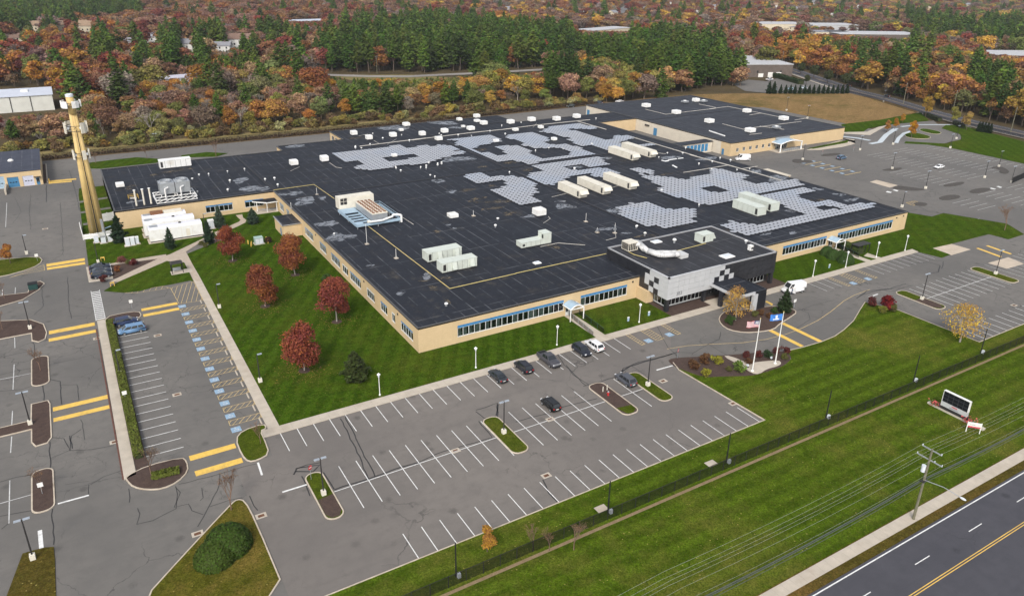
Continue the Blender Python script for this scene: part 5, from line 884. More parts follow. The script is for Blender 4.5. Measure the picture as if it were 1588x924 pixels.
# ------------------------------------------------------------------ roof equipment
def unit(x, y, lx, ly, h, label, mat=None, seams=6, hood=None, fans=0, z=HR-.05, name='rooftop_unit', group=None):
    mat = mat or M_CREAM; o = thing(name, label, 'rooftop unit', (x, y, z), 0, group)
    MB().box(-lx/2+.1,-ly/2+.1,0,lx/2-.1,ly/2-.1,.3).build('curb', M_DARKM, o)
    b = MB(); alongx = lx > ly; L = max(lx, ly); n = seams
    for i in range(n):
        a0, a1 = -L/2+L*i/n+.035, -L/2+L*(i+1)/n-.035
        if alongx: b.box(a0,-ly/2,.3,a1,ly/2,h-.06)
        else: b.box(-lx/2,a0,.3,lx/2,a1,h-.06)
    MB().box(-lx/2+.05,-ly/2+.05,.3,lx/2-.05,ly/2-.05,h-.065).build('inner_frame', M_DARKM, o)
    b.build('casing', mat, o); MB().box(-lx/2-.06,-ly/2-.06,h-.06,lx/2+.06,ly/2+.06,h).build('lid', mat, o)
    dk = MB()
    if alongx: dk.box(-L/2+.3,-ly/2-.02,.6,-L/2+1.0,-ly/2-.004,h-.4)
    else: dk.box(-lx/2-.02,-L/2+.3,.6,-lx/2-.004,-L/2+1.1,h-.4)
    dk.build('louvre', M_DARKM, o)
    if hood == 'end':
        q = 1 if alongx else 0
        if alongx: MB().add([(lx/2,-ly/2,h*.35),(lx/2,ly/2,h*.35),(lx/2,ly/2,h-.1),(lx/2,-ly/2,h-.1),(lx/2+.9,-ly/2,h*.35),(lx/2+.9,ly/2,h*.35)], [(0,4,5,1),(3,2,5,4),(0,3,4),(1,5,2)]).build('intake_hood', mat, o)
        else: MB().add([(-lx/2,-ly/2,h*.35),(lx/2,-ly/2,h*.35),(lx/2,-ly/2,h-.1),(-lx/2,-ly/2,h-.1),(-lx/2,-ly/2-1.0,h*.55),(lx/2,-ly/2-1.0,h*.55)], [(0,1,5,4),(3,4,5,2),(0,4,3),(1,2,5)]).build('intake_hood', mat, o)
    if hood == 'side':
        for sx in (-.22, .28):
            w = .12*L; MB().add([(sx*L,-ly/2,h*.3),(sx*L+w,-ly/2,h*.3),(sx*L+w,-ly/2,h*.95),(sx*L,-ly/2,h*.95),(sx*L,-ly/2-.7,h*.3),(sx*L+w,-ly/2-.7,h*.3),(sx*L+w,-ly/2-.25,h*.95),(sx*L,-ly/2-.25,h*.95)], [(0,1,5,4),(4,5,6,7),(7,6,2,3),(0,4,7,3),(1,2,6,5)]).build('intake_hood', mat, o)
    for i in range(fans):
        u = -L/2+L*(i+.5)/fans; c_ = (u, 0) if alongx else (0, u)
        f = MB().lathe([(.55,h),(.55,h+.18),(.42,h+.18),(.4,h+.05)], *c_, 12).build('fan_shroud', M_GREYM, o)
    return o
M_PALEG = paint('pale_green_grey_metal', (.56,.60,.54), .5, .05, 1.0, dirt=(.45,.46,.40))
unit(70.9,149.8,8.9,3.1,2.5,'pale green rooftop unit behind its twin near the front corner',M_PALEG,7,'side'); unit(71,142.2,8.9,2.9,2.5,'pale green rooftop unit nearest the front left corner',M_PALEG,7,'side')
unit(94.6,147,8.3,2.6,1.6,'low pale rooftop unit with a taller end box',M_PALEG,6); unit(98.0,147,2.2,2.8,3.0,'tall end box of the low pale rooftop unit',M_PALEG,2)
unit(163.6,140.6,3.4,9.6,2.7,'left of the two grey green container units on the right roof',M_PALEG,5); unit(170.2,143.2,3.4,12.6,2.7,'right of the two grey green container units on the right roof',M_PALEG,6)
for x, y, ly, lb in ((129.4,179.7,11.4,'first of three long cream units in the middle of the roof'),(138.0,180.4,13.6,'second of three long cream units in the middle of the roof'),(148.6,180.8,13.6,'third of three long cream units in the middle of the roof'),(173.7,210.4,14.2,'nearer of the paired cream units by the far roof edge'),(182.3,212.2,16.6,'farther of the paired cream units by the far roof edge')):
    unit(x, y, 3.0, ly, 2.6, lb, M_CREAM, 8, 'end')
unit(29.3,269.4,9.8,3.2,2.8,'long white rooftop unit on the left wing',M_WHITE,6,None,0); 
CUBES = [((99.46,289.21),2.3,1.9,'behind the left solar array'),((101.85,278.46),2.3,1.9,'above a grey box by the conduit'),((112.03,278.62),2.4,1.9,'right of the grey box on the back roof'),((119.49,288.29),1.6,1.1,'small one in front of the back puddle'),((125.55,296.57),2.6,1.6,'at the back roof edge by the puddle'),((123.4,275.56),2.2,1.9,'beside the conduit bend'),((75.49,252.04),2.5,2.2,'left of the leftmost solar array'),((99.74,248),1.7,1.1,'inside the leftmost solar array'),
 ((133.83,276.39),2.4,1.9,'between the conduit and back puddle'),((151.19,297.12),2.0,1.4,'cream one at the far back edge'),((161.41,299.67),2.4,1.7,'topmost of the back cluster'),((156.86,290.94),2.2,1.2,'lower middle of the back cluster'),((156.4,283.87),2.6,1.8,'right of the back cluster'),((145.91,276.09),2.6,1.8,'just behind the conduit'),((146,283.64),1.4,1.0,'small one by a puddle'),((125.58,264.74),2.4,1.6,'cream one before the left solar array'),((167.97,280.43),2.6,1.9,'at the start of the conduit row'),((144.45,252.39),1.7,1.1,'inside the middle solar array'),
 ((179.05,280.71),2.7,2.0,'second along the conduit row'),((189.9,276.91),2.7,2.0,'third along the conduit row'),((201.63,277.88),2.7,2.0,'last along the conduit row'),((161.92,266.57),2.0,1.3,'cream one beside the middle array'),((174.36,266.27),1.9,1.3,'cream one before the far array'),((166.22,243.93),1.8,1.3,'in the gap of the middle array'),
 ((64.7,251.71),2.5,2.0,'on the left roof nearer the wing'),((86.85,174.89),2.4,1.3,'low one in the centre of the roof'),((108.69,164.72),2.9,2.2,'large one in front of the long cream units'),((10.95,249.91),2.3,1.4,'near the end of the wing')]
cub = {}
def exhaust(x, y, w, h, label, z=HR-.05):
    o = thing('exhaust_fan', 'white boxy roof fan '+label, 'roof fan', (x, y+w*.5, z), 0, 'boxy roof fans')
    k = (w, h)
    if k not in cub:
        cub[k] = (MB().box(-w*.35,-w*.35,0,w*.35,w*.35,h*.25).mesh('curb', M_DARKM),
                  MB().add([(-w*.5,-w*.5,h*.22),(w*.5,-w*.5,h*.22),(w*.5,w*.5,h*.22),(-w*.5,w*.5,h*.22),(-w*.5,-w*.5,h*.9),(w*.5,-w*.5,h*.9),(w*.5,w*.5,h*.9),(-w*.5,w*.5,h*.9),(-w*.46,-w*.46,h),(w*.46,-w*.46,h),(w*.46,w*.46,h),(-w*.46,w*.46,h)], [(3,2,1,0),(0,1,5,4),(1,2,6,5),(2,3,7,6),(3,0,4,7),(4,5,9,8),(5,6,10,9),(6,7,11,10),(7,4,8,11),(8,9,10,11)]).mesh('hood', M_WHITE))
    link('curb', cub[k][0], o); link('hood', cub[k][1], o)
for q, w, h, lb in CUBES: exhaust(*q, w, h, lb)
for q, w, lb in (((249.39,285.55),3.2,'first from the back on the rear building'),((250.26,264.72),3.2,'by the pipe crossing on the rear building'),((248.65,241.32),3.2,'beside the left wall of the rear building'),((283.81,252.01),3.0,'above the joint on the rear building'),((284.43,230.26),3.2,'farthest right on the rear building'),((249.41,218.01),3.2,'nearest the end wall of the rear building'),((283.59,286.76),2.8,'at the back edge of the rear building')): exhaust(*q, w, 2.0, lb)
for q, lb in (((275.92,287.08),'in the far cluster'),((286.09,284.09),'beside the round fans'),((265.54,218.55),'near the front of the rear roof')):
    o = thing('condenser', 'grey open frame condenser '+lb, 'condenser', (q[0], q[1]+1, HR-.05), 0, 'condensers on the rear roof'); MB().box(-1.6,-1.2,.5,1.6,1.2,1.3).build('casing', M_GREYM, o); mb = MB()
    for sx in (-1.5,1.5):
        for sy in (-1.1,1.1): mb.box(sx-.06,sy-.06,0,sx+.06,sy+.06,.5)
    mb.build('stand', M_DARKM, o); MB().lathe([(.8,1.3),(.8,1.5),(.6,1.5),(.6,1.35)],0,0,12).build('fan_shroud', M_WHITE, o)
def vent(x, y, r, h, label, mat=None, z=HR-.05):
    o = thing('roof_vent', label, 'vent', (x, y, z), 0, 'small roof vents'); MB().cyl((0,0,0),(0,0,h*.6),r*.55,n=10).build('pipe', M_GREYM, o); MB().lathe([(r*.6,h*.55),(r,h*.6),(r,h*.75),(r*.6,h*.95),(r*.1,h)],0,0,10).build('cap', mat or M_WHITE, o)
rgv = random.Random(5)
VENTS = [(51.26,237.64),(54.11,237.22),(53.05,229.2),(53.76,177.26),(93.04,163.24),(96.81,168.54),(93.49,232.09),(93.42,227.99),(101.04,228.86),(102.29,226.97),(107.8,229.6),(109.83,230.59),(99.92,218.65),(99.93,215.2),(106.33,233.73),(91.59,266.64),(98.35,269.28)]+[(189.64,187.89),(202.41,190.38),(203.25,186.1),(196.64,188.47),(195.86,175.93),(200.83,174.81),(176.02,150.64),(154.28,151.02),(188.34,180.39)]+[(126.06,144.98),(124.27,139.43),(155.79,168.98)]+[(173.1,281.22),(174.77,231.03),(148.97,231.46),(156.06,233.2),(160.6,230.23),(207.44,272.35),(124.32,208.83),(146.35,202.55)]+[(130.64,275.87),(129.44,271.56),(151.29,270.39),(154.04,262.49),(161.06,277.56),(101.45,229.57),(103.48,229.5),(108.08,230.14),(110.47,231.99),(106.66,233.99),(140.56,266.56),(135.77,269.02)]+[(183.94,202.57),(196.06,203.13),(191.29,206.2),(202.69,208.7)]+[(34.14,253.41),(36.87,251.97),(42.97,253.39),(31.49,249.88),(41.17,240.81),(38.51,230.83),(30.25,233.26),(48.43,253.38)]+[(125.71,144.75),(123.91,139.07)]+[(59.85,125.05)]+[(93.67,232.81),(93.61,228.45),(93.72,266.18),(92.17,268.2),(106.9,277.86),(106.71,288.31),(116.12,280.68),(114.33,268.74)]
VW = ('white mushroom roof vent standing on the dark roof',)
for k, q in enumerate(VENTS): vent(*q, rgv.uniform(.24,.40), rgv.uniform(.55,1.1), VW[0]+(' of the left wing' if q[0] < 58 else ' near the back edge' if q[1] > 245 else ' along the right edge' if q[0] > 190 else ' on the right half' if q[0] > 140 else ' in the middle of the building'))
def skylight(x, y, w, z, label):
    o = thing('skylight', label, 'skylight', (x, y, z)); MB().box(-w*.55,-w*.4,0,w*.55,w*.4,.2).build('curb', M_WHITE, o); MB().add([(-w*.5,-w*.35,.2),(w*.5,-w*.35,.2),(w*.5,w*.35,.2),(-w*.5,w*.35,.2),(-w*.35,-w*.2,.42),(w*.35,-w*.2,.42),(w*.35,w*.2,.42),(-w*.35,w*.2,.42)],[(0,1,5,4),(1,2,6,5),(2,3,7,6),(3,0,4,7),(4,5,6,7)]).build('dome', M_LITE, o)
skylight(*(88.83,136.11), 1.6, HR-.05, 'small domed skylight in front of the low pale unit'); EZR = EZ1-.22
skylight(*(118.23,128.39), 2.2, EZR, 'white skylight behind the silver duct on the black block'); skylight(*(126.16,112.86), 2.8, EZR, 'pale blue skylight near the right corner of the black block')
vent(*(121.63,125.77), .5, 1.2, 'single vent in the middle of the black block roof', None, EZR); vent(*(136.73,117.05), .4, 1.0, 'vent at the back parapet of the black block', None, EZR)
unit(*(128.54,122.96), 3.8, 2.6, 2.3, 'boxy white unit on the black block roof', M_PALEG, 4, 'end', 0, EZR); unit(*(133.59,112.76), 1.0, .9, 1.5, 'small white unit near the right parapet of the black block', M_WHITE, 1, None, 0, EZR)
# silver duct with its air handler on the black block
q0 = (108.72,125.94); q1 = (111.87,119.41); q2 = (115.74,118.14)
duct = thing('silver_duct', 'bent silver air duct with louvred handler on the black block roof', 'duct', (q0[0], q0[1]+1, EZR))
M_SILV = paint('silver_insulation', (.58,.58,.57), .5, .05, 1.2, metal=.1)
MB().box(-1.3,-1.2,.3,1.5,1.4,2.3).build('air_handler', M_CREAM, duct); mb = MB()
for i in range(6): mb.box(-1.33,-1.1+.4*i,.5,-1.302,-.8+.4*i,2.1)
for i in range(5): mb.box(-1.2+.5*i,-1.23,.5,-.85+.5*i,-1.203,2.1)
mb.build('louvre', M_DARKM, duct)
dx, dy = q1[0]-q0[0], q1[1]-q0[1]-1; ex, ey = q2[0]-q0[0], q2[1]-q0[1]-1
for off in (-.75, .75):
    mb = MB(); pth = [(1.2+off*.2,off,1.6),(2.4+off*.2,off*.9-.6,1.5),(dx*.55,dy*.5+off,.95),(dx*.85,dy*.9+off*1.0,.9),(dx+.6+off*.3,dy+.1+off,.9),(ex-1,ey+.3+off*.8,.9),(ex,ey+off*.8,.9)]
    for a, b in zip(pth[:-1], pth[1:]): mb.cyl(a, b, .6, .6, 12)
    for a in pth[1:-1]: mb.ell(a, (.605,.605,.605), 12, 6)
    mb.build('duct_run', M_SILV, duct, True)
MB().box(ex-.2,ey-1.4,0,ex+2.0,ey+1.4,.9).build('duct_boot', M_SILV, duct)
for q in ([(108.73,129.7),(107.82,127.02),(107.66,124.01),(108.82,120.79)], [(117.21,120.98),(127.93,121.55)]): run(ent, q, .08, M_YPIPE, EZR-HR+.15)
# cooling towers on a steel frame, three stacks, wing
ct = thing('cooling_tower', 'twin grey cooling towers on a white steel frame on the wing', 'cooling tower', (18.3, 226.3, HR-.05))
mb = MB()
for a, b in (((0,0),(10.8,0)),((10.8,0),(10.8,9)),((10.8,9),(0,9)),((0,9),(0,0)),((0,3),(10.8,3)),((0,6),(10.8,6))): mb.tube([(*a,1.2),(*b,1.2)], .16, 4); mb.tube([(*a,.35),(*b,.35)], .12, 4)
for i in range(6):
    x = 10.8*i/6; mb.tube([(x,0,.35),(x+1.8,0,1.2)], .1, 4); mb.tube([(x,9,.35),(x+1.8,9,1.2)], .1, 4); mb.tube([(x,0,1.2),(x+1.8,3,1.2)], .09, 4)
mb.build('steel_frame', M_WHITE, ct)
for k in range(2):
    x = 1.6+4.2*k; MB().box(x,3.4,1.9,x+4.0,7.4,5.0).build('tower_casing', M_GREYM, ct); MB().lathe([(1.6,5.0),(1.6,5.5),(1.4,5.5),(1.4,5.1)],x+2,5.4,16).build('fan_ring', M_GREYM, ct)
    MB().tube([(x+1.2,2.6,.4),(x+1.2,2.6,3.6),(x+2.2,3.3,3.8)], .2, 8).build('riser', M_WHITE, ct); mb = MB()
    for sx in (.2,3.8):
        for sy in (3.6,7.2): mb.cyl((x+sx,sy,1.2),(x+sx,sy,1.95),.14,n=6)
    mb.build('leg', M_WHITE, ct)
for k, q in enumerate([(13.1,227.25),(15.13,227.36),(16.92,227.53)]):
    o = thing('flue_stack', ('leftmost','middle','rightmost')[k]+' of three white flue stacks on the wing roof', 'flue', (*q, HR-.05), 0, 'flue stacks on the wing'); MB().lathe([(.55,0),(.55,.15),(.3,.25)],0,0,10).build('flashing', M_DARKM, o); MB().cyl((0,0,.1),(0,0,4.6),.24,n=10).build('pipe', M_CREAM, o); MB().lathe([(.24,4.55),(.36,4.65),(.36,4.8),(.2,4.9)],0,0,10).build('cap', M_WHITE, o)
hr_ = thing('hatch_railing', 'yellow railing around a roof hatch on the wing', 'railing', (*(13.01,236.33), HR-.05)); mb = MB()
for z in (.55, 1.05): mb.tube([(-1.2,-.8,z),(1.4,-.8,z),(1.4,.8,z),(-1.2,.8,z),(-1.2,-.8,z)], .05)
for a in ((-1.2,-.8),(1.4,-.8),(1.4,.8),(-1.2,.8)): mb.cyl((*a,0),(*a,1.05),.05,n=5)
mb.build('rail', M_YEL, hr_); MB().box(-.8,-.5,0,.9,.5,.3).build('hatch', M_WHITE, hr_)
# chiller platform
ch = thing('chiller_platform', 'pale blue steel platform carrying an air handler and chillers', 'chiller', (60.3, 178.6, HR-.05))
mb = MB()
for y in (0, 14.6): mb.box(0,y,.9,12.2,y+.4,1.35)
for x in (0, 4.2, 12): mb.box(x,.4,.95,x+.35,14.6,1.3)
for i in range(6): mb.box(.35,2.2+2.2*i,1.0,4.2,2.2+2.2*i+.5,1.25)
mb.box(0.0,-.02,1.36,2.0,2.0,1.4).box(.3,10.5,1.36,4.2,14.5,1.4).box(-.02,-.03,.7,12.3,-.001,1.45).box(-.05,.0,.7,-.001,15,1.45)
mb.build('platform_frame', M_SKYB, ch); mb = MB()
for x in (.3,6,12):
    for y in (.3,7.5,14.6): mb.cyl((x,y,0),(x,y,.95),.12,n=6)
mb.build('leg', M_GREYM, ch)
MB().box(.5,15.1,1.2,10.6,18.2,4.4).build('air_handler', M_CREAM, ch); mb = MB()
for i in range(2):
    for j in range(2): mb.box(.9+1.0*i,15.05,2.5+.95*j,1.75+1.0*i,15.09,3.3+.95*j)
mb.build('louvre', M_DARKM, ch)
MB().box(4.7,.8,1.4,8.9,13.6,3.2).build('chiller_casing', M_GREYM, ch); MB().box(4.6,.7,3.2,9.0,13.7,3.5).build('chiller_lid', M_CREAM, ch)
fm = MB().lathe([(.42,0),(.42,.12),(.34,.12),(.3,.02)],0,0,10).mesh('fan', M_RUST)
for i in range(4):
    for j in range(10): link('fan', fm, ch, (5.2+1.06*i, 1.4+1.27*j, 3.5))
mb = MB()
for x, y in ((10.2,.5),(10.2,14),(11.9,.5),(11.9,14)): mb.cyl((x,y,1.3),(x,y,2.4),.05,n=5)
for z in (1.8,2.4): mb.tube([(9.6,14,z),(11.9,14,z),(11.9,.5,z)], .05)
mb.build('guard_rail', M_SKYB, ch); MB().tube([(3.5,-.2,1.7),(7,-.4,1.7),(10,.2,2.1),(10.6,1.2,2.2),(11.6,.6,2.3),(12.4,-.2,2.2),(12.4,-.2,.3)], .28, 10).build('coolant_pipe', M_WHITE, ch); MB().cyl((3.2,.6,1.5),(4.0,.6,1.5),.45,n=10).build('pump', M_CREAM, ch)
for q, h, lb in (((58.73,167.27),5.2,'thin white mast standing before the chiller platform'),((61.31,154.81),2.4,'short mast between chiller and pale units'),((118.2,144.36),2.8,'antenna mast near the black block'),((117.08,155.65),2.4,'thin mast left of the near solar array'),((114.37,146.88),1.4,'stubby mast left of the antenna'),((60.91,214.92),2.2,'thin mast by the yellow roof pipe'),((92.5,174.62),1.6,'thin mast in the centre of the roof'),((50.44,204.92),1.8,'bent mast at the left roof edge')):
    o = thing('roof_mast', lb, 'mast', (*q, HR-.05), 0, 'roof masts'); MB().cbox(0,0,0,.9,.9,.15).build('base', M_CONC, o); MB().cyl((0,0,.1),(0,0,h),.05,n=6).build('pole', M_WHITE, o)
    if 'antenna' in lb: MB().box(-.5,-.12,h*.3,.4,.12,h*.45).box(-.12,-.2,h*.45,.12,.2,h*.75).build('antenna', M_GREYM, o)

# ------------------------------------------------------------------ cell tower
tw = thing('cell_tower', 'tall tan cell tower of bundled tapering tubes with white antennas', 'tower', (2.2, 224.6, 0))
M_TAN = paint('tan_tower_paint', (.62,.45,.19), .55, .08, .4, dirt=(.48,.33,.14))
HT = 37.6
for dx, dy, r0, r1 in ((-.98,-.1,1.12,.46),(1.02,.05,.98,.42),(.1,1.1,1.1,.4)):
    MB().cyl((dx,dy,0),(dx*.38,dy*.38,HT-2.2),r0,r1,14).build('tower_leg', M_TAN, tw, True)
MB().cyl((0,.25,0),(0,.1,HT-3),1.25,.6,14).build('tower_core', M_TAN, tw, True)
mb = MB(); mb.cyl((.0,-1.02,.3),(0,-.56,HT-9),.13,.1,6); mb.build('cable_tray', M_BLACK, tw)
mb = MB().cyl((0,0,HT-5),(0,0,HT-.6),.9,.9,14); mb.build('head_shroud', M_TAN, tw, True); MB().lathe([(.95,HT-.6),(.95,HT),(.6,HT+.15)],0,0,14).build('head_cap', M_LITE, tw)
for zc, n_, rr_, hh in ((HT-2.4,5,2.2,1.7),(HT-8.4,6,2.6,2.7),(HT-15.5,4,1.9,2.4)):
    mb = MB()
    for i in range(12):
        a0, a1 = 2*math.pi*i/12, 2*math.pi*(i+1)/12
        for z in (zc-hh*.3, zc+hh*.2): mb.cyl((rr_*.85*math.cos(a0),rr_*.85*math.sin(a0),z),(rr_*.85*math.cos(a1),rr_*.85*math.sin(a1),z),.07,n=5)
    for i in range(3):
        a = 2*math.pi*i/3+.4; mb.cyl((0,0,zc),(rr_*.9*math.cos(a),rr_*.9*math.sin(a),zc),.09,n=5)
    mb.build('antenna_mount', M_DARKM, tw)
    for i in range(n_*2):
        a = math.pi*i/n_+.45+(.12 if i % 2 else -.12)
        if zc < HT-5 and abs(math.sin(a+.54)) > .86: continue
        MB().cbox(rr_*math.cos(a), rr_*math.sin(a), zc-hh/2, .25, .85, hh, 0, a).build('antenna', M_CREAM if zc < HT-4 else M_WHITE, tw)
        MB().cbox(rr_*.75*math.cos(a), rr_*.75*math.sin(a), zc-.35, .4, .4, .6, 0, a).build('radio_box', M_LITE, tw)
mb = MB()
for i in range(14): mb.box(-1.3,-1.4,2+i*.5,-1.0,-1.32,2.05+i*.5)
mb.build('rung', M_GREYM, tw)
# equipment at the tower foot
def cabinet(x, y, lx, ly, h, label, mat=None, name='equipment_cabinet'):
    o = thing(name, label, 'cabinet', (x, y, .12)); MB().box(-lx/2-.3,-ly/2-.3,-.1,lx/2+.3,ly/2+.3,.08).build('pad', M_CONC, o); MB().box(-lx/2,-ly/2,.08,lx/2,ly/2,h).build('casing', mat or M_WHITE, o); MB().box(-lx/2-.05,-ly/2-.05,h,lx/2+.05,ly/2+.05,h+.06).build('lid', mat or M_WHITE, o)
    n = max(1, round(lx/.9))
    for i in range(n): MB().box(-lx/2+lx*i/n+.05,-ly/2-.03,.2,-lx/2+lx*(i+1)/n-.05,-ly/2-.002,h-.1).build('door', M_LITE, o)
    return o
cabinet(1.4,216.4,1.1,1.0,2.0,'left white cabinet at the foot of the cell tower'); cabinet(3.0,215.2,1.2,1.0,1.7,'grey cabinet at the foot of the cell tower', M_GREYM); cabinet(4.6,215.8,1.1,1.0,1.9,'right white cabinet at the foot of the cell tower')
cabinet(8.3,209.8,1.1,1.1,2.1,'left of three white cabinets beside the dark spruce'); cabinet(9.5,209.9,1.0,1.0,2.1,'middle of three white cabinets beside the dark spruce'); cabinet(10.6,210.3,.9,.9,1.9,'right of three white cabinets beside the dark spruce')
cabinet(30.0,214.2,1.5,1.6,2.4,'white rounded cabinet beside the blue spruce'); cabinet(38.6,195.3,2.1,1.8,1.7,'pale green transformer between yellow bollards', paint('pale_green_paint',(.33,.45,.40),.5,.08), 'transformer')
for k, (x, y) in enumerate(((36.2,193.6),(36.6,194.8),(36.0,196.0),(40.7,194.0),(41.1,195.4),(40.9,196.6))): tag(MB().cyl((x,y,.1),(x,y,1.2),.13,n=8).build('bollard', M_YEL), 'yellow bollard beside the pale green transformer', 'bollard', 'bollards around the transformer')
dsh = thing('tower_dish', 'grey dish on a leaning post beside the cell tower', 'dish', (3.8, 217.4, .1)); MB().cyl((0,0,0),(0,0,3.2),.12,n=8).build('post', M_GREYM, dsh); MB().cbox(-.3,0,2.2,.25,1.3,3.6,0,.3).build('panel', M_GREYM, dsh); MB().tube([(0,0,3.2),(4,2.5,3.4)], .15).build('cable_bridge', M_SKYB, dsh)
# white equipment enclosures
def enclosure(x0, y0, x1, y1, h, label, hv=False):
    o = thing('equipment_enclosure', label, 'enclosure', ((x0+x1)/2, (y0+y1)/2, .1)); lx, ly = x1-x0, y1-y0
    MB().box(-lx/2-.5,-ly/2-.6,-.1,lx/2+.4,ly/2+.3,.1).build('pad', M_CONC, o); MB().box(-lx/2+.1,-ly/2+.1,.1,lx/2-.1,ly/2-.1,.4).build('skid', M_BLACK, o)
    MB().box(-lx/2,-ly/2,.4,lx/2,ly/2,h-.5).build('casing', M_WHITE, o); c_ = ly*.2
    MB().add([(-lx/2,-ly/2,h-.5),(lx/2,-ly/2,h-.5),(lx/2,ly/2,h-.5),(-lx/2,ly/2,h-.5),(-lx/2,-ly/2+c_,h),(lx/2,-ly/2+c_,h),(lx/2,ly/2-c_,h),(-lx/2,ly/2-c_,h)],[(0,1,5,4),(1,2,6,5),(2,3,7,6),(3,0,4,7),(4,5,6,7)]).build('roof', paint('lavender_white_metal',(.70,.70,.74),.45,.05), o)
    MB().box(lx*.18,-ly/2-.03,.6,lx*.18+1.0,-ly/2-.003,2.6).build('door', M_CREAM, o); MB().box(-lx/2+.4,-ly/2+c_,h+.002,-lx/2+2.4,ly/2-c_,h+.06).build('louvre', M_GREYM, o); MB().ell((lx*.1,0,h+.1),(.4,.25,.3)).build('exhaust', M_DARKM, o)
    for i in range(1, 5): MB().box(-lx/2+lx*i/5-.03,-ly/2-.02,.4,-lx/2+lx*i/5+.03,-ly/2-.002,h-.5).build('seam', M_CREAM, o)
    if hv: MB().box(-lx*.3,-.9,h,-lx*.02,.9,h+.7).build('muffler', M_RUST, o); MB().box(0,-1,h,lx*.42,1,h+.5).build('roof_box', M_CREAM, o)
enclosure(13.7,208.9,27.0,212.3,4.0,'front white generator enclosure with a lilac roof'); enclosure(13.1,214.4,26.0,217.6,4.3,'middle white generator enclosure'); enclosure(13.4,219.4,24.6,222.4,4.3,'back cream enclosure with a rusty muffler', True)
gz = thing('picnic_shelter', 'small black picnic shelter on a concrete pad', 'shelter', (16.7, 184.2, .12)); MB().box(-1.5,-1.4,-.05,3.2,1.2,.04).build('pad', M_CONC, gz); MB().add([(-1.4,-1.2,2.5),(1.4,-1.2,2.5),(1.4,1.2,2.5),(-1.4,1.2,2.5),(-.9,0,3.0),(.9,0,3.0)],[(0,1,5,4),(1,2,5),(2,3,4,5),(3,0,4),(3,2,1,0)]).build('roof', M_DARKM, gz)
for x in (-1.2,1.2):
    for y in (-1,1): MB().box(x-.07,y-.07,0,x+.07,y+.07,2.5).build('post', M_BLACK, gz)
MB().box(-.9,.2,.42,.9,.7,.48).box(-.9,.7,.5,.9,.76,1.0).build('bench', M_GREYM, gz)
sh2 = thing('smoking_shelter', 'long black open shelter beside the clipped hedge', 'shelter', (*(176.19,112.41), .12), .0); MB().box(-2.6,-1.1,2.3,2.6,1.1,2.45).build('roof', M_DARKM, sh2)
for x in (-2.4,-.8,.8,2.4):
    for y in (-.95,.95): MB().box(x-.07,y-.07,0,x+.07,y+.07,2.3).build('post', M_BLACK, sh2)
MB().box(-2,.2,.4,2,.7,.48).build('bench', M_DARKM, sh2)

# ------------------------------------------------------------------ lamps and poles
def lot_pole(q, h, label, heads=2, foot=True, col=None, grp='car park light poles', a=.0):
    o = thing('light_pole', label, 'light pole', (*q, .0), a, grp)
    if foot: MB().cbox(0,0,-.1,.62,.62,.95).build('footing', M_CREAM, o)
    MB().cyl((0,0,0),(0,0,h),.11,.08,8).build('pole', col or M_DARKM, o)
    for i in range(heads):
        s = 1 if i == 0 else -1; MB().box(.1*s if s > 0 else -.5*1-.35,-.17,h-.05,.85*s if s > 0 else -.1,.17,h+.08).build('lamp_head', paint('grey_lamp_head',(.33,.37,.42),.4,.08), o); MB().cyl((0,0,h-.02),(.3*s,0,h+.0),.04,n=5).build('arm', M_DARKM, o)
for q, h, lb in (((21.73,86.78),6.2,'light pole on the corner grass and mulch island'),((51.43,87.14),6.0,'light pole on the middle grass island of the front lot'),((81.41,87.13),6.0,'light pole on the island beside the grey parked car'),((161.53,85.58),6.4,'light pole on the grass tipped island of the right front lot'),((192.65,85.79),6.4,'light pole on the far island of the right front lot'),((-13.8,166.49),6.0,'light pole on the broad mulch island'),((-13.81,127.18),6.0,'light pole on the L shaped mulch island'),((-13.55,92.8),6.2,'light pole at the lower left corner'),((0.16,137.47),5.0,'light pole rising from the low hedge'),
  ((267.31,164.33),6.2,'light pole in the back of the right lot'),((252.54,141.71),6.2,'light pole in the middle of the right lot'),((286.15,139.97),6.2,'light pole nearest the parked white car'),((308.02,146.59),6.2,'light pole at the far edge of the right lot'),((287.93,131.49),6.0,'light pole by the black fence of the right lot'),((248.48,190.42),6.2,'light pole in front of the rear building entrance'),((284.56,190.75),6.0,'light pole near the drop off loop'),((307.29,190.9),6.0,'light pole on the edge of the drop off loop'),((323.16,174.85),6.0,'light pole on the lawn edge of the right lot'),((224.74,132.22),5.0,'light pole behind the right end of the roof'),((344.58,184.7),6.0,'light pole on the lawn right of the loop'),((332.06,269.7),7.0,'light pole on the dry field edge behind the rear building'),((323.62,249.36),6.5,'light pole by the field corner of the rear building'),((406.88,263.87),6.5,'light pole beside the side road pavement'),((21.4,158.33),5.6,'grey lamp beside the side pavement on the lawn'),((21.49,122.47),5.6,'grey lamp at the lower end of the side pavement'),((-14.54,215.58),5.0,'light pole on the left grass island'),((0.69,200.13),5.4,'thin pole on the tower lawn corner'),((27.88,210.7),5.6,'light pole beside the white enclosures'),((29.72,325.88),6.0,'light pole beside the back drive')):
    lot_pole(q, h, lb, 2 if h > 5.9 else 1, True)
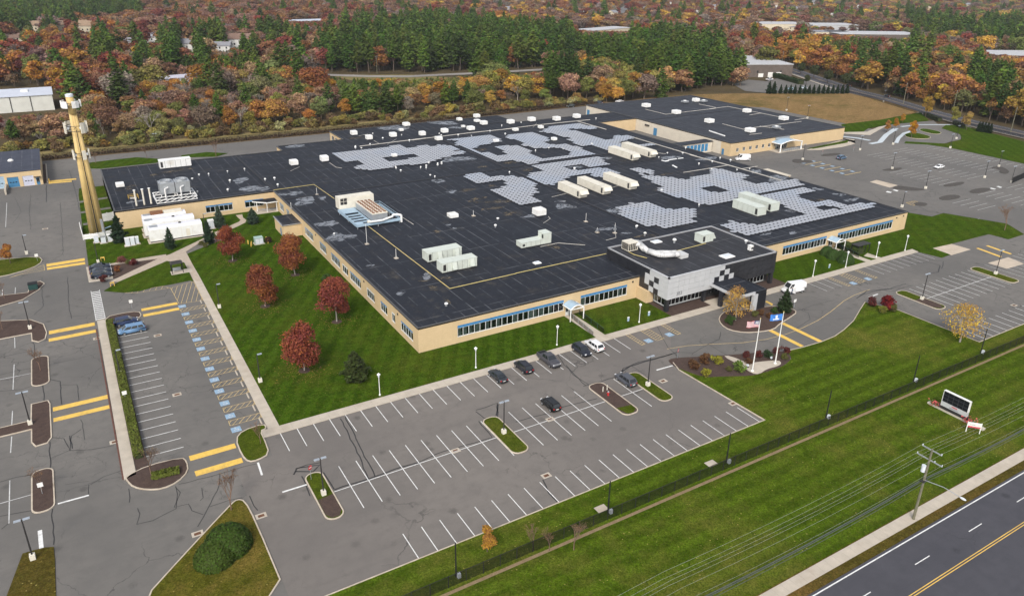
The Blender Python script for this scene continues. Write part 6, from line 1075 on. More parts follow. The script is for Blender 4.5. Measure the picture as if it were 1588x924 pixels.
for k, x in enumerate((31, 54.4, 77.0, 100.7, 125.1, 147.1, 171)):
    lot_pole((x, 63.7 if x < 90 else 64.2), 5.4, ('black pole by the fence, first from the left','black pole by the fence, second from the left','black pole by the fence, third from the left','black pole by the fence, fourth from the left','black pole by the fence, fifth from the left','black pole by the fence, sixth from the left','black pole by the fence, last at the right')[k], 0, False, M_BLACK, 'black poles along the fence'); cabx = 0
    tag(MB().cbox(x+.25,63.4 if x < 90 else 63.9,.1,.4,.4,.7).build('junction_box', M_LITE), 'pale junction box at the foot of a black fence pole', 'box', 'junction boxes along the fence')
wl_ = [((38.38,107.68),'first from the left'),((57.46,107.91),'second from the left'),((75.75,108.02),'third from the left'),((96.73,108.03),'nearest the black entrance block'),((150.76,107.08),'nearest the white van'),((163.16,107.06),'beside the round clipped bushes'),((176.48,107.72),'beside the smoking shelter'),((188.06,107.18),'last at the right')]
lm0 = [MB().lathe([(.17,0),(.17,.22),(.075,.32),(.06,3.6)],0,0,10).mesh('post', M_WHITE), MB().lathe([(.09,3.6),(.15,3.7),(.18,4.1),(.1,4.15)],0,0,10).mesh('lantern', M_LITE), MB().lathe([(.32,4.12),(.30,4.2),(.08,4.4),(.03,4.5)],0,0,10).mesh('lantern_cap', M_WHITE)]
for q, lb in wl_:
    o = thing('lamp_post', 'white lamp post on the front lawn, '+lb, 'lamp post', (*q, .1), 0, 'white lamp posts on the front lawn')
    for n_, m_ in zip(('post','lantern','lantern_cap'), lm0): link(n_, m_, o)
for q in ((94.95,109.47), (100.64,109.48), (159.01,108.75), (164.67,108.68)):
    o = thing('ground_sign', 'small blue and white ground sign on the front lawn', 'sign', (*q, .1), 0, 'small ground signs on the lawn'); MB().box(-.25,-.05,.1,.25,.05,.9).build('board', M_SKYB, o); MB().box(-.25,-.06,.9,.25,.06,1.1).build('top_strip', M_WHITE, o)
def stop_sign(q, h, label, col=(.55,.03,.04)):
    o = thing('road_sign', label, 'sign', (*q, 0), .5); MB().cyl((0,0,0),(0,0,h),.04,n=6).build('post', M_GREYM, o); r = .38
    MB().add([(r*math.cos(R(22.5+45*i)),-.05,h-.1+r*math.sin(R(22.5+45*i))) for i in range(8)]+[(r*math.cos(R(22.5+45*i)),-.03,h-.1+r*math.sin(R(22.5+45*i))) for i in range(8)], [tuple(range(8))]+[(i+8,(i+1)%8+8,(i+1)%8,i) for i in range(8)]).build('plate', paint('red_sign_paint', col, .4, .05), o); MB().box(-.24,-.065,h-.17,.24,-.052,h-.03).build('white_bar', M_WHITE, o)
stop_sign((21.2,90.96), 2.3, 'round red no entry sign on the corner island'); stop_sign((93.21,92.32), 1.8, 'red sign at the tip of the flag bed'); stop_sign((279.29,190.16), 2.0, 'red sign near the drop off loop'); stop_sign((262.32,192.18), 1.8, 'red sign before the rear building')
for q, lb in (((5.05,167.43),'white sign plate above the hedge strip'),((-12.38,106.52),'pale round sign on the lower left mulch island'),((0.17,127.38),'white sign plate on the low hedge'),((132.23,97.19),'small sign beside the entrance bed'),((-12.2,208.48),'white sign board on the left grass island'),((132.11,97.2),'thin sign at the entrance bed corner')):
    o = thing('sign_post', lb, 'sign', (*q, 0)); MB().cyl((0,0,0),(0,0,1.9),.04,n=6).build('post', M_GREYM, o); MB().box(-.35,-.06,1.3,.35,-.03,2.0).build('plate', M_WHITE, o)
hyd = thing('fire_hydrant', 'red fire hydrant on the mulch traffic island', 'hydrant', (*(73.13,88.01), .12)); MB().lathe([(.2,0),(.2,.08),(.15,.1),(.15,.55),(.2,.58),(.2,.64)],0,0,10).cyl((-.3,0,.45),(.3,0,.45),.09,n=8).build('barrel', paint('hydrant_red',(.45,.03,.03),.4,.1), hyd); MB().lathe([(.17,.64),(.14,.78),(.05,.86)],0,0,10).build('bonnet', M_GREYM, hyd)
for q in ((73.09,89.47), (74.06,89.55)): tag(MB().cyl((*q,.1),(*q,1.1),.08,n=8).build('bollard', M_CREAM), 'thin pale bollard beside the red hydrant', 'bollard', 'bollards at the hydrant')
tb = thing('green_bin', 'dark green waste bin on the hooked mulch island', 'bin', (*(-13.14,189.38), .1)); MB().box(-.9,-.8,0,.9,.8,1.3).build('body', paint('dark_green_paint',(.02,.06,.055),.5,.1), tb); MB().box(-.95,-.85,1.3,.95,.85,1.4).build('lid', M_BLACK, tb)
for k, q in enumerate(((2.49,182.51), (1.78,201.18))): o = thing('yellow_marker', ('yellow utility marker on the shelter lawn','yellow utility marker on the tower lawn')[k], 'marker', (*q, .12)); MB().box(-.45,-.3,0,-.3,.3,.7).box(.3,-.3,0,.45,.3,.7).box(-.45,-.3,.7,.45,.3,.85).build('frame', M_YEL, o)
for k, q in enumerate(((54.09,64.79), (74.8,64.66))): o = thing('manhole_slab', ('pale concrete slab in the grass by the second black pole','pale concrete slab in the grass by the third black pole')[k], 'slab', (*q, .1)); MB().cbox(0,0,0,1.7,1.2,.08).cbox(0,0,.08,.8,.8,.05).build('cover', M_CONC, o)

# ------------------------------------------------------------------ fences
t = NT('chain_link_mesh'); tr = t.n('BsdfTransparent'); df = t.n('BsdfDiffuse', {'Color': (.018,.017,.016,1)}); mx = t.n('MixShader', {0: .28, 1: tr, 2: df}); t.t.links.new(mx.outputs[0], t.out.inputs[0]); M_MESH = t.mat
def mesh_fence(pts, h, sp, label, mat=M_BLACK, name='mesh_fence', fabric=M_MESH):
    o = thing(name, label, 'fence', (*pts[0], 0)); x0, y0 = pts[0]
    pm_ = MB().cyl((0,0,0),(0,0,h+.06),.05,n=6).mesh('post', mat); seg = {}
    for a, b in zip(pts[:-1], pts[1:]):
        L = math.hypot(b[0]-a[0], b[1]-a[1]); n = max(1, round(L/sp)); w = L/n; an = math.atan2(b[1]-a[1], b[0]-a[0]); k = round(w, 2)
        if k not in seg: seg[k] = (MB().box(0,-.012,.06,w,.012,h-.04).mesh('mesh_panel', fabric), MB().cyl((0,0,h),(w,0,h),.035,n=6).mesh('rail', mat))
        for i in range(n):
            q = (a[0]+(b[0]-a[0])*i/n-x0, a[1]+(b[1]-a[1])*i/n-y0, .1); link('post', pm_, o, q); link('mesh_panel', seg[k][0], o, q, an); link('rail', seg[k][1], o, q, an)
    return o
mesh_fence([(-11.5,62.5),(84.7,62.55),(180,62.2)], 1.8, 2.4, 'long black chain link fence across the front field')
mesh_fence([(-60,324.5),(40,324.6),(100,325.2),(180,328.4),(250,332)], 2.2, 6, 'dark chain link fence on the bank behind the back drive')
mesh_fence(offs(RRD, 9.6)[1:7], 1.4, 5, 'black rail fence along the side road')
mesh_fence([(286.7,130.68),(298.71,132.55)]+[(320,140)], 2.2, 4, 'black screened fence at the right edge of the lot', M_BLACK, 'screen_fence', M_BLACK)
mesh_fence([(85.5,117.93),(84.38,107.62)], 1.1, 2.2, 'pale mesh railing on the left of the entrance walk', M_GREYM, 'walk_railing'); mesh_fence([(87.81,117.38),(87.16,107.74)], 1.1, 2.2, 'green mesh railing on the right of the entrance walk', paint('dark_green_paint',(.02,.06,.055)), 'walk_railing')
mesh_fence([(174.2,119.95),(172.08,109.73)], 1.2, 2.0, 'dark green mesh railing beside the clipped bushes', paint('dark_green_paint',(.02,.06,.055)), 'walk_railing')
def picket(pts, h, label, mat):
    o = thing('white_fence', label, 'fence', (*pts[0], 0)); x0, y0 = pts[0]
    for a, b in zip(pts[:-1], pts[1:]):
        L = math.hypot(b[0]-a[0], b[1]-a[1]); n = max(1, round(L/2)); an = math.atan2(b[1]-a[1], b[0]-a[0]); w = L/n
        bm_ = MB().box(.08,-.03,.1,w-.08,.03,h*.5-.02).mesh('board', mat), MB().box(.08,-.03,h*.5+.02,w-.08,.03,h-.05).mesh('board', mat); pm_ = MB().box(-.09,-.09,0,.09,.09,h+.1).mesh('post', mat)
        for i in range(n+1):
            q = (a[0]+(b[0]-a[0])*i/n-x0, a[1]+(b[1]-a[1])*i/n-y0, .1); link('post', pm_, o, q, an)
            if i < n:
                for m_ in bm_: link('board', m_, o, q, an)
picket([(-1.71,231.85),(-1.49,220.27),(1.79,219.96),(5.41,220.98)], 1.5, 'low white fence round the foot of the cell tower', M_WHITE); picket([(3.97,234.49),(7.17,235.28)], 2.4, 'white panel fence between tower and wing', M_WHITE)

# ------------------------------------------------------------------ flags, sign board, utility poles
FD = Vector((-.86, .50, 0))
for k, (q, h, lb) in enumerate((((101.9,81.46),10.8,'tall white flagpole flying the striped flag'),((107.95,81.35),10.8,'tall white flagpole flying the blue state flag'))):
    o = thing('flagpole', lb, 'flagpole', (*q, .15)); MB().lathe([(.3,0),(.3,.15),(.12,.25),(.11,3),(.05,h)],0,0,10).build('pole', M_WHITE, o); MB().ell((0,0,h+.1),(.12,.12,.12)).build('finial', M_YPIPE, o); MB().cyl((.12,0,1),(.09,0,h-.2),.012,n=4).build('halyard', M_LITE, o)
    W_, H_, nx, ny = 2.2, 1.3, 20, 13; vs = []; fs = []; ms = []
    for j in range(ny+1):
        for i in range(nx+1):
            u = i/nx; s = W_*u; wv = .16*math.sin(u*7+k)*u+.05*math.sin(u*15+j*.4); pnt = FD*(s+.1)+Vector((FD.y, -FD.x, 0))*wv; vs.append((pnt.x, pnt.y, h-.35-H_*j/ny-.22*u*u*(1+.3*k)))
    for j in range(ny):
        for i in range(nx):
            fs.append((j*(nx+1)+i, j*(nx+1)+i+1, (j+1)*(nx+1)+i+1, (j+1)*(nx+1)+i))
            if k == 0: ms.append(2 if (i < 8 and j < 7) else (0 if j % 2 == 0 else 1))
            else:
                u, v = (i-nx/2+.5)/nx*W_, (j-ny/2+.5)/ny*H_
                sh_ = abs(u) < .26-.12*max(0, v+.1) and -.5 < v < .22; rb = .26 < v < .42 and abs(u) < .42+.1*abs(math.sin(u*9)); ms.append(1 if sh_ or rb else 2)
    b = MB(); b.v = vs; b.f = fs; b.m = ms
    f = thing('flag', ('stars and stripes flag hanging from the left flagpole','blue flag with a white shield and ribbon emblem')[k], 'flag', (*q, .15)); b.build('cloth', [paint('flag_red',(.42,.03,.05),.8,.05), paint('flag_white',(.72,.72,.74),.8,.04), paint('flag_blue' if k == 0 else 'state_flag_blue', (.03,.04,.16) if k == 0 else (.05,.20,.58), .8, .06)], f, True)
    if k == 0:
        mb = MB()
        for j in range(5):
            for i in range(6):
                pv = vs[(1+j)*(nx+1)+1+i] if j < 6 else None; n_ = Vector((FD.y, -FD.x, 0))
                for sgn in (-.02, .02): mb.add([(pv[0]+FD.x*.05*math.cos(R(72*t_+90))+n_.x*sgn, pv[1]+FD.y*.05*math.cos(R(72*t_+90))+n_.y*sgn, pv[2]-.05+.05*math.sin(R(72*t_+90))) for t_ in range(5)], [(0,1,2,3,4)])
        mb.build('star', M_WHITE, f)
for k, q in enumerate(((102.26,82.89), (108.57,82.81))): o = thing('flood_light', ('small flood light at the left flagpole foot','small flood light at the right flagpole foot')[k], 'light', (*q, .15)); MB().cbox(0,0,0,.3,.3,.25).build('base', M_DARKM, o); MB().cyl((0,0,.25),(-.1,.1,.55),.2,.26,8).build('lamp', M_LITE, o)
sg = thing('sign_board', 'large grey sign board with dark panel grid on the field', 'sign', (120.4, 54.0, .1))
MB().box(-.35,-5.2,-.1,.35,4.4,.35).build('base_wall', paint('pale_stone',(.50,.46,.38),.8,.1), sg); MB().box(-.28,-2.4,.36,.28,2.6,.9).build('plinth', M_DARKM, sg)
MB().box(-.24,-2.2,.9,.24,2.3,1.75).build('name_board', M_WHITEP, sg); MB().box(-.24,-2.2,1.75,.28,-2.1,3.75).box(-.24,2.2,1.75,.28,2.28,3.75).box(-.24,-2.2,3.72,.28,2.28,3.8).build('frame', M_WHITE, sg); MB().box(-.2,-2.1,1.76,.2,2.2,3.72).build('cabinet', paint('grey_sign_cabinet',(.10,.10,.11),.5,.1), sg)
pn = MB().box(-.26,.04,.04,-.205,.82,.61).mesh('display_panel', paint('dark_display',(.012,.013,.018),.3,.2))
for i in range(5):
    for j in range(3): link('display_panel', pn, sg, (0, -2.1+.86*i, 1.76+.655*j))
lt = MB()
for i, (y, w) in enumerate(((.35,.13),(.2,.05),(.08,.13),(-.1,.13),(-.26,.1),(-.42,.13))): lt.box(-.262,y-w/2,1.38,-.243,y+w/2,1.58)
lt.build('red_lettering', paint('sign_red',(.55,.03,.06),.5,.05), sg); lt = MB()
for i in range(11): lt.box(-.262,.75-.14*i-.05,1.08,-.243,.75-.14*i+.05,1.2)
lt.build('grey_lettering', paint('sign_grey_letters',(.2,.2,.24),.5,.05), sg)
for k, y in enumerate((57.2, 51.4)):
    o = thing('flower_clump', ('red flowers at the far end of the sign board','red flowers at the near end of the sign board')[k], 'flowers', (120.4, y, .3)); mb = MB(); rf = random.Random(k)
    for i in range(160):
        a, b, c_ = rf.gauss(0,.38), rf.gauss(0,.5), rf.uniform(0,.75)*1.0; s = .1; n_ = Vector((rf.uniform(-1,1),rf.uniform(-1,1),1)).normalized(); u_ = n_.orthogonal().normalized()*s; v_ = n_.cross(u_.normalized())*s; pc = Vector((a,b,c_)); mb.quad(pc-u_-v_, pc+u_-v_, pc+u_+v_, pc-u_+v_, 0 if rf.random() < .65 else 1)
    mb.build('bloom', [paint('flower_red',(.55,.10,.10),.8,.15), paint('flower_leaf',(.05,.11,.02),.8,.15)], o)
ss = thing('small_sign', 'small white sign with a red band on two posts near the sign board', 'sign', (118.1, 49.4, .1), math.atan2(-1.4, 1.2)); MB().box(-.95,-.04,.95,.95,.04,1.9).build('board', M_WHITE, ss); MB().box(-.93,-.055,.97,.93,-.042,1.2).build('red_band', paint('sign_red',(.55,.03,.06)), ss); MB().box(-.7,-.055,1.45,.1,-.042,1.55).build('grey_lettering', M_GREYM, ss)
for s in (-.98, .98): MB().box(s-.06,-.06,0,s+.06,.06,1.95).build('post', M_WHITE, ss)
M_POLE = paint('weathered_pole_wood', (.17,.16,.11), .9, .2, 2, dirt=(.10,.11,.06)); M_WIRE = paint('pale_wire', (.42,.43,.40), .5, .1); M_WIRED = paint('dark_cable', (.07,.08,.085), .6, .1)
up = thing('utility_pole', 'weathered utility pole with crossarms, transformer and street light on the road pavement', 'utility pole', (90.1, 41.7, .1))
MB().cyl((0,0,0),(0,0,11.5),.19,.13,10).build('pole', M_POLE, up)
for z, a in ((11.25,1.35),(9.75,1.75)): 
    MB().box(-.07,-a,z,.07,a,z+.12).build('crossarm', M_GREYM, up); mb = MB()
    for y in ((-a+.05,a-.05) if z > 11 else (-a+.05,-a*.4,a-.05)): mb.cyl((0,y,z+.12),(0,y,z+.32),.06,n=6)
    mb.build('insulator', M_LITE, up)
MB().cyl((-.35,.3,7.9),(-.35,.3,8.9),.28,n=12).build('transformer', M_LITE, up); MB().tube([(0,-.1,6.6),(.2,-2.5,7.0),(.3,-4.6,6.9)], .05).build('lamp_arm', M_GREYM, up); MB().ell((.35,-5.0,6.85),(.2,.45,.14)).build('lamp_head', M_LITE, up); MB().box(-.5,-.25,6.4,.5,.25,6.55).build('cable_bracket', M_DARKM, up)
def wire(x0, x1, y, z, r, label, mat=None, poles=(90.1,), span=46, sag=.7):
    pts = []; n = 40
    for i in range(n+1):
        x = x0+(x1-x0)*i/n; f = ((x-90.1)/span) % 1.0; pts.append((x, y, z-sag*4*f*(1-f)))
    tag(MB().tube(pts, r, 5).build('overhead_wire', mat or M_WIRE), label, 'wire', 'overhead wires along the road')
for k, (y, z) in enumerate(((43.0,11.65),(40.4,11.65),(43.4,10.1),(42.4,10.1),(40.0,10.1),(41.7,11.7))): wire(0, 300, y, z, .008, 'thin pale power wire strung along the road')
for k, (y, z, r) in enumerate(((42.0,6.5,.06),(41.9,6.35,.05),(41.5,6.42,.03))): wire(0, 300, y, z, r, 'thick dark telephone cable strung along the road', M_WIRED)
def far_pole(q, h, label):
    o = thing('utility_pole', label, 'utility pole', (*q, 0), .5, 'utility poles along the side road'); MB().cyl((0,0,0),(0,0,h),.2,.14,8).build('pole', M_POLE, o); MB().box(-1.3,-.07,h-.7,1.3,.07,h-.5).box(-1.0,-.07,h-1.7,1.0,.07,h-1.5).build('crossarm', M_GREYM, o)
for q, h, lb in (((490.7,409.73),11,'utility pole by the white roofed building'),((480.49,385.3),11,'utility pole beyond the white roofed building'),((483.5,344.84),11,'utility pole across the side road'),((411.17,254.46),12,'utility pole beside the dark car on the side road'),((408.84,224.55),12,'utility pole behind the golden roadside tree'),((382.9,181.11),12,'utility pole nearest along the side road'),((189.58,496.91),12,'pole beside the road in the woods'),((264.27,476.52),12,'white pole by the right end of the wood road')): far_pole(q, h, lb)
# ------------------------------------------------------------------ vehicles
M_CAR = objcol('car_paint', .3, .0, .3, .12)
t = NT('car_glass'); M_CGL = t.bsdf((.02,.024,.028), .06, 0, .7)
M_TYRE = M_BLACK; M_RIM = paint('alloy_rim', (.42,.43,.44), .35, .1, 4, metal=.6); M_HEAD = paint('headlight_lens', (.75,.76,.78), .15, .05, 4); M_TAIL = paint('taillight_lens', (.35,.02,.02), .25, .1, 4)
CARS = {
 'sedan': dict(L=4.8, W=1.84, H=1.45, hood=.98, belt=.95, wb=1.42, cab=(-1.95,-.95,.55,1.35), trunk=1.02),
 'suv': dict(L=4.65, W=1.88, H=1.68, hood=1.05, belt=1.05, wb=1.36, cab=(-2.2,-1.75,.6,1.25), trunk=1.08),
 'hatch': dict(L=4.15, W=1.8, H=1.62, hood=1.02, belt=1.0, wb=1.27, cab=(-2.0,-1.75,.75,1.25), trunk=1.05),
 'minivan': dict(L=5.1, W=1.95, H=1.75, hood=1.05, belt=1.08, wb=1.5, cab=(-2.45,-2.1,.95,1.85), trunk=1.1),
 'van': dict(L=5.7, W=2.05, H=2.55, hood=1.2, belt=1.4, wb=1.7, cab=(-2.8,-2.72,1.35,2.1), trunk=1.45),
 'pickup': dict(L=5.9, W=2.02, H=1.92, hood=1.22, belt=1.18, wb=1.8, cab=(-.95,-.7,.75,1.35), trunk=1.18),
}
CM = {}
def car_meshes(kind):
    if kind in CM: return CM[kind]
    s = CARS[kind]; L, W, H = s['L'], s['W'], s['H']; h = L/2; z0 = .28; r = {}
    # lower body: lofted rings
    st = [(-h, .84, s['trunk']*.80, .48), (-h+.12, .95, s['trunk']*.97, .34), (-h+.7, 1, s['trunk'], z0), (s['cab'][0], 1, s['belt']+.04, z0), (0, 1, s['belt'], z0), (s['cab'][3], 1, s['hood'], z0), (h-.75, .99, s['hood']*.93, z0), (h-.18, .92, s['hood']*.80, .32), (h, .78, s['hood']*.64, .46)]
    mb = MB(); n = 10; vs = []
    for x, wf, zt, zl in st:
        w = W/2*wf; zm = zl+(zt-zl)*.45
        vs += [(x,-w*.88,zl),(x,-w,zl+.12),(x,-w*1.0,zm),(x,-w*.965,zt-.08),(x,-w*.86,zt),(x,w*.86,zt),(x,w*.965,zt-.08),(x,w*1.0,zm),(x,w,zl+.12),(x,w*.88,zl)]
    fs = [(j*n+i, (j+1)*n+i, (j+1)*n+(i+1) % n, j*n+(i+1) % n) for j in range(len(st)-1) for i in range(n)]
    fs += [tuple(range(n)), tuple(range(len(st)*n-1, (len(st)-1)*n-1, -1))]
    mb.add(vs, fs); r['body'] = mb.mesh('body', M_CAR, True)
    xb, xr, xf, xw = s['cab']; zb, zt = s['belt']-.02, H; wb, wt = W/2*.93, W/2*(.76 if kind != 'van' else .88); k = .1
    ring = lambda x0, x1, w, z: [(x0,-w,z),(x1,-w,z),(x1,w,z),(x0,w,z)]
    c_ = ring(xb,xw,wb,zb)+ring(xr,xf,wt,zt-.06)+ring(xr+.15,xf-.18,wt*.86,zt)
    r['cabin'] = MB().add(c_, [(0,1,5,4),(1,2,6,5),(2,3,7,6),(3,0,4,7),(4,5,9,8),(5,6,10,9),(6,7,11,10),(7,4,8,11),(8,9,10,11)]).mesh('cabin', M_CAR)
    def face(a, b, c, d, ml, mr, mbm, mt, off):
        a, b, c, d = map(Vector, (a, b, c, d)); nn = (b-a).cross(d-a).normalized()*off
        P = lambda u, v: (a.lerp(b, u)).lerp(d.lerp(c, u), v)+nn
        return [P(ml, mbm), P(1-mr, mbm), P(1-mr, 1-mt), P(ml, 1-mt)]
    def glass(name, *qs):
        m = MB()
        for q in qs: m.quad(*q)
        return m.mesh(name, M_CGL)
    r['windscreen'] = glass('windscreen', face(c_[1],c_[2],c_[6],c_[5],.07,.07,.08,.05,.012)); 
    if kind != 'van': r['rear_window'] = glass('rear_window', face(c_[3],c_[0],c_[4],c_[7],.09,.09,.12,.08,.012))
    sg_ = []
    spl = {'sedan': ((.06,.52),(.55,.12)), 'pickup': ((.06,.52),(.53,.08)), 'van': ((.78,.03),)}.get(kind, ((.05,.70),(.33,.38),(.65,.06)))
    for a_, b_ in spl: sg_ += [face(c_[0],c_[1],c_[5],c_[4],a_,b_,.1,.08,.012), face(c_[2],c_[3],c_[7],c_[6],b_,a_,.1,.08,.012)]
    r['side_window'] = glass('side_window', *sg_)
    r['wheel'] = MB().cyl((0,-.12,0),(0,.12,0),.335,.335,14).mesh('wheel', M_TYRE); r['rim'] = MB().cyl((0,-.127,0),(0,.127,0),.215,.215,10).mesh('rim', M_RIM)
    r['headlight'] = MB().cbox(0,0,0,.16,.34,.16).mesh('headlight', M_HEAD); r['taillight'] = MB().cbox(0,0,0,.08,.28,.22).mesh('taillight', M_TAIL); r['plate'] = MB().cbox(0,0,0,.03,.5,.14).mesh('number_plate', M_LINE); r['front_bumper'] = MB().box(h-.05,-W*.33,.34,h+.03,W*.33,.5).mesh('front_bumper', M_BLACK); r['rear_bumper'] = MB().box(-h-.03,-W*.36,.36,-h+.05,W*.36,.52).mesh('rear_bumper', M_BLACK)
    if kind == 'pickup': r['bed'] = MB().box(-h+.25,-W*.38,s['trunk']-.02,s['cab'][0]-.12,W*.38,s['trunk']+.012).mesh('cargo_bed', M_BLACK); r['grille'] = MB().cbox(h-.06,0,.55,.1,1.3,.45).mesh('grille', M_RIM)
    CM[kind] = r; return r
def car(kind, col, label, x, y, a, z=.0):
    r = car_meshes(kind); s = CARS[kind]; h = s['L']/2
    o = thing('parked_car' if kind not in ('van','pickup') else ('delivery_van' if kind == 'van' else 'pickup_truck'), label, 'car' if kind not in ('van','pickup') else kind, (x, y, z), a)
    for k in ('body','cabin','windscreen','rear_window','side_window','front_bumper','rear_bumper','bed','grille'):
        if k in r:
            c_ = link({'bed':'cargo_bed'}.get(k, k), r[k], o); c_.color = (*col, 1)
    for sx in (-1, 1):
        for sy in (-1, 1):
            w = link('wheel', r['wheel'], o, (sx*s['wb'], sy*(s['W']/2-.1), .335)); link('rim', r['rim'], w)
    for sy in (-1, 1):
        link('headlight', r['headlight'], o, (h-.13, sy*s['W']*.34, s['hood']*.66)); link('taillight', r['taillight'], o, (-h+.03, sy*s['W']*.36, s['trunk']*.70))
    link('number_plate', r['plate'], o, (-h-.0, 0, .62)); return o
U, D = math.pi/2, -math.pi/2
car('sedan',(.028,.034,.042),'dark grey sedan, leftmost of the cars parked along the front pavement',59.2,102.7,U); car('suv',(.012,.014,.022),'black hatch parked second along the front pavement',65.0,103.2,U)
car('pickup',(.055,.055,.065),'dark grey pickup truck with an open black bed by the pavement',70.6,103.2,D); car('suv',(.016,.019,.03),'dark blue SUV parked beside the white SUV',78.3,103.2,D); car('suv',(.72,.72,.72),'white SUV parked beside the dark blue one',81.6,103.5,U)
car('hatch',(.010,.011,.013),'black boxy hatchback alone in the middle row',62.3,90.0,U); car('suv',(.07,.075,.09),'grey SUV parked between two traffic islands',78.7,90.1,U)
car('suv',(.018,.032,.085),'dark blue SUV at the top of the stall row by the hedge',3.2,161.0-1.4,0); car('minivan',(.13,.24,.40),'light blue minivan below the dark blue SUV by the hedge',3.9,155.0,math.pi)
for y, lb in ((189.6,'nearest of three dark cars on the concrete pad'),(192.6,'middle of three dark cars on the concrete pad'),(195.6,'farthest of three dark cars on the concrete pad')): car('sedan' if y > 190 else 'suv',(.022,.03,.05),lb,.8,y,0,.02)
car('van',(.74,.74,.74),'white delivery van with its door open before the entrance',139.0,103.2,math.pi-.22); car('van',(.74,.74,.74),'white van parked beside the rear building',226.2,201.0,math.pi-.5)
car('suv',(.07,.12,.19),'blue grey car alone in the back of the right lot',263.6,184.0,0.0); car('sedan',(.75,.75,.75),'white car alone in the middle of the right lot',284.9,156.5,math.pi)
car('sedan',(.012,.012,.014),'black car driving along the side road',426.0,274.6,1.1); car('sedan',(.014,.014,.016),'dark car farther up the side road',442.4,313.5,1.05)
for k, (q, c_, kd, lb) in enumerate((((416.21,355.9),(.7,.7,.7),'pickup','white pickup beside the brown brick building'),((414.49,354.16),(.5,.5,.52),'suv','silver car beside the dock doors'),((382.08,321.15),(.45,.6,.7),'minivan','pale blue car behind the row of arborvitae, leftmost'),((393.77,319.15),(.4,.62,.72),'suv','pale blue car behind the row of arborvitae, middle'),((405.38,318.75),(.6,.68,.72),'suv','pale car behind the row of arborvitae, rightmost'),((254.42,332.32),(.03,.04,.06),'suv','dark car on the back drive left of the rear building'),((267.53,330.5),(.6,.6,.6),'sedan','white car on the back drive behind the rear building'),((234.02,330.27),(.02,.025,.02),'suv','dark car parked on the back drive alone'))): car(kd, c_, lb, q[0], q[1], .4*k)
vd = MB().box(0,-.04,.45,1.0,.04,1.9).build('open_door', M_CAR, bpy.data.objects['delivery_van']); vd.location = (1.3, 1.0, 0); vd.rotation_euler = (0, 0, R(115)); vd.color = (.74,.74,.74,1)
struct('side_lot', MB().flat([(411.02,354.1),(431.74,361.73),(442.52,347.86),(424.35,300.83),(417.36,295.62),(370.73,318.13),(364.72,329.5),(379.14,352.8),(405.82,365.08)], -.1), M_ASPH, 'grey yard beside the brown brick building')

# ------------------------------------------------------------------ person by the van
def person(x, y, a, label):
    o = thing('person', label, 'person', (x, y, .0), a)
    J = [((0,0,.98),.155),((0,0,1.2),.15),((0,.0,1.42),.15),((0,0,1.53),.06),((.02,0,1.60),.075),((.03,0,1.72),.095),((.01,0,1.80),.06),
         ((0,.19,1.43),.075),((.02,.24,1.15),.05),((.16,.22,.95),.04),((.22,.21,.88),.035),((0,-.19,1.43),.075),((-.03,-.25,1.15),.05),((.05,-.26,.9),.04),((.08,-.26,.82),.035),
         ((0,.1,.92),.1),((.03,.11,.5),.065),((-.02,.11,.09),.05),((.13,.12,.05),.045),((0,-.1,.92),.1),((.06,-.11,.5),.065),((.03,-.11,.09),.05),((.18,-.12,.05),.045)]
    E_ = [(0,1),(1,2),(2,3),(3,4),(4,5),(5,6),(2,7),(7,8),(8,9),(9,10),(2,11),(11,12),(12,13),(13,14),(0,15),(15,16),(16,17),(17,18),(0,19),(19,20),(20,21),(21,22)]
    me = bpy.data.meshes.new('figure'); me.from_pydata([j[0] for j in J], E_, []); b = link('body', me, o)
    sk = b.modifiers.new('skin', 'SKIN'); 
    for i, j in enumerate(J): me.skin_vertices[0].data[i].radius = (j[1], j[1])
    me.skin_vertices[0].data[0].use_root = True; b.modifiers.new('sub', 'SUBSURF').levels = 1; b.modifiers['sub'].render_levels = 1
    t = NT('navy_workwear'); z = t.n('SeparateXYZ', {0: t.obj()}).outputs[2]
    c_ = t.mix(t.rng(z, .94, .96), (.03,.045,.09), (.05,.08,.16)); c_ = t.mix(t.rng(z, 1.50, 1.52), c_, (.42,.26,.19)); me.materials.append(t.bsdf(c_, .85))
    mb = MB().ell((.0,0,1.75),(.115,.105,.10)); mb.build('hair', paint('dark_hair',(.02,.015,.012),.8,.2), o, True)
person(*(137.49,102.32), 2.6, 'person in dark blue work clothes standing at the white van door')

# ------------------------------------------------------------------ vegetation
def leaf_mat(name, source):
    t = NT(name)
    if source == 'obj': col = t.n('ObjectInfo').outputs['Color']
    else: col = t.n('Attribute', attribute_type='INSTANCER', attribute_name='tcol').outputs['Color']
    sh = t.n('Attribute', attribute_type='GEOMETRY', attribute_name='shade').outputs['Fac']
    hs = t.n('HueSaturation', {'Color': col, 'Hue': t.rng(sh, 0, 1, .475, .525), 'Saturation': t.rng(sh, 0, 1, .9, 1.08), 'Value': t.rng(sh, 0, 1, .55, 1.5)})
    b = t.n('BsdfPrincipled', {'Base Color': hs, 'Roughness': .7, 'Specular IOR Level': .2}); tl = t.n('BsdfTranslucent', {'Color': hs}); mx = t.n('MixShader', {0: .28, 1: b, 2: tl})
    t.t.links.new(mx.outputs[0], t.out.inputs[0]); return t.mat
M_LEAF = leaf_mat('leaf', 'obj'); M_LEAFI = leaf_mat('leaf_far', 'inst')
M_BARK = paint('grey_brown_bark', (.11,.085,.065), .95, .25, 1.5); M_BARKP = paint('pale_bark', (.30,.27,.24), .95, .2, 1.5)
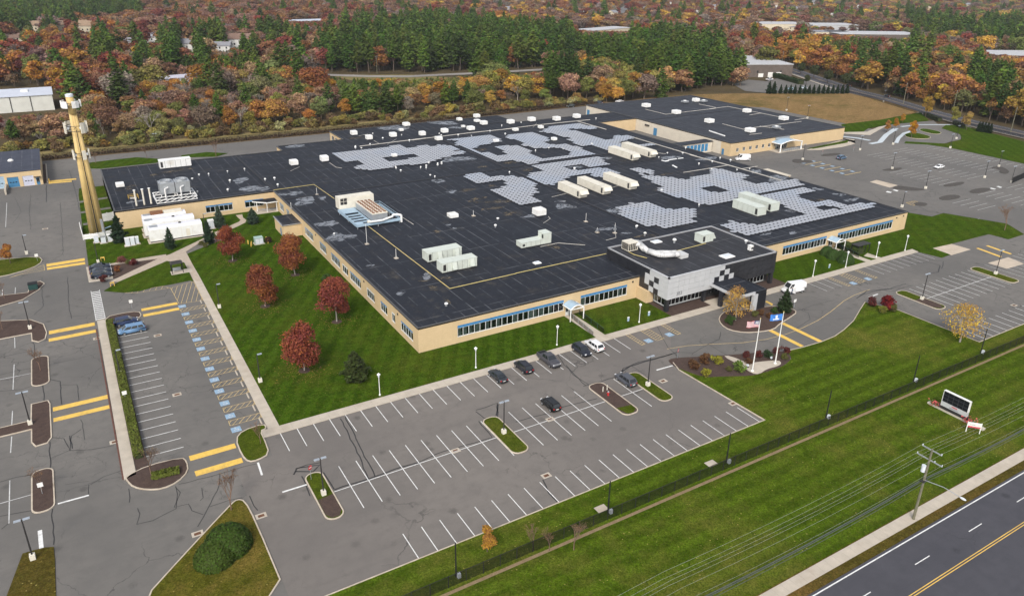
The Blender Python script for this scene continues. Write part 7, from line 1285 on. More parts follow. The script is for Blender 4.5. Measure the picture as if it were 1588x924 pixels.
def cards(P, N, S, rs, flat=.0):
    """quads centred at P with normals N and size S"""
    n = len(P); N = N+rs.normal(0, .55, (n, 3)); N[:, 2] += flat; N /= np.linalg.norm(N, axis=1)[:, None]+1e-9
    h = np.tile([0., 0., 1.], (n, 1)); h[np.abs(N[:, 2]) > .9] = (1, 0, 0)
    U_ = np.cross(N, h); U_ /= np.linalg.norm(U_, axis=1)[:, None]; V_ = np.cross(N, U_); a = rs.uniform(0, 6.28, n)[:, None]
    u = (U_*np.cos(a)+V_*np.sin(a))*S[:, None]; v = (-U_*np.sin(a)+V_*np.cos(a))*S[:, None]*rs.uniform(.55, .9, n)[:, None]
    q = np.stack([P-u, P-v*.9, P+u, P+v*.9], 1).reshape(-1, 3); return q
def card_mesh(name, q, shade, mat):
    me = bpy.data.meshes.new(name); n = len(q)//4
    me.vertices.add(len(q)); me.vertices.foreach_set('co', q.astype(np.float32).ravel()); me.loops.add(len(q)); me.loops.foreach_set('vertex_index', np.arange(len(q), dtype=np.int32))
    me.polygons.add(n); me.polygons.foreach_set('loop_start', np.arange(0, len(q), 4, dtype=np.int32)); me.polygons.foreach_set('loop_total', np.full(n, 4, dtype=np.int32))
    at = me.attributes.new('shade', 'FLOAT', 'FACE'); at.data.foreach_set('value', shade.astype(np.float32)); me.materials.append(mat); me.update(calc_edges=True); me.validate(); return me
def lobes(rs, n, R_, z0, z1, spread=.62):
    out = []
    for i in range(n):
        a = rs.uniform(0, 6.28); f = (i+.5)/n; z = z0+(z1-z0)*f; w = math.sin(math.pi*min(1, .22+.68*f))
        d = R_*spread*w*rs.uniform(.45, 1.0); out.append((d*math.cos(a), d*math.sin(a), z, R_*rs.uniform(.34, .55)*(.72+.35*w)))
    return out
def broad_crown(seed, H, R_, nl, nleaf, size, z0f=.34, gap=0.0):
    rs = np.random.RandomState(seed); lb = lobes(rs, nl, R_, H*(z0f+.08), H*.90); P = []; N = []; tone = []
    for k, (x, y, z, r) in enumerate(lb):
        m = int(nleaf/nl); d = rs.normal(0, 1, (m, 3)); d /= np.linalg.norm(d, axis=1)[:, None]; d[:, 2] = np.where(d[:, 2] < -.45, -d[:, 2]*.5, d[:, 2])
        rr = r*(rs.uniform(.35, 1.0, m)**.45)*rs.uniform(.88, 1.18, m); p = np.stack([x+d[:, 0]*rr, y+d[:, 1]*rr, z+d[:, 2]*rr*.85], 1)
        P.append(p); N.append(d); tone.append(np.full(m, rs.uniform(-.16, .16)))
    P = np.concatenate(P); N = np.concatenate(N); tone = np.concatenate(tone); P[:, 2] = np.maximum(P[:, 2], H*z0f*.7)
    S = size*rs.uniform(.55, 1.15, len(P)); return cards(P, N, S, rs), np.clip(rs.normal(.5, .2, len(P))+tone, 0, 1), lb
def limb(mb, a, b, r0, r1, rg_, n=5, seg=3):
    a, b = Vector(a), Vector(b); prev = a; L = (b-a).length
    for i in range(1, seg+1):
        f = i/seg; q = a.lerp(b, f)+Vector((rg_.uniform(-.06,.06), rg_.uniform(-.06,.06), rg_.uniform(0,.05)))*L*(1-f); mb.cyl(prev, q, r0+(r1-r0)*(i-1)/seg, r0+(r1-r0)*f, n, 0, False); prev = q
def broad_trunk(seed, H, lb, mb=None, r=.02):
    rg_ = random.Random(seed); mb = mb or MB(); limb(mb, (0,0,-.3), (0,0,H*.55), H*r*1.2, H*r*.55, rg_, 7)
    for x, y, z, rr in lb: limb(mb, (0,0,H*rg_.uniform(.28,.5)), (x*.9,y*.9,z), H*r*.45, H*r*.12, rg_, 4)
    return mb
def pine_crown(seed, H, R_, tiers, size, z0f=.25, dens=1.0, droop=-.05):
    rs = np.random.RandomState(seed); P = []; tone = []
    for k in range(tiers):
        f = k/(tiers-1); z = H*(z0f+(1-z0f)*f*.97); Lb = R_*((1-f)**.5 if z0f > .1 else (1-f)**.8)*min(1, .55+1.6*f)*rs.uniform(.7, 1.12)+R_*.08; nb = max(3, int(7-3*f)); a0 = rs.uniform(0, 6.28)
        for b in range(nb):
            a = a0+6.28*b/nb+rs.uniform(-.3, .3); L = Lb*rs.uniform(.65, 1.15); m = max(3, int(L*4.2*dens)); tt = rs.uniform(.18, 1.0, m)**.8
            w = rs.normal(0, .10*L+.05, m); P.append(np.stack([math.cos(a)*L*tt-math.sin(a)*w, math.sin(a)*L*tt+math.cos(a)*w, z+droop*L*tt+.10*L*tt**2+rs.normal(0, .10*H/tiers+.05, m)], 1)); tone.append(np.full(m, rs.uniform(-.12, .12)))
    P.append(np.stack([rs.normal(0, .12, 10), rs.normal(0, .12, 10), H*rs.uniform(.93, 1.02, 10)], 1)); tone.append(np.zeros(10))
    P = np.concatenate(P); tone = np.concatenate(tone); rad = P.copy(); rad[:, 2] = 0; rad /= np.linalg.norm(rad, axis=1)[:, None]+1e-6; N = rad*.5; N[:, 2] += 1.0
    return cards(P, N, size*rs.uniform(.6, 1.2, len(P)), rs, .4), np.clip(rs.normal(.5, .2, len(P))+tone, 0, 1)
def pine_trunk(seed, H, mb=None):
    mb = mb or MB(); rg_ = random.Random(seed); limb(mb, (0,0,-.3), (0,0,H*.97), H*.016, H*.003, rg_, 6, 3)
    for i in range(9):
        z = H*(.22+.07*i); a = rg_.uniform(0, 6.28); L = H*.16*(1-i/12); mb.cyl((0,0,z), (math.cos(a)*L, math.sin(a)*L, z+L*.1), .05, .015, 3, 0, False)
    return mb
def bare_tree(seed, H, mb=None, lv=4, r=.022, spread=.55, tips=None):
    rg_ = random.Random(seed); mb = mb or MB()
    def grow(p, d, L, rad, k):
        q = p+d*L; mb.cyl(p, q, rad, rad*.68, 5 if k > 2 else 3, 0, False)
        if k == 0:
            if tips is not None: tips.append(q)
            return
        for i in range(3 if k > 1 else 4):
            nd = (d+Vector((rg_.uniform(-1,1), rg_.uniform(-1,1), rg_.uniform(-.25,.7)))*spread).normalized(); grow(q, nd, L*rg_.uniform(.62,.86), rad*.62, k-1)
    grow(Vector((0,0,-.2)), Vector((0,0,1)), H*.26, H*r, lv); return mb
BROAD = []; PINE = []; BARE = []; SHRUB = []; SPRUCE = []
for s in range(6):
    H = (13, 15, 11, 17, 12, 14)[s]; q, sh, lb = broad_crown(100+s, H, (5.4,5.6,5.2,6.2,4.4,6.4)[s], (13,15,12,16,10,15)[s], 2600, .46, .20+.03*(s % 3))
    BROAD.append((H, broad_trunk(s, H, lb).mesh('trunk', M_BARK), card_mesh('crown', q, sh, M_LEAF), (q, sh, lb)))
for s in range(5):
    H = (22, 25, 19, 23, 16)[s]; q, sh = pine_crown(200+s, H, (5.0,5.4,5.0,5.6,4.6)[s], (18,20,17,19,16)[s], .66, (.22,.34,.12,.40,.08)[s], 1.7)
    PINE.append((H, pine_trunk(s, H).mesh('trunk', M_BARK), card_mesh('crown', q, sh, M_LEAF), (q, sh)))
for s in range(4):
    H = (11, 13, 9, 12)[s]; tips = []; mb = bare_tree(300+s, H, tips=tips, spread=.5); rs = np.random.RandomState(s); T_ = np.array([tuple(v) for v in tips]); T_ = np.repeat(T_, 3, 0)+rs.normal(0, .35, (len(T_)*3, 3)); q = cards(T_, rs.normal(0, 1, T_.shape), rs.uniform(.12, .3, len(T_)), rs); sh = np.clip(rs.normal(.5, .25, len(T_)), 0, 1)
    BARE.append((H, mb.mesh('trunk', M_BARKP if s % 2 else M_BARK), card_mesh('crown', q, sh, M_LEAF), (q, sh, mb)))
for s in range(4):
    rs = np.random.RandomState(400+s); q, sh, lb = broad_crown(400+s, 2.6, 1.9, 7, 620, .26, .05); SHRUB.append((2.6, broad_trunk(s, 1.6, lb[:3]).mesh('stem', M_BARK), card_mesh('foliage', q, sh, M_LEAF), (q, sh, lb)))
for s in range(3):
    H = 7; q, sh = pine_crown(500+s, H, 2.4, 26, .24, .04, 5.5, -.22); SPRUCE.append((H, pine_trunk(s, H).mesh('trunk', M_BARK), card_mesh('crown', q, sh, M_LEAF), (q, sh)))
def plant(kind, v, x, y, h, col, name, label, cat, group=None, z=.0, wide=1.0, rz=None, parts=('trunk','crown')):
    H, tm, cm, _ = kind[v % len(kind)]; s = h/H; o = thing(name, label, cat, (x, y, z), rz if rz is not None else random.Random(x*7+y).uniform(0, 6.28), group, (s*wide, s*wide, s))
    link(parts[0], tm, o); c_ = link(parts[1], cm, o); c_.color = (*col, 1); return o
# lawn trees: dense red maples
MAPLE = []
for s in range(5):
    q, sh, lb = broad_crown(610+s, 10, (4.0,4.3,3.8,4.2,4.4)[s], (15,18,14,16,19)[s], (7400,8600,7000,7800,9000)[s], .23, (.13,.17,.12,.15,.12)[s]); MAPLE.append((10, broad_trunk(s, 10, lb, r=.014).mesh('trunk', M_BARKP), card_mesh('crown', q, sh, M_LEAF), None))
for k, (x, y, h, c_, lb) in enumerate(((29.8,185.6,9.6,(.225,.056,.032),'red maple beside the paver walk near the wing'),(40.9,168.9,10.6,(.24,.078,.034),'red maple nearest the long side wall windows'),(30.2,154.4,10.4,(.225,.072,.032),'red maple in the middle of the courtyard lawn'),(41.3,139.4,10.4,(.225,.055,.040),'dark red maple close to the building corner'),(29.5,122.6,9.6,(.24,.060,.036),'red maple nearest the front pavement'))):
    plant(MAPLE, k, x, y, h*.96, c_, 'maple_tree', lb, 'tree', 'red maples on the courtyard lawn', .1); o = thing('mulch_ring', 'mulch ring under the '+lb, 'mulch', (x, y, .1)); MB().lathe([(1.1,.0),(1.05,.05),(.5,.09)],0,0,14).build('mulch', M_MULCH, o)
plant(SPRUCE, 0, 36.6, 114.9, 5.8, (.045,.060,.016), 'dark_conifer', 'dark bushy conifer on the lawn near the building corner', 'tree', None, .1, 1.55)
for x, y, h, w, c_, lb in ((6.8,214,7.6,1.05,(.020,.040,.018),'large dark spruce beside the cell tower'),(17.7,202.3,5.8,.95,(.030,.055,.026),'small spruce before the white enclosures'),(27.2,201.6,6.4,.9,(.022,.042,.020),'narrow dark spruce beside the paver walk'),(32.2,213.6,6.4,1.0,(.055,.085,.055),'blue green spruce below the wing windows'),(41.2,212.9,4.6,1.5,(.05,.08,.05),'broad low spruce in front of the porch'),((128.08,96.51)[0],(128.08,96.51)[1],5.6,1.1,(.026,.045,.014),'young pine in the entrance bed')):
    plant(SPRUCE, int(x), x, y, h, c_, 'spruce_tree', lb, 'tree', None, .1, w)
gb = []; q, sh, lb = broad_crown(700, 7.5, 3.6, 14, 1500, .17, .16); tips = []; gb.append((7.5, bare_tree(31, 7.6, lv=4, spread=.45).mesh('trunk', M_BARKP), card_mesh('crown', q, sh, M_LEAF), None))
plant(gb, 0, *(115.52,98.73), 7.6, (.46,.27,.07), 'golden_birch', 'multi stemmed golden birch in the entrance bed', 'tree', None, .1, 1.0); plant(gb, 0, 148.2, 69.0, 8.2, (.50,.31,.06), 'golden_tree', 'half bare golden tree at the corner of the right front lot', 'tree', None, .1, 1.15)
tips = []; bmb = bare_tree(51, 9, lv=5, spread=.52, r=.017, tips=tips); rs = np.random.RandomState(5); T_ = np.array([tuple(v) for v in tips])[::2]; T_ = T_+rs.normal(0, .12, T_.shape)
BIGBARE = [(9, bmb.mesh('trunk', paint('brown_twig', (.17,.11,.08), .95, .2)), card_mesh('crown', cards(T_, rs.normal(0, 1, T_.shape), rs.uniform(.06, .13, len(T_)), rs), np.clip(rs.normal(.5, .25, len(T_)), 0, 1), M_LEAF), None)]
def bare(x, y, h, label, col=(.22,.12,.06)):
    o = thing('bare_tree', label, 'tree', (x, y, .1), x, None, h/9); link('trunk', BIGBARE[0][1], o); c_ = link('crown', BIGBARE[0][2], o); c_.color = (*col, 1)
bare(9.8,89.9,6.5,'bare tree at the tip of the dry grass corner'); bare(1.3,103.3,6.0,'thin bare tree on the teardrop island',(.2,.14,.08)); bare(230.2,103.4,8.0,'bare tree on the lawn by the right lot'); bare(*(47.57,300.4),7,'bare tree behind the wing roof, right one'); bare(*(24.29,309.61),5,'small bare tree on the back lawn'); bare(*(7.05,310.13),5,'small bare tree behind the cell tower'); bare(17.0,103.5,4.0,'sapling on the small grass corner island'); bare(-12.2,146,5.5,'bare sapling on the middle left mulch island'); bare(-12.4,107.5,4.5,'leaning sapling on the lower left mulch island'); bare(*(-18.66,169.05),5.5,'bare tree on the broad mulch island'); bare(*(-18.69,186.48),5.0,'bare tree on the hooked mulch island'); bare(*(41.56,62.71),4.0,'thin birch sapling by the fence, left'); bare(*(43.38,61.66),4.0,'thin birch sapling by the fence, middle'); bare(*(46.19,60.21),4.6,'thin birch sapling by the fence, right'); bare(*(477.24,247.44),13,'tall dead tree across the side road',(.2,.15,.1)); bare(*(125.63,394.87),12,'pale leaning dead tree behind the shrubs')
for q, h, c_, lb in (((-17.95,209.76),5.4,(.36,.15,.04),'young orange tree on the left grass island'),((327.47,195.41),8,(.40,.18,.02),'orange tree on the oval island of the drop off loop'),((339.44,211.69),5.5,(.38,.17,.02),'slim orange tree beside the drop off drive, left'),((356.02,218.86),5,(.40,.20,.03),'slim orange tree beside the drop off drive, right'),((328.79,208.7),6,(.34,.16,.04),'slim tree in the drop off median'),((383.94,224.07),11,(.32,.20,.04),'yellow roadside tree by the dry field'),((377.21,205.86),9,(.24,.22,.05),'yellow green roadside tree beside the entrance gate'),((369.24,194.4),9,(.36,.24,.08),'pale gold roadside tree right of the gate'),((36.36,65.47),4.2,(.42,.22,.04),'golden bush at the bottom edge by the black pole')):
    plant(BROAD, 4, *q, h, c_, 'young_tree', lb, 'tree', None, .0, .8)
for k, q in enumerate([(369.08,314.77),(371.84,313.44),(375.69,311.57),(378.54,310.2),(381.21,308.91),(383.79,307.66),(386.56,306.32),(389.33,304.98),(391.82,303.78),(394.42,302.52),(397.2,301.18),(399.98,299.83),(402.58,298.58),(405.28,297.27),(407.97,295.97),(410.77,294.62),(414.7,294.11)]): plant(SPRUCE, k, *q, 7.5 if k < 2 else 5.5, (.022,.042,.014), 'arborvitae', 'dark clipped arborvitae in the row behind the dry field', 'tree', 'arborvitae row behind the dry field', 0, 1.0)
for k, q in enumerate([(370.56,189.49),(370.99,188.44),(371.1,187.13),(371.21,185.83),(370.92,184.32)]): plant(SPRUCE, k, *q, 5, (.02,.035,.014), 'arborvitae', 'small dark arborvitae beside the entrance gate', 'tree', 'arborvitae beside the gate', 0, .9)
for q, h, lb in (((460.45,366.79),8,'round dark tree by the yard, first'),((451.26,348.15),9,'round dark tree by the yard, second'),((439.93,328),8.5,'round dark tree by the yard, third'),((434.55,310.83),9,'round dark tree by the yard beside the road'),((423.56,331.72),6,'small olive tree in front of the yard')): plant(BROAD, 2, *q, h, (.05,.06,.02), 'round_tree', lb, 'tree', None, 0, .95)
rs = np.random.RandomState(66); n_ = 5200; d = rs.normal(0, 1, (n_, 3)); d /= np.linalg.norm(d, axis=1)[:, None]; d[:, 2] = np.abs(d[:, 2])*.9+.02; P_ = d*np.array([1.75, 1.75, 2.5])*rs.uniform(.9, 1.03, n_)[:, None]
CLIP = [(2.6, SHRUB[0][1], card_mesh('foliage', cards(P_, d*2, .11*rs.uniform(.6, 1.4, n_), rs), np.clip(rs.normal(.5, .2, n_), 0, 1), M_LEAF), None)]
def shrub(q, h, col, label, wide=1.0, grp=None, v=0): plant(CLIP if 'clipped' in label else SHRUB, v, *q, h, col, 'shrub', label, 'shrub', grp, .12, wide, None, ('stem','foliage'))
G1 = (.045,.085,.018); YG = (.24,.22,.03); MR = (.10,.025,.022); BRN = (.13,.065,.03); OL = (.11,.11,.03)
for k, (q, h, c_, w, lb) in enumerate((((92.86,87.61),1.7,BRN,1.1,'brown round shrub at the left of the flag bed'),((96.3,88.17),1.9,BRN,1.1,'large brown shrub in the flag bed'),((97.75,86.63),1.9,YG,1.0,'bright yellow green shrub in the flag bed'),((93.13,84.69),1.5,YG,1.1,'yellow shrub at the lawn edge of the flag bed'),((99.68,82.72),1.9,(.13,.20,.03),1.1,'lime green shrub beside the left flagpole'),((98.08,83.62),1.0,OL,1,'small olive shrub beside the lime green one'),((104.86,85.55),1.4,MR,1,'maroon shrub behind the left flagpole'),((107.05,84.69),1.4,MR,1,'maroon shrub between the flagpoles'),((108.48,83.74),1.5,(.03,.06,.02),1,'dark green shrub between the flagpoles'),((103.56,83.72),1.1,BRN,1.2,'tan shrub on the plaza edge'),((112.84,83.32),1.4,MR,1.1,'maroon shrub right of the right flagpole'),((110.83,81.6),1.3,OL,1,'yellow olive shrub right of the right flagpole'),((111.38,84.14),1.2,MR,1,'small maroon shrub at the right flagpole'),
  ((149.54,86.52),3.2,(.16,.012,.015),1.0,'large crimson shrub at the corner of the right lot'),((148.04,89.32),2.0,MR,1.1,'purple brown shrub at the corner of the right lot'),((146.81,85.44),1.6,(.17,.17,.03),1.1,'yellow green shrub before the crimson one'),((149.26,84.74),1.7,OL,1,'olive shrub beside the crimson one'),
  ((166.75,115.51),2.6,G1,1.0,'round clipped bush by the side door, first'),((166.04,113.05),2.7,G1,1.0,'round clipped bush by the side door, second'),((167.24,111.58),2.6,G1,1.0,'round clipped bush by the side door, third'),((166.25,109.36),2.9,G1,1.05,'round clipped bush by the side door, nearest'),
  ((125.74,97.08),1.3,G1,1.1,'green shrub in the entrance bed'),((130.36,96.73),1.2,OL,1.1,'olive shrub beside the young pine'),((122.44,98.19),1.2,BRN,1.2,'brown shrub in the entrance bed, right'),((120.74,98.05),1.2,OL,1.1,'olive brown shrub in the entrance bed'),((122.89,96.14),1.1,BRN,1.2,'brown shrub in the entrance bed, front'),((113.63,98.5),1.6,G1,1.1,'green shrub under the golden birch'),((112.95,98.07),1.5,G1,1,'green shrub at the left of the entrance bed'),
  ((8.16,194.16),1.5,(.11,.02,.02),1.2,'crimson shrub in the garden bed'),((0.97,186.19),1.6,MR,1.1,'maroon round bush in front of the dark cars'),((4.15,191.54),1.4,(.22,.08,.03),1.1,'orange brown shrub behind the dark cars'),((5.73,197.36),1.6,(.17,.06,.05),1.3,'pinkish shrub in the garden bed'),((7.01,195.41),1.2,OL,1,'olive shrub in the garden bed'),((25.05,200.75),1.3,OL,1.1,'olive shrub beside the paver walk'),((25.75,198.96),1.2,OL,1.1,'low olive shrub beside the narrow spruce'),((40.95,194.33),1.7,(.06,.03,.02),1,'dark brown shrub behind the transformer'),
  ((7.97,82.88),3.3,(.048,.082,.012),1.35,'large clipped round bush in the dry grass corner'),((6.08,81.34),2.8,(.054,.086,.012),1.35,'second clipped round bush at the bottom edge'),((46.36,160.43),2,G1,1.3,'low green bush behind the back roof'))):
    shrub(q, h, c_, lb, w, None, k)
rgl = random.Random(12); P_ = np.array([(x+rgl.gauss(0, 2.6), y+rgl.gauss(0, 2.6), .135+rgl.uniform(0, .02)) for x, y in ((29.8,185.6),(40.9,168.9),(30.2,154.4),(41.3,139.4),(29.5,122.6)) for _ in range(420)]); P_ = P_[P_[:, 0] < 50.2]; rs = np.random.RandomState(4); N = np.tile([0., 0., 4.], (len(P_), 1))
o = link('fallen_leaves', card_mesh('fallen_leaves', cards(P_, N, .09*rs.uniform(.6, 1.4, len(P_)), rs), np.clip(rs.normal(.5, .25, len(P_)), 0, 1), M_LEAF)); o.color = (.26,.13,.05,1); tag(o, 'fallen leaves scattered on the lawn under the red maples', 'leaves', None, 'stuff')
# low hedges
def hedge(poly_pts, w, h, col, label, n=1400, size=.16):
    a, b = Vector(poly_pts[0]), Vector(poly_pts[1]); L = (b-a).length; rs = np.random.RandomState(int(L*10)); o = thing('clipped_hedge', label, 'hedge', (*((a+b)/2), .12), math.atan2(b.y-a.y, b.x-a.x))
    P = np.stack([rs.uniform(-L/2, L/2, n), rs.uniform(-w/2, w/2, n), h*rs.uniform(.1, 1.05, n)**.5], 1); sd_ = rs.rand(n) < .5; P[sd_, 1] = np.sign(P[sd_, 1])*w/2*rs.uniform(.85, 1.1, sd_.sum()); P[~sd_, 2] = h*rs.uniform(.9, 1.08, (~sd_).sum()); N = np.zeros((n, 3)); N[:, 2] = 1; N[sd_, 1] = np.sign(P[sd_, 1])*1.5
    c_ = link('foliage', card_mesh('foliage', cards(P, N, size*rs.uniform(.6, 1.3, n), rs), np.clip(rs.normal(.5, .22, n), 0, 1), M_LEAF), o); c_.color = (*col, 1); MB().box(-L/2+.1,-w/2+.15,-.1,L/2-.1,w/2-.15,h-.1).build('woody_core', paint('hedge_core',(.035,.045,.014),.95,.3,2), o)
hedge([(.28,108.5),(.36,162.0)], 1.25, .75, (.12,.14,.025), 'long low yellow green hedge between the two left lots', 9000, .17)
hedge([(175.66,118.72),(174.79,111.1)], 2.2, 1.6, (.06,.09,.02), 'clipped hedge block beside the smoking shelter', 2200); hedge([(1.3,102.65),(4.99,102.27)], 1.4, .6, (.11,.13,.02), 'low green groundcover clump on the teardrop island', 900); hedge([(434.74,369.4),(420.54,333.15)], 4, 2.4, (.028,.05,.016), 'dark hedge in front of the brown brick building', 1800, .4)
for k, tk in enumerate(([(386.62,226.09),(378.61,213.28)], [(377.55,205.11),(371.28,197.19)])): hedge(tk, 2, 1.6, (.03,.035,.02), ('dark hedge by the side road gate, left','dark hedge by the side road gate, right')[k], 500, .3)

# ------------------------------------------------------------------ the woods
rgf = random.Random(4242)
RUST, ORG, RED, GOLD, TAN, GREYB, YGN, RUS, PINK = (.29,.125,.042), (.40,.19,.040), (.20,.046,.034), (.47,.29,.055), (.33,.205,.115), (.23,.175,.145), (.29,.26,.065), (.24,.125,.060), (.27,.155,.105)
OLG = (.15,.18,.045)
CN = {OLG:'olive green', RUST:'rust orange', ORG:'bright orange', RED:'dark red', GOLD:'golden yellow', TAN:'tan leaved', GREYB:'grey brown', YGN:'yellow green', RUS:'russet brown', PINK:'pinkish brown'}
PINEC = ((.078,.134,.022), (.100,.155,.025), (.120,.170,.028), (.066,.108,.022))
ZP = [([(-90.96,1620.15),(51.32,1600.36),(30.88,989.83),(1.19,838.06),(-55.59,893.1)], .85), ([(38.91,1288.04),(148.33,1495.47),(105.55,1055.92),(33.07,977.47)], .8), ([(26.83,686.54),(114.14,746.7),(143.97,651.94),(104.19,466.86),(84.33,496.61),(55.2,495.71),(25.01,552.85)], .62), ([(197.45,644.83),(249.23,677.39),(333.7,788.62),(397.44,865.92),(425.02,805.72),(430.17,713.32),(443.03,614.41),(507.75,541.26),(462.71,427.56),(388.59,347.67),(316.01,289.04),(311.94,313.89),(327.85,352.38),(327.69,382.37),(328.51,424.09),(323.95,464.11),(274.55,429.97),(247.66,410),(185.19,416.32),(210.75,542.18),(155.81,422.8),(134.27,432.49)], .95), ([(-26.22,520.91),(-13.77,527.63),(-10.75,451.82),(-21.58,445.4)], .7), ([(142.98,441.09),(169.17,408.14),(141.63,327.42),(112.27,328.87)], .55), ([(176.66,364.84),(202.08,357.63),(171.07,299.67),(150.44,304.51)], .75), ([(248.66,411.42),(280.28,396.85),(238.71,311.29),(202.34,315.84)], .7), ([(312.43,389.13),(333.77,379.52),(247.35,279.31),(234.52,285.54)], .5), ([(612.38,453.18),(686.86,423.57),(436.3,264.27),(394.27,274.69)], .3), ([(534.52,289.17),(542.69,270.24),(409.77,200.41),(395.85,207.17)], .7), ([(1118.49,722.9),(1044.76,502.82),(759.75,361.35),(796.58,496.03)], .7), ([(-8.57,379.81),(11.43,366.46),(7.81,306.33),(-7.13,313.99)], .6), ([(102.5,674.65),(286.61,872.74),(395.43,903.41),(294.09,673.2),(179.03,613.19),(97.47,566.95)], .30)]
PAL = [([(-67.22,905.37),(99.76,844.93),(54.03,490.22),(7.33,409.8),(-39.02,432.32)], (RUST,RUST,RED,ORG,RUS,RED,TAN,OLG,GREYB)), ([(14.52,578.88),(71.52,595.54),(149.71,463.62),(104.31,327.48),(53.93,335.91),(6.26,394.22)], (RUS,TAN,RUST,PINK,GREYB,ORG,GREYB,OLG,YGN)), ([(-25.29,453.42),(7.82,437.34),(2.46,317.39),(-22.05,330.04)], (RUS,YGN,TAN,GREYB)), ([(6.89,416.68),(118.61,351.69),(94.44,282.73),(3,329.64)], (GREYB,GREYB,TAN,YGN,RUS)), ([(149.71,464.11),(338.7,394.19),(221.56,255.1),(100.39,316.2)], (RUS,GREYB,TAN,GOLD,YGN,ORG,OLG,OLG)), ([(323.53,462.9),(375.1,360.19),(290.94,263.98),(212.89,292.25)], (GOLD,ORG,RUST,TAN,OLG,RUS,YGN)), ([(599.87,530.99),(726.22,522.99),(392.9,272.82),(373.8,326.79)], (ORG,RUST,GOLD,RUST,RED,OLG)), ([(539.43,396.95),(661.98,294.24),(339.32,142.99),(321.69,198.08)], (RUS,RUST,TAN,RUST,ORG,GOLD,GREYB,OLG)), ([(1663.58,1491.85),(2861.34,1325.22),(717.84,320.43),(631.28,559.37)], (GREYB,PINK,RUS,GREYB,GREYB,OLG,PINK,GOLD,RED)), ([(712.55,1624.16),(1663.58,1491.85),(666.09,590.81),(372.82,852.41)], (RUS,RUST,PINK,GREYB,GOLD,GREYB,PINK,RED,GREYB)), ([(152.76,1702.04),(712.55,1624.16),(272.7,624.99),(52.74,655.42)], (PINK,RED,RUS,RUS,GREYB,GREYB,PINK,RUST))]
CLEAR = [[(-80,300),(262,300),(262,331),(180,333),(100,331),(-80,331)], [(225,200),(262,331),(300,326),(330,318),(372,320),(418,297),(423,270),(410,235),(398,205),(380,100),(230,100)], [(-40.63,421.94),(-2.21,420.4),(-0,459.74),(-1.56,519.7),(-47.77,541.77)], [(417.97,405.87),(479.45,456.19),(428.82,363.1),(373.59,314.66),(365.8,328.98),(391.71,363.19)], [(483.37,418.69),(475.45,389.68),(469.61,353.16),(435.38,306.64),(412.82,292.25),(366.72,314.54)], [(160.03,516.94),(221.89,488.4),(290.21,480.23),(285.44,459.08),(265.73,439.54),(168.84,471.71)]]
CLX = [[(225.26,455.09),(294.86,436.43),(311.88,407.76),(276.1,408.38),(219.72,425.85)]]
def near_path(x, y, pts, d):
    for a, b in zip(pts[:-1], pts[1:]):
        vx, vy = b[0]-a[0], b[1]-a[1]; f = max(0, min(1, ((x-a[0])*vx+(y-a[1])*vy)/(vx*vx+vy*vy)))
        if (x-a[0]-vx*f)**2+(y-a[1]-vy*f)**2 < d*d: return True
    return False
HOUSES = [(o.location.x, o.location.y, max(o.children[0].dimensions.x, o.children[0].dimensions.y, 14)) for o in C.objects if o.name.startswith(('suburban_house','flat_roof_building')) and o.children]
FARRD = [(654.04,818.25),(744.94,925.28),(822.2,1005.25),(829.44,1035.43),(851.54,1067.65),(975.88,1199.58),(1076.9,1308.37),(1164.95,1404.48)]
def left_edge(y): return -30-(y-300)*.045-12
def right_edge_ok(x, y): # keep inside the wedge the camera could see, with a margin
    vx, vy = x, y; f = vx*CF.x+vy*CF.y; r = vx*CR.x+vy*CR.y; return f > 0 and abs(r)/f < .80
trees = []
def blocked(x, y, m=0):
    for p_ in CLEAR:
        if inpoly(x, y, p_): return True
    if near_path(x, y, RRD, 11) or near_path(x, y, MIDRD, 10): return True
    if y > 700 and near_path(x, y, FARRD, 13): return True
    for hx, hy, hr in HOUSES:
        if abs(x-hx) < hr*.62 and abs(y-hy) < hr*.62: return True
    return False
y = 326.0
def scatter(x, y):
    if not right_edge_ok(x, y) or x < left_edge(y): return
    if y < 350 and 262 > x: return
    if blocked(x, y): return
    if x > 300 and y < 345 and not (x-RRD[4][0])*.9 > (y-RRD[4][1])*.45+8 and x < 440: return
    pz = .07 if y < 800 else .04
    for p_, w in ZP:
        if inpoly(x, y, p_): pz = w; break
    if 185 < x < 330 and y < 366: pz = .12
    pal = (RUS, RUST, PINK, GREYB, RED, TAN)
    for p_, c_ in PAL:
        if inpoly(x, y, p_): pal = c_; break
    trees.append((x, y, 'p' if rgf.random() < pz else 'b', pal))
for ring, (d0, d1, sp) in enumerate(((150,520,8.2),(520,900,9.8),(900,1500,12.0),(1500,2300,15.0))):
    yy = 90.0
    while yy < d1:
        xx = left_edge(yy)
        while xx < d1:
            x, y = xx+rgf.uniform(-.5,.5)*sp, yy+rgf.uniform(-.5,.5)*sp
            d = math.hypot(x, y)
            if d0 <= d < d1: scatter(x, y)
            xx += sp
        yy += sp
VIEWS = [(*o.location.xy, max(o.children[0].dimensions.x, 12)*(.5 if 'house' in o.name else .42), 3.0 if 'house' in o.name else 7.5) for o in C.objects if o.name.startswith(('suburban_house', 'flat_roof_building'))]+[(-14, 441, 24, .2), (-34, 441, 24, .2)]+[(q[0], q[1], 9, .5) for q in MIDRD[1:5]]+[(q[0], q[1], 9, .5) for q in [(173,493),(192,481),(214,475),(243,472),(285,469),(300,468)]]
def sight(x, y):
    """highest crown that still leaves the houses and the wood road in view"""
    m = 99.0; d = math.hypot(x, y)
    for hx, hy, hw, hz in VIEWS:
        D = math.hypot(hx, hy)
        if d < D-4 and abs(x*hy-y*hx)/D < hw*d/D: m = min(m, hz+(69.5-hz)*(1-d/D))
    return m
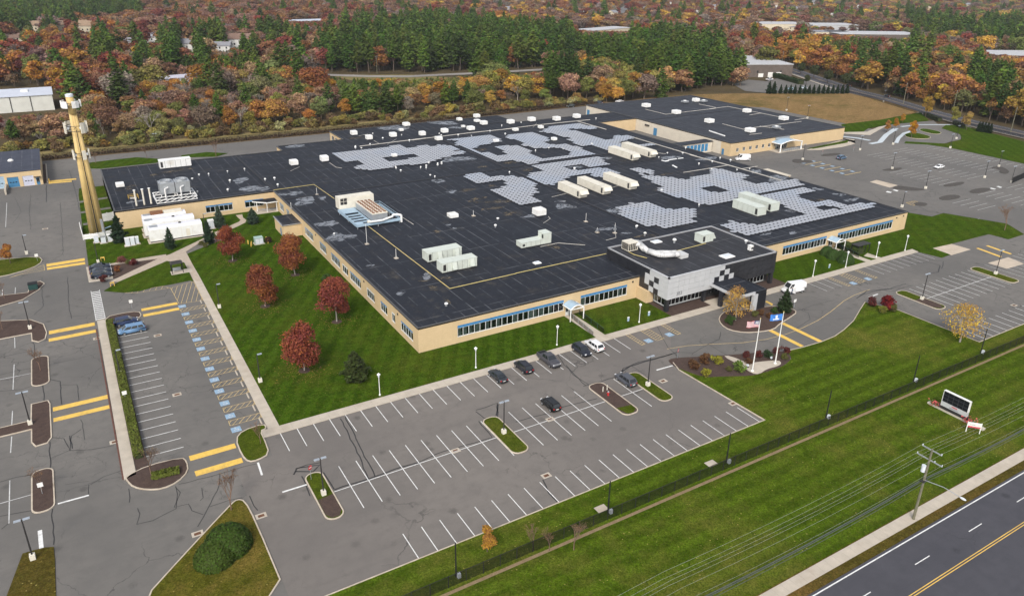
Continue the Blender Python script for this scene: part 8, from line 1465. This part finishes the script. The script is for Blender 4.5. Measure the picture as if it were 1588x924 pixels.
trees.sort(key=lambda q: math.hypot(q[0], q[1]))
def side(x, y):
    return 'across the side road' if x > RRD[5][0]-60 and y < 420 and x > 380 else ('at the edge ' if math.hypot(x, y) < 400 else '' if math.hypot(x, y) < 480 else 'far back ')+('behind the left wing' if x < 75 else 'behind the long roof' if x < 190 else 'behind the rear building')
def jit(c_, k=.28):
    s = rgf.uniform(1-k, 1+k); return tuple(max(.004, v*s*rgf.uniform(.9,1.1)) for v in c_)
cnt = {'p':0, 'b':0, 'n':0}; far = []
for x, y, kd, pal in trees:
    d = math.hypot(x, y); edge = .72 if d < 430 else 1.0; hm = sight(x, y)*.82
    if hm < 3.5: continue
    if kd == 'p':
        h = min(hm, rgf.uniform(16, 25)*(edge if d < 420 else 1.05)); c_ = jit(rgf.choice(PINEC), .2); v = rgf.randrange(5); w = rgf.uniform(.9, 1.15)
        if cnt['p'] < 290: plant(PINE, v, x, y, h, c_, 'pine_tree', ('deep green' if c_[1] < .06 else 'mid green')+' pine in the wood '+side(x, y), 'tree', 'pines in the wood '+side(x, y), -.3, w*1.08); cnt['p'] += 1
        else: far.append((x, y, 6+v, h/PINE[v][0], c_, w))
    else:
        base = rgf.choice(pal); oth = rgf.choice(pal); f_ = rgf.uniform(0, .25); c_ = jit(tuple(a*(1-f_)+b*f_ for a, b in zip(base, oth)))
        bare_ = (base in (GREYB,) and rgf.random() < .75) or rgf.random() < .06
        v = rgf.randrange(4) if bare_ else rgf.randrange(6); h = min(hm, rgf.triangular(7, 19, 13)*edge); w = rgf.uniform(1.08, 1.45)*(1.0 if d < 900 else 1.25)
        if bare_:
            if cnt['n'] < 140: plant(BARE, v, x, y, h, c_, 'bare_wood_tree', 'nearly leafless grey tree in the wood '+side(x, y), 'tree', 'leafless trees in the wood '+side(x, y), -.3, w); cnt['n'] += 1
            else: far.append((x, y, 11+v, h/BARE[v][0], c_, w))
        elif cnt['b'] < 290: plant(BROAD, v, x, y, h, c_, 'wood_tree', CN[base]+' autumn tree in the wood '+side(x, y), 'tree', CN[base]+' trees in the wood '+side(x, y), -.3, w); cnt['b'] += 1
        else: far.append((x, y, v, h/BROAD[v][0], c_, w))
# edge shrubs along the bank
ns = 0; rgs = random.Random(99); SHC = ((.20,.19,.05),(.24,.21,.07),(.16,.10,.05),(.26,.16,.05),(.13,.13,.04),(.30,.20,.05),(.30,.29,.14))
SHN = ('yellow green','pale olive','brown','orange brown','dark olive','golden','silvery green')
for k in range(230):
    x = rgs.uniform(-45, 262); y = rgs.uniform(337, 352) if x < 190 else rgs.uniform(334, 348); i = rgs.choice((0,0,1,1,2,2,3,4,5,6)); h = rgs.uniform(1.8, 4.2)
    plant(SHRUB, k, x, y, h, jit(SHC[i]), 'wild_shrub', SHN[i]+' wild shrub on the bank '+side(x, y), 'shrub', SHN[i]+' shrubs on the bank '+side(x, y), 0, rgs.uniform(1.0,1.5), None, ('stem','foliage'))
rgd = random.Random(17); P_ = []
for k in range(9000):
    x = rgd.uniform(-70, 258); y0_ = 323.8 if x < 100 else 323.8+(x-100)*.05; P_.append((x, y0_+abs(rgd.gauss(0, 2.6)), rgd.uniform(.1, 1.3)))
P_ = np.array(P_); rs = np.random.RandomState(3); N = rs.normal(0, 1, P_.shape)
o = link('bank_brush', card_mesh('bank_brush', cards(P_, N, .3*rs.uniform(.5,1.4,len(P_)), rs), np.clip(rs.normal(.5,.25,len(P_)),0,1), M_LEAF)); o.color = (.085,.05,.028,1); tag(o, 'tangle of dark brown brush along the fence on the bank', 'brush', None, 'stuff')
# the rest of the woodland as one scattered object
protos = bpy.data.collections.new('woodland_prototypes'); k = 0
def proto(trunk_mesh, crown, sc=1.0):
    global k
    n0 = len(trunk_mesh.vertices); vt = np.empty(n0*3, np.float32); trunk_mesh.vertices.foreach_get('co', vt); q, sh = crown
    me = card_mesh('proto', q, sh, M_LEAFI); bm = bmesh.new(); bm.from_mesh(me); nf = len(bm.faces); bm.from_mesh(trunk_mesh)
    bm.faces.ensure_lookup_table()
    for f in bm.faces[nf:]: f.material_index = 1
    bm.to_mesh(me); bm.free(); me.materials.append(M_BARK); o = bpy.data.objects.new('proto_%02d' % k, me); protos.objects.link(o); k += 1
def thin(q, sh, f, grow):
    n = len(sh); m = int(n*f); idx = np.random.RandomState(1).permutation(n)[:m]; Q = q.reshape(n, 4, 3)[idx]; c_ = Q.mean(1, keepdims=True); return ((Q-c_)*grow+c_).reshape(-1, 3), sh[idx]
for e in BROAD: proto(e[1], thin(e[3][0], e[3][1], .45, 1.45))
for e in PINE: proto(e[1], thin(e[3][0], e[3][1], .45, 1.45))
for e in BARE: proto(e[1], (e[3][0], e[3][1]))
me = bpy.data.meshes.new('far_woodland'); n = len(far); me.from_pydata([(a[0], a[1], -.3) for a in far], [], [])
me.attributes.new('idx', 'INT', 'POINT').data.foreach_set('value', [a[2] for a in far]); me.attributes.new('rot', 'FLOAT', 'POINT').data.foreach_set('value', [rgf.uniform(0, 6.28) for a in far])
me.attributes.new('scl', 'FLOAT_VECTOR', 'POINT').data.foreach_set('vector', [v for a in far for v in (a[3]*a[5], a[3]*a[5], a[3])]); me.attributes.new('tcol', 'FLOAT_COLOR', 'POINT').data.foreach_set('color', [v for a in far for v in (*a[4], 1)])
fw_ = tag(link('far_woodland', me), 'mixed autumn woodland stretching to the far suburbs', 'woodland', None, 'stuff')
ng = bpy.data.node_groups.new('woodland_scatter', 'GeometryNodeTree'); ng.interface.new_socket('Geometry', in_out='INPUT', socket_type='NodeSocketGeometry'); ng.interface.new_socket('Geometry', in_out='OUTPUT', socket_type='NodeSocketGeometry')
gi = ng.nodes.new('NodeGroupInput'); go = ng.nodes.new('NodeGroupOutput'); ip = ng.nodes.new('GeometryNodeInstanceOnPoints'); ci = ng.nodes.new('GeometryNodeCollectionInfo'); ci.inputs[0].default_value = protos; ci.inputs[1].default_value = True; ci.inputs[2].default_value = True; ip.inputs['Pick Instance'].default_value = True
def na(nm, ty): q = ng.nodes.new('GeometryNodeInputNamedAttribute'); q.data_type = ty; q.inputs[0].default_value = nm; return q.outputs[0]
cx = ng.nodes.new('ShaderNodeCombineXYZ'); ng.links.new(na('rot', 'FLOAT'), cx.inputs[2])
ng.links.new(gi.outputs[0], ip.inputs['Points']); ng.links.new(ci.outputs[0], ip.inputs['Instance']); ng.links.new(na('idx', 'INT'), ip.inputs['Instance Index']); ng.links.new(cx.outputs[0], ip.inputs['Rotation']); ng.links.new(na('scl', 'FLOAT_VECTOR'), ip.inputs['Scale']); ng.links.new(ip.outputs[0], go.inputs[0])
fw_.modifiers.new('scatter', 'NODES').node_group = ng
print('TREES', len(trees), cnt, 'far', len(far))
# ------------------------------------------------------------------ thin autumn haze over the whole place
t = NT('haze_air'); pv = t.n('VolumePrincipled', {'Color': (.80, .84, .90, 1), 'Density': .00009, 'Anisotropy': .3}); t.t.links.new(pv.outputs[0], t.out.inputs['Volume'])
tag(MB().box(-1400,-250,-1.5,4300,4300,74).build('haze', t.mat), 'thin pale haze over the site and the woods', 'haze', None, 'stuff')
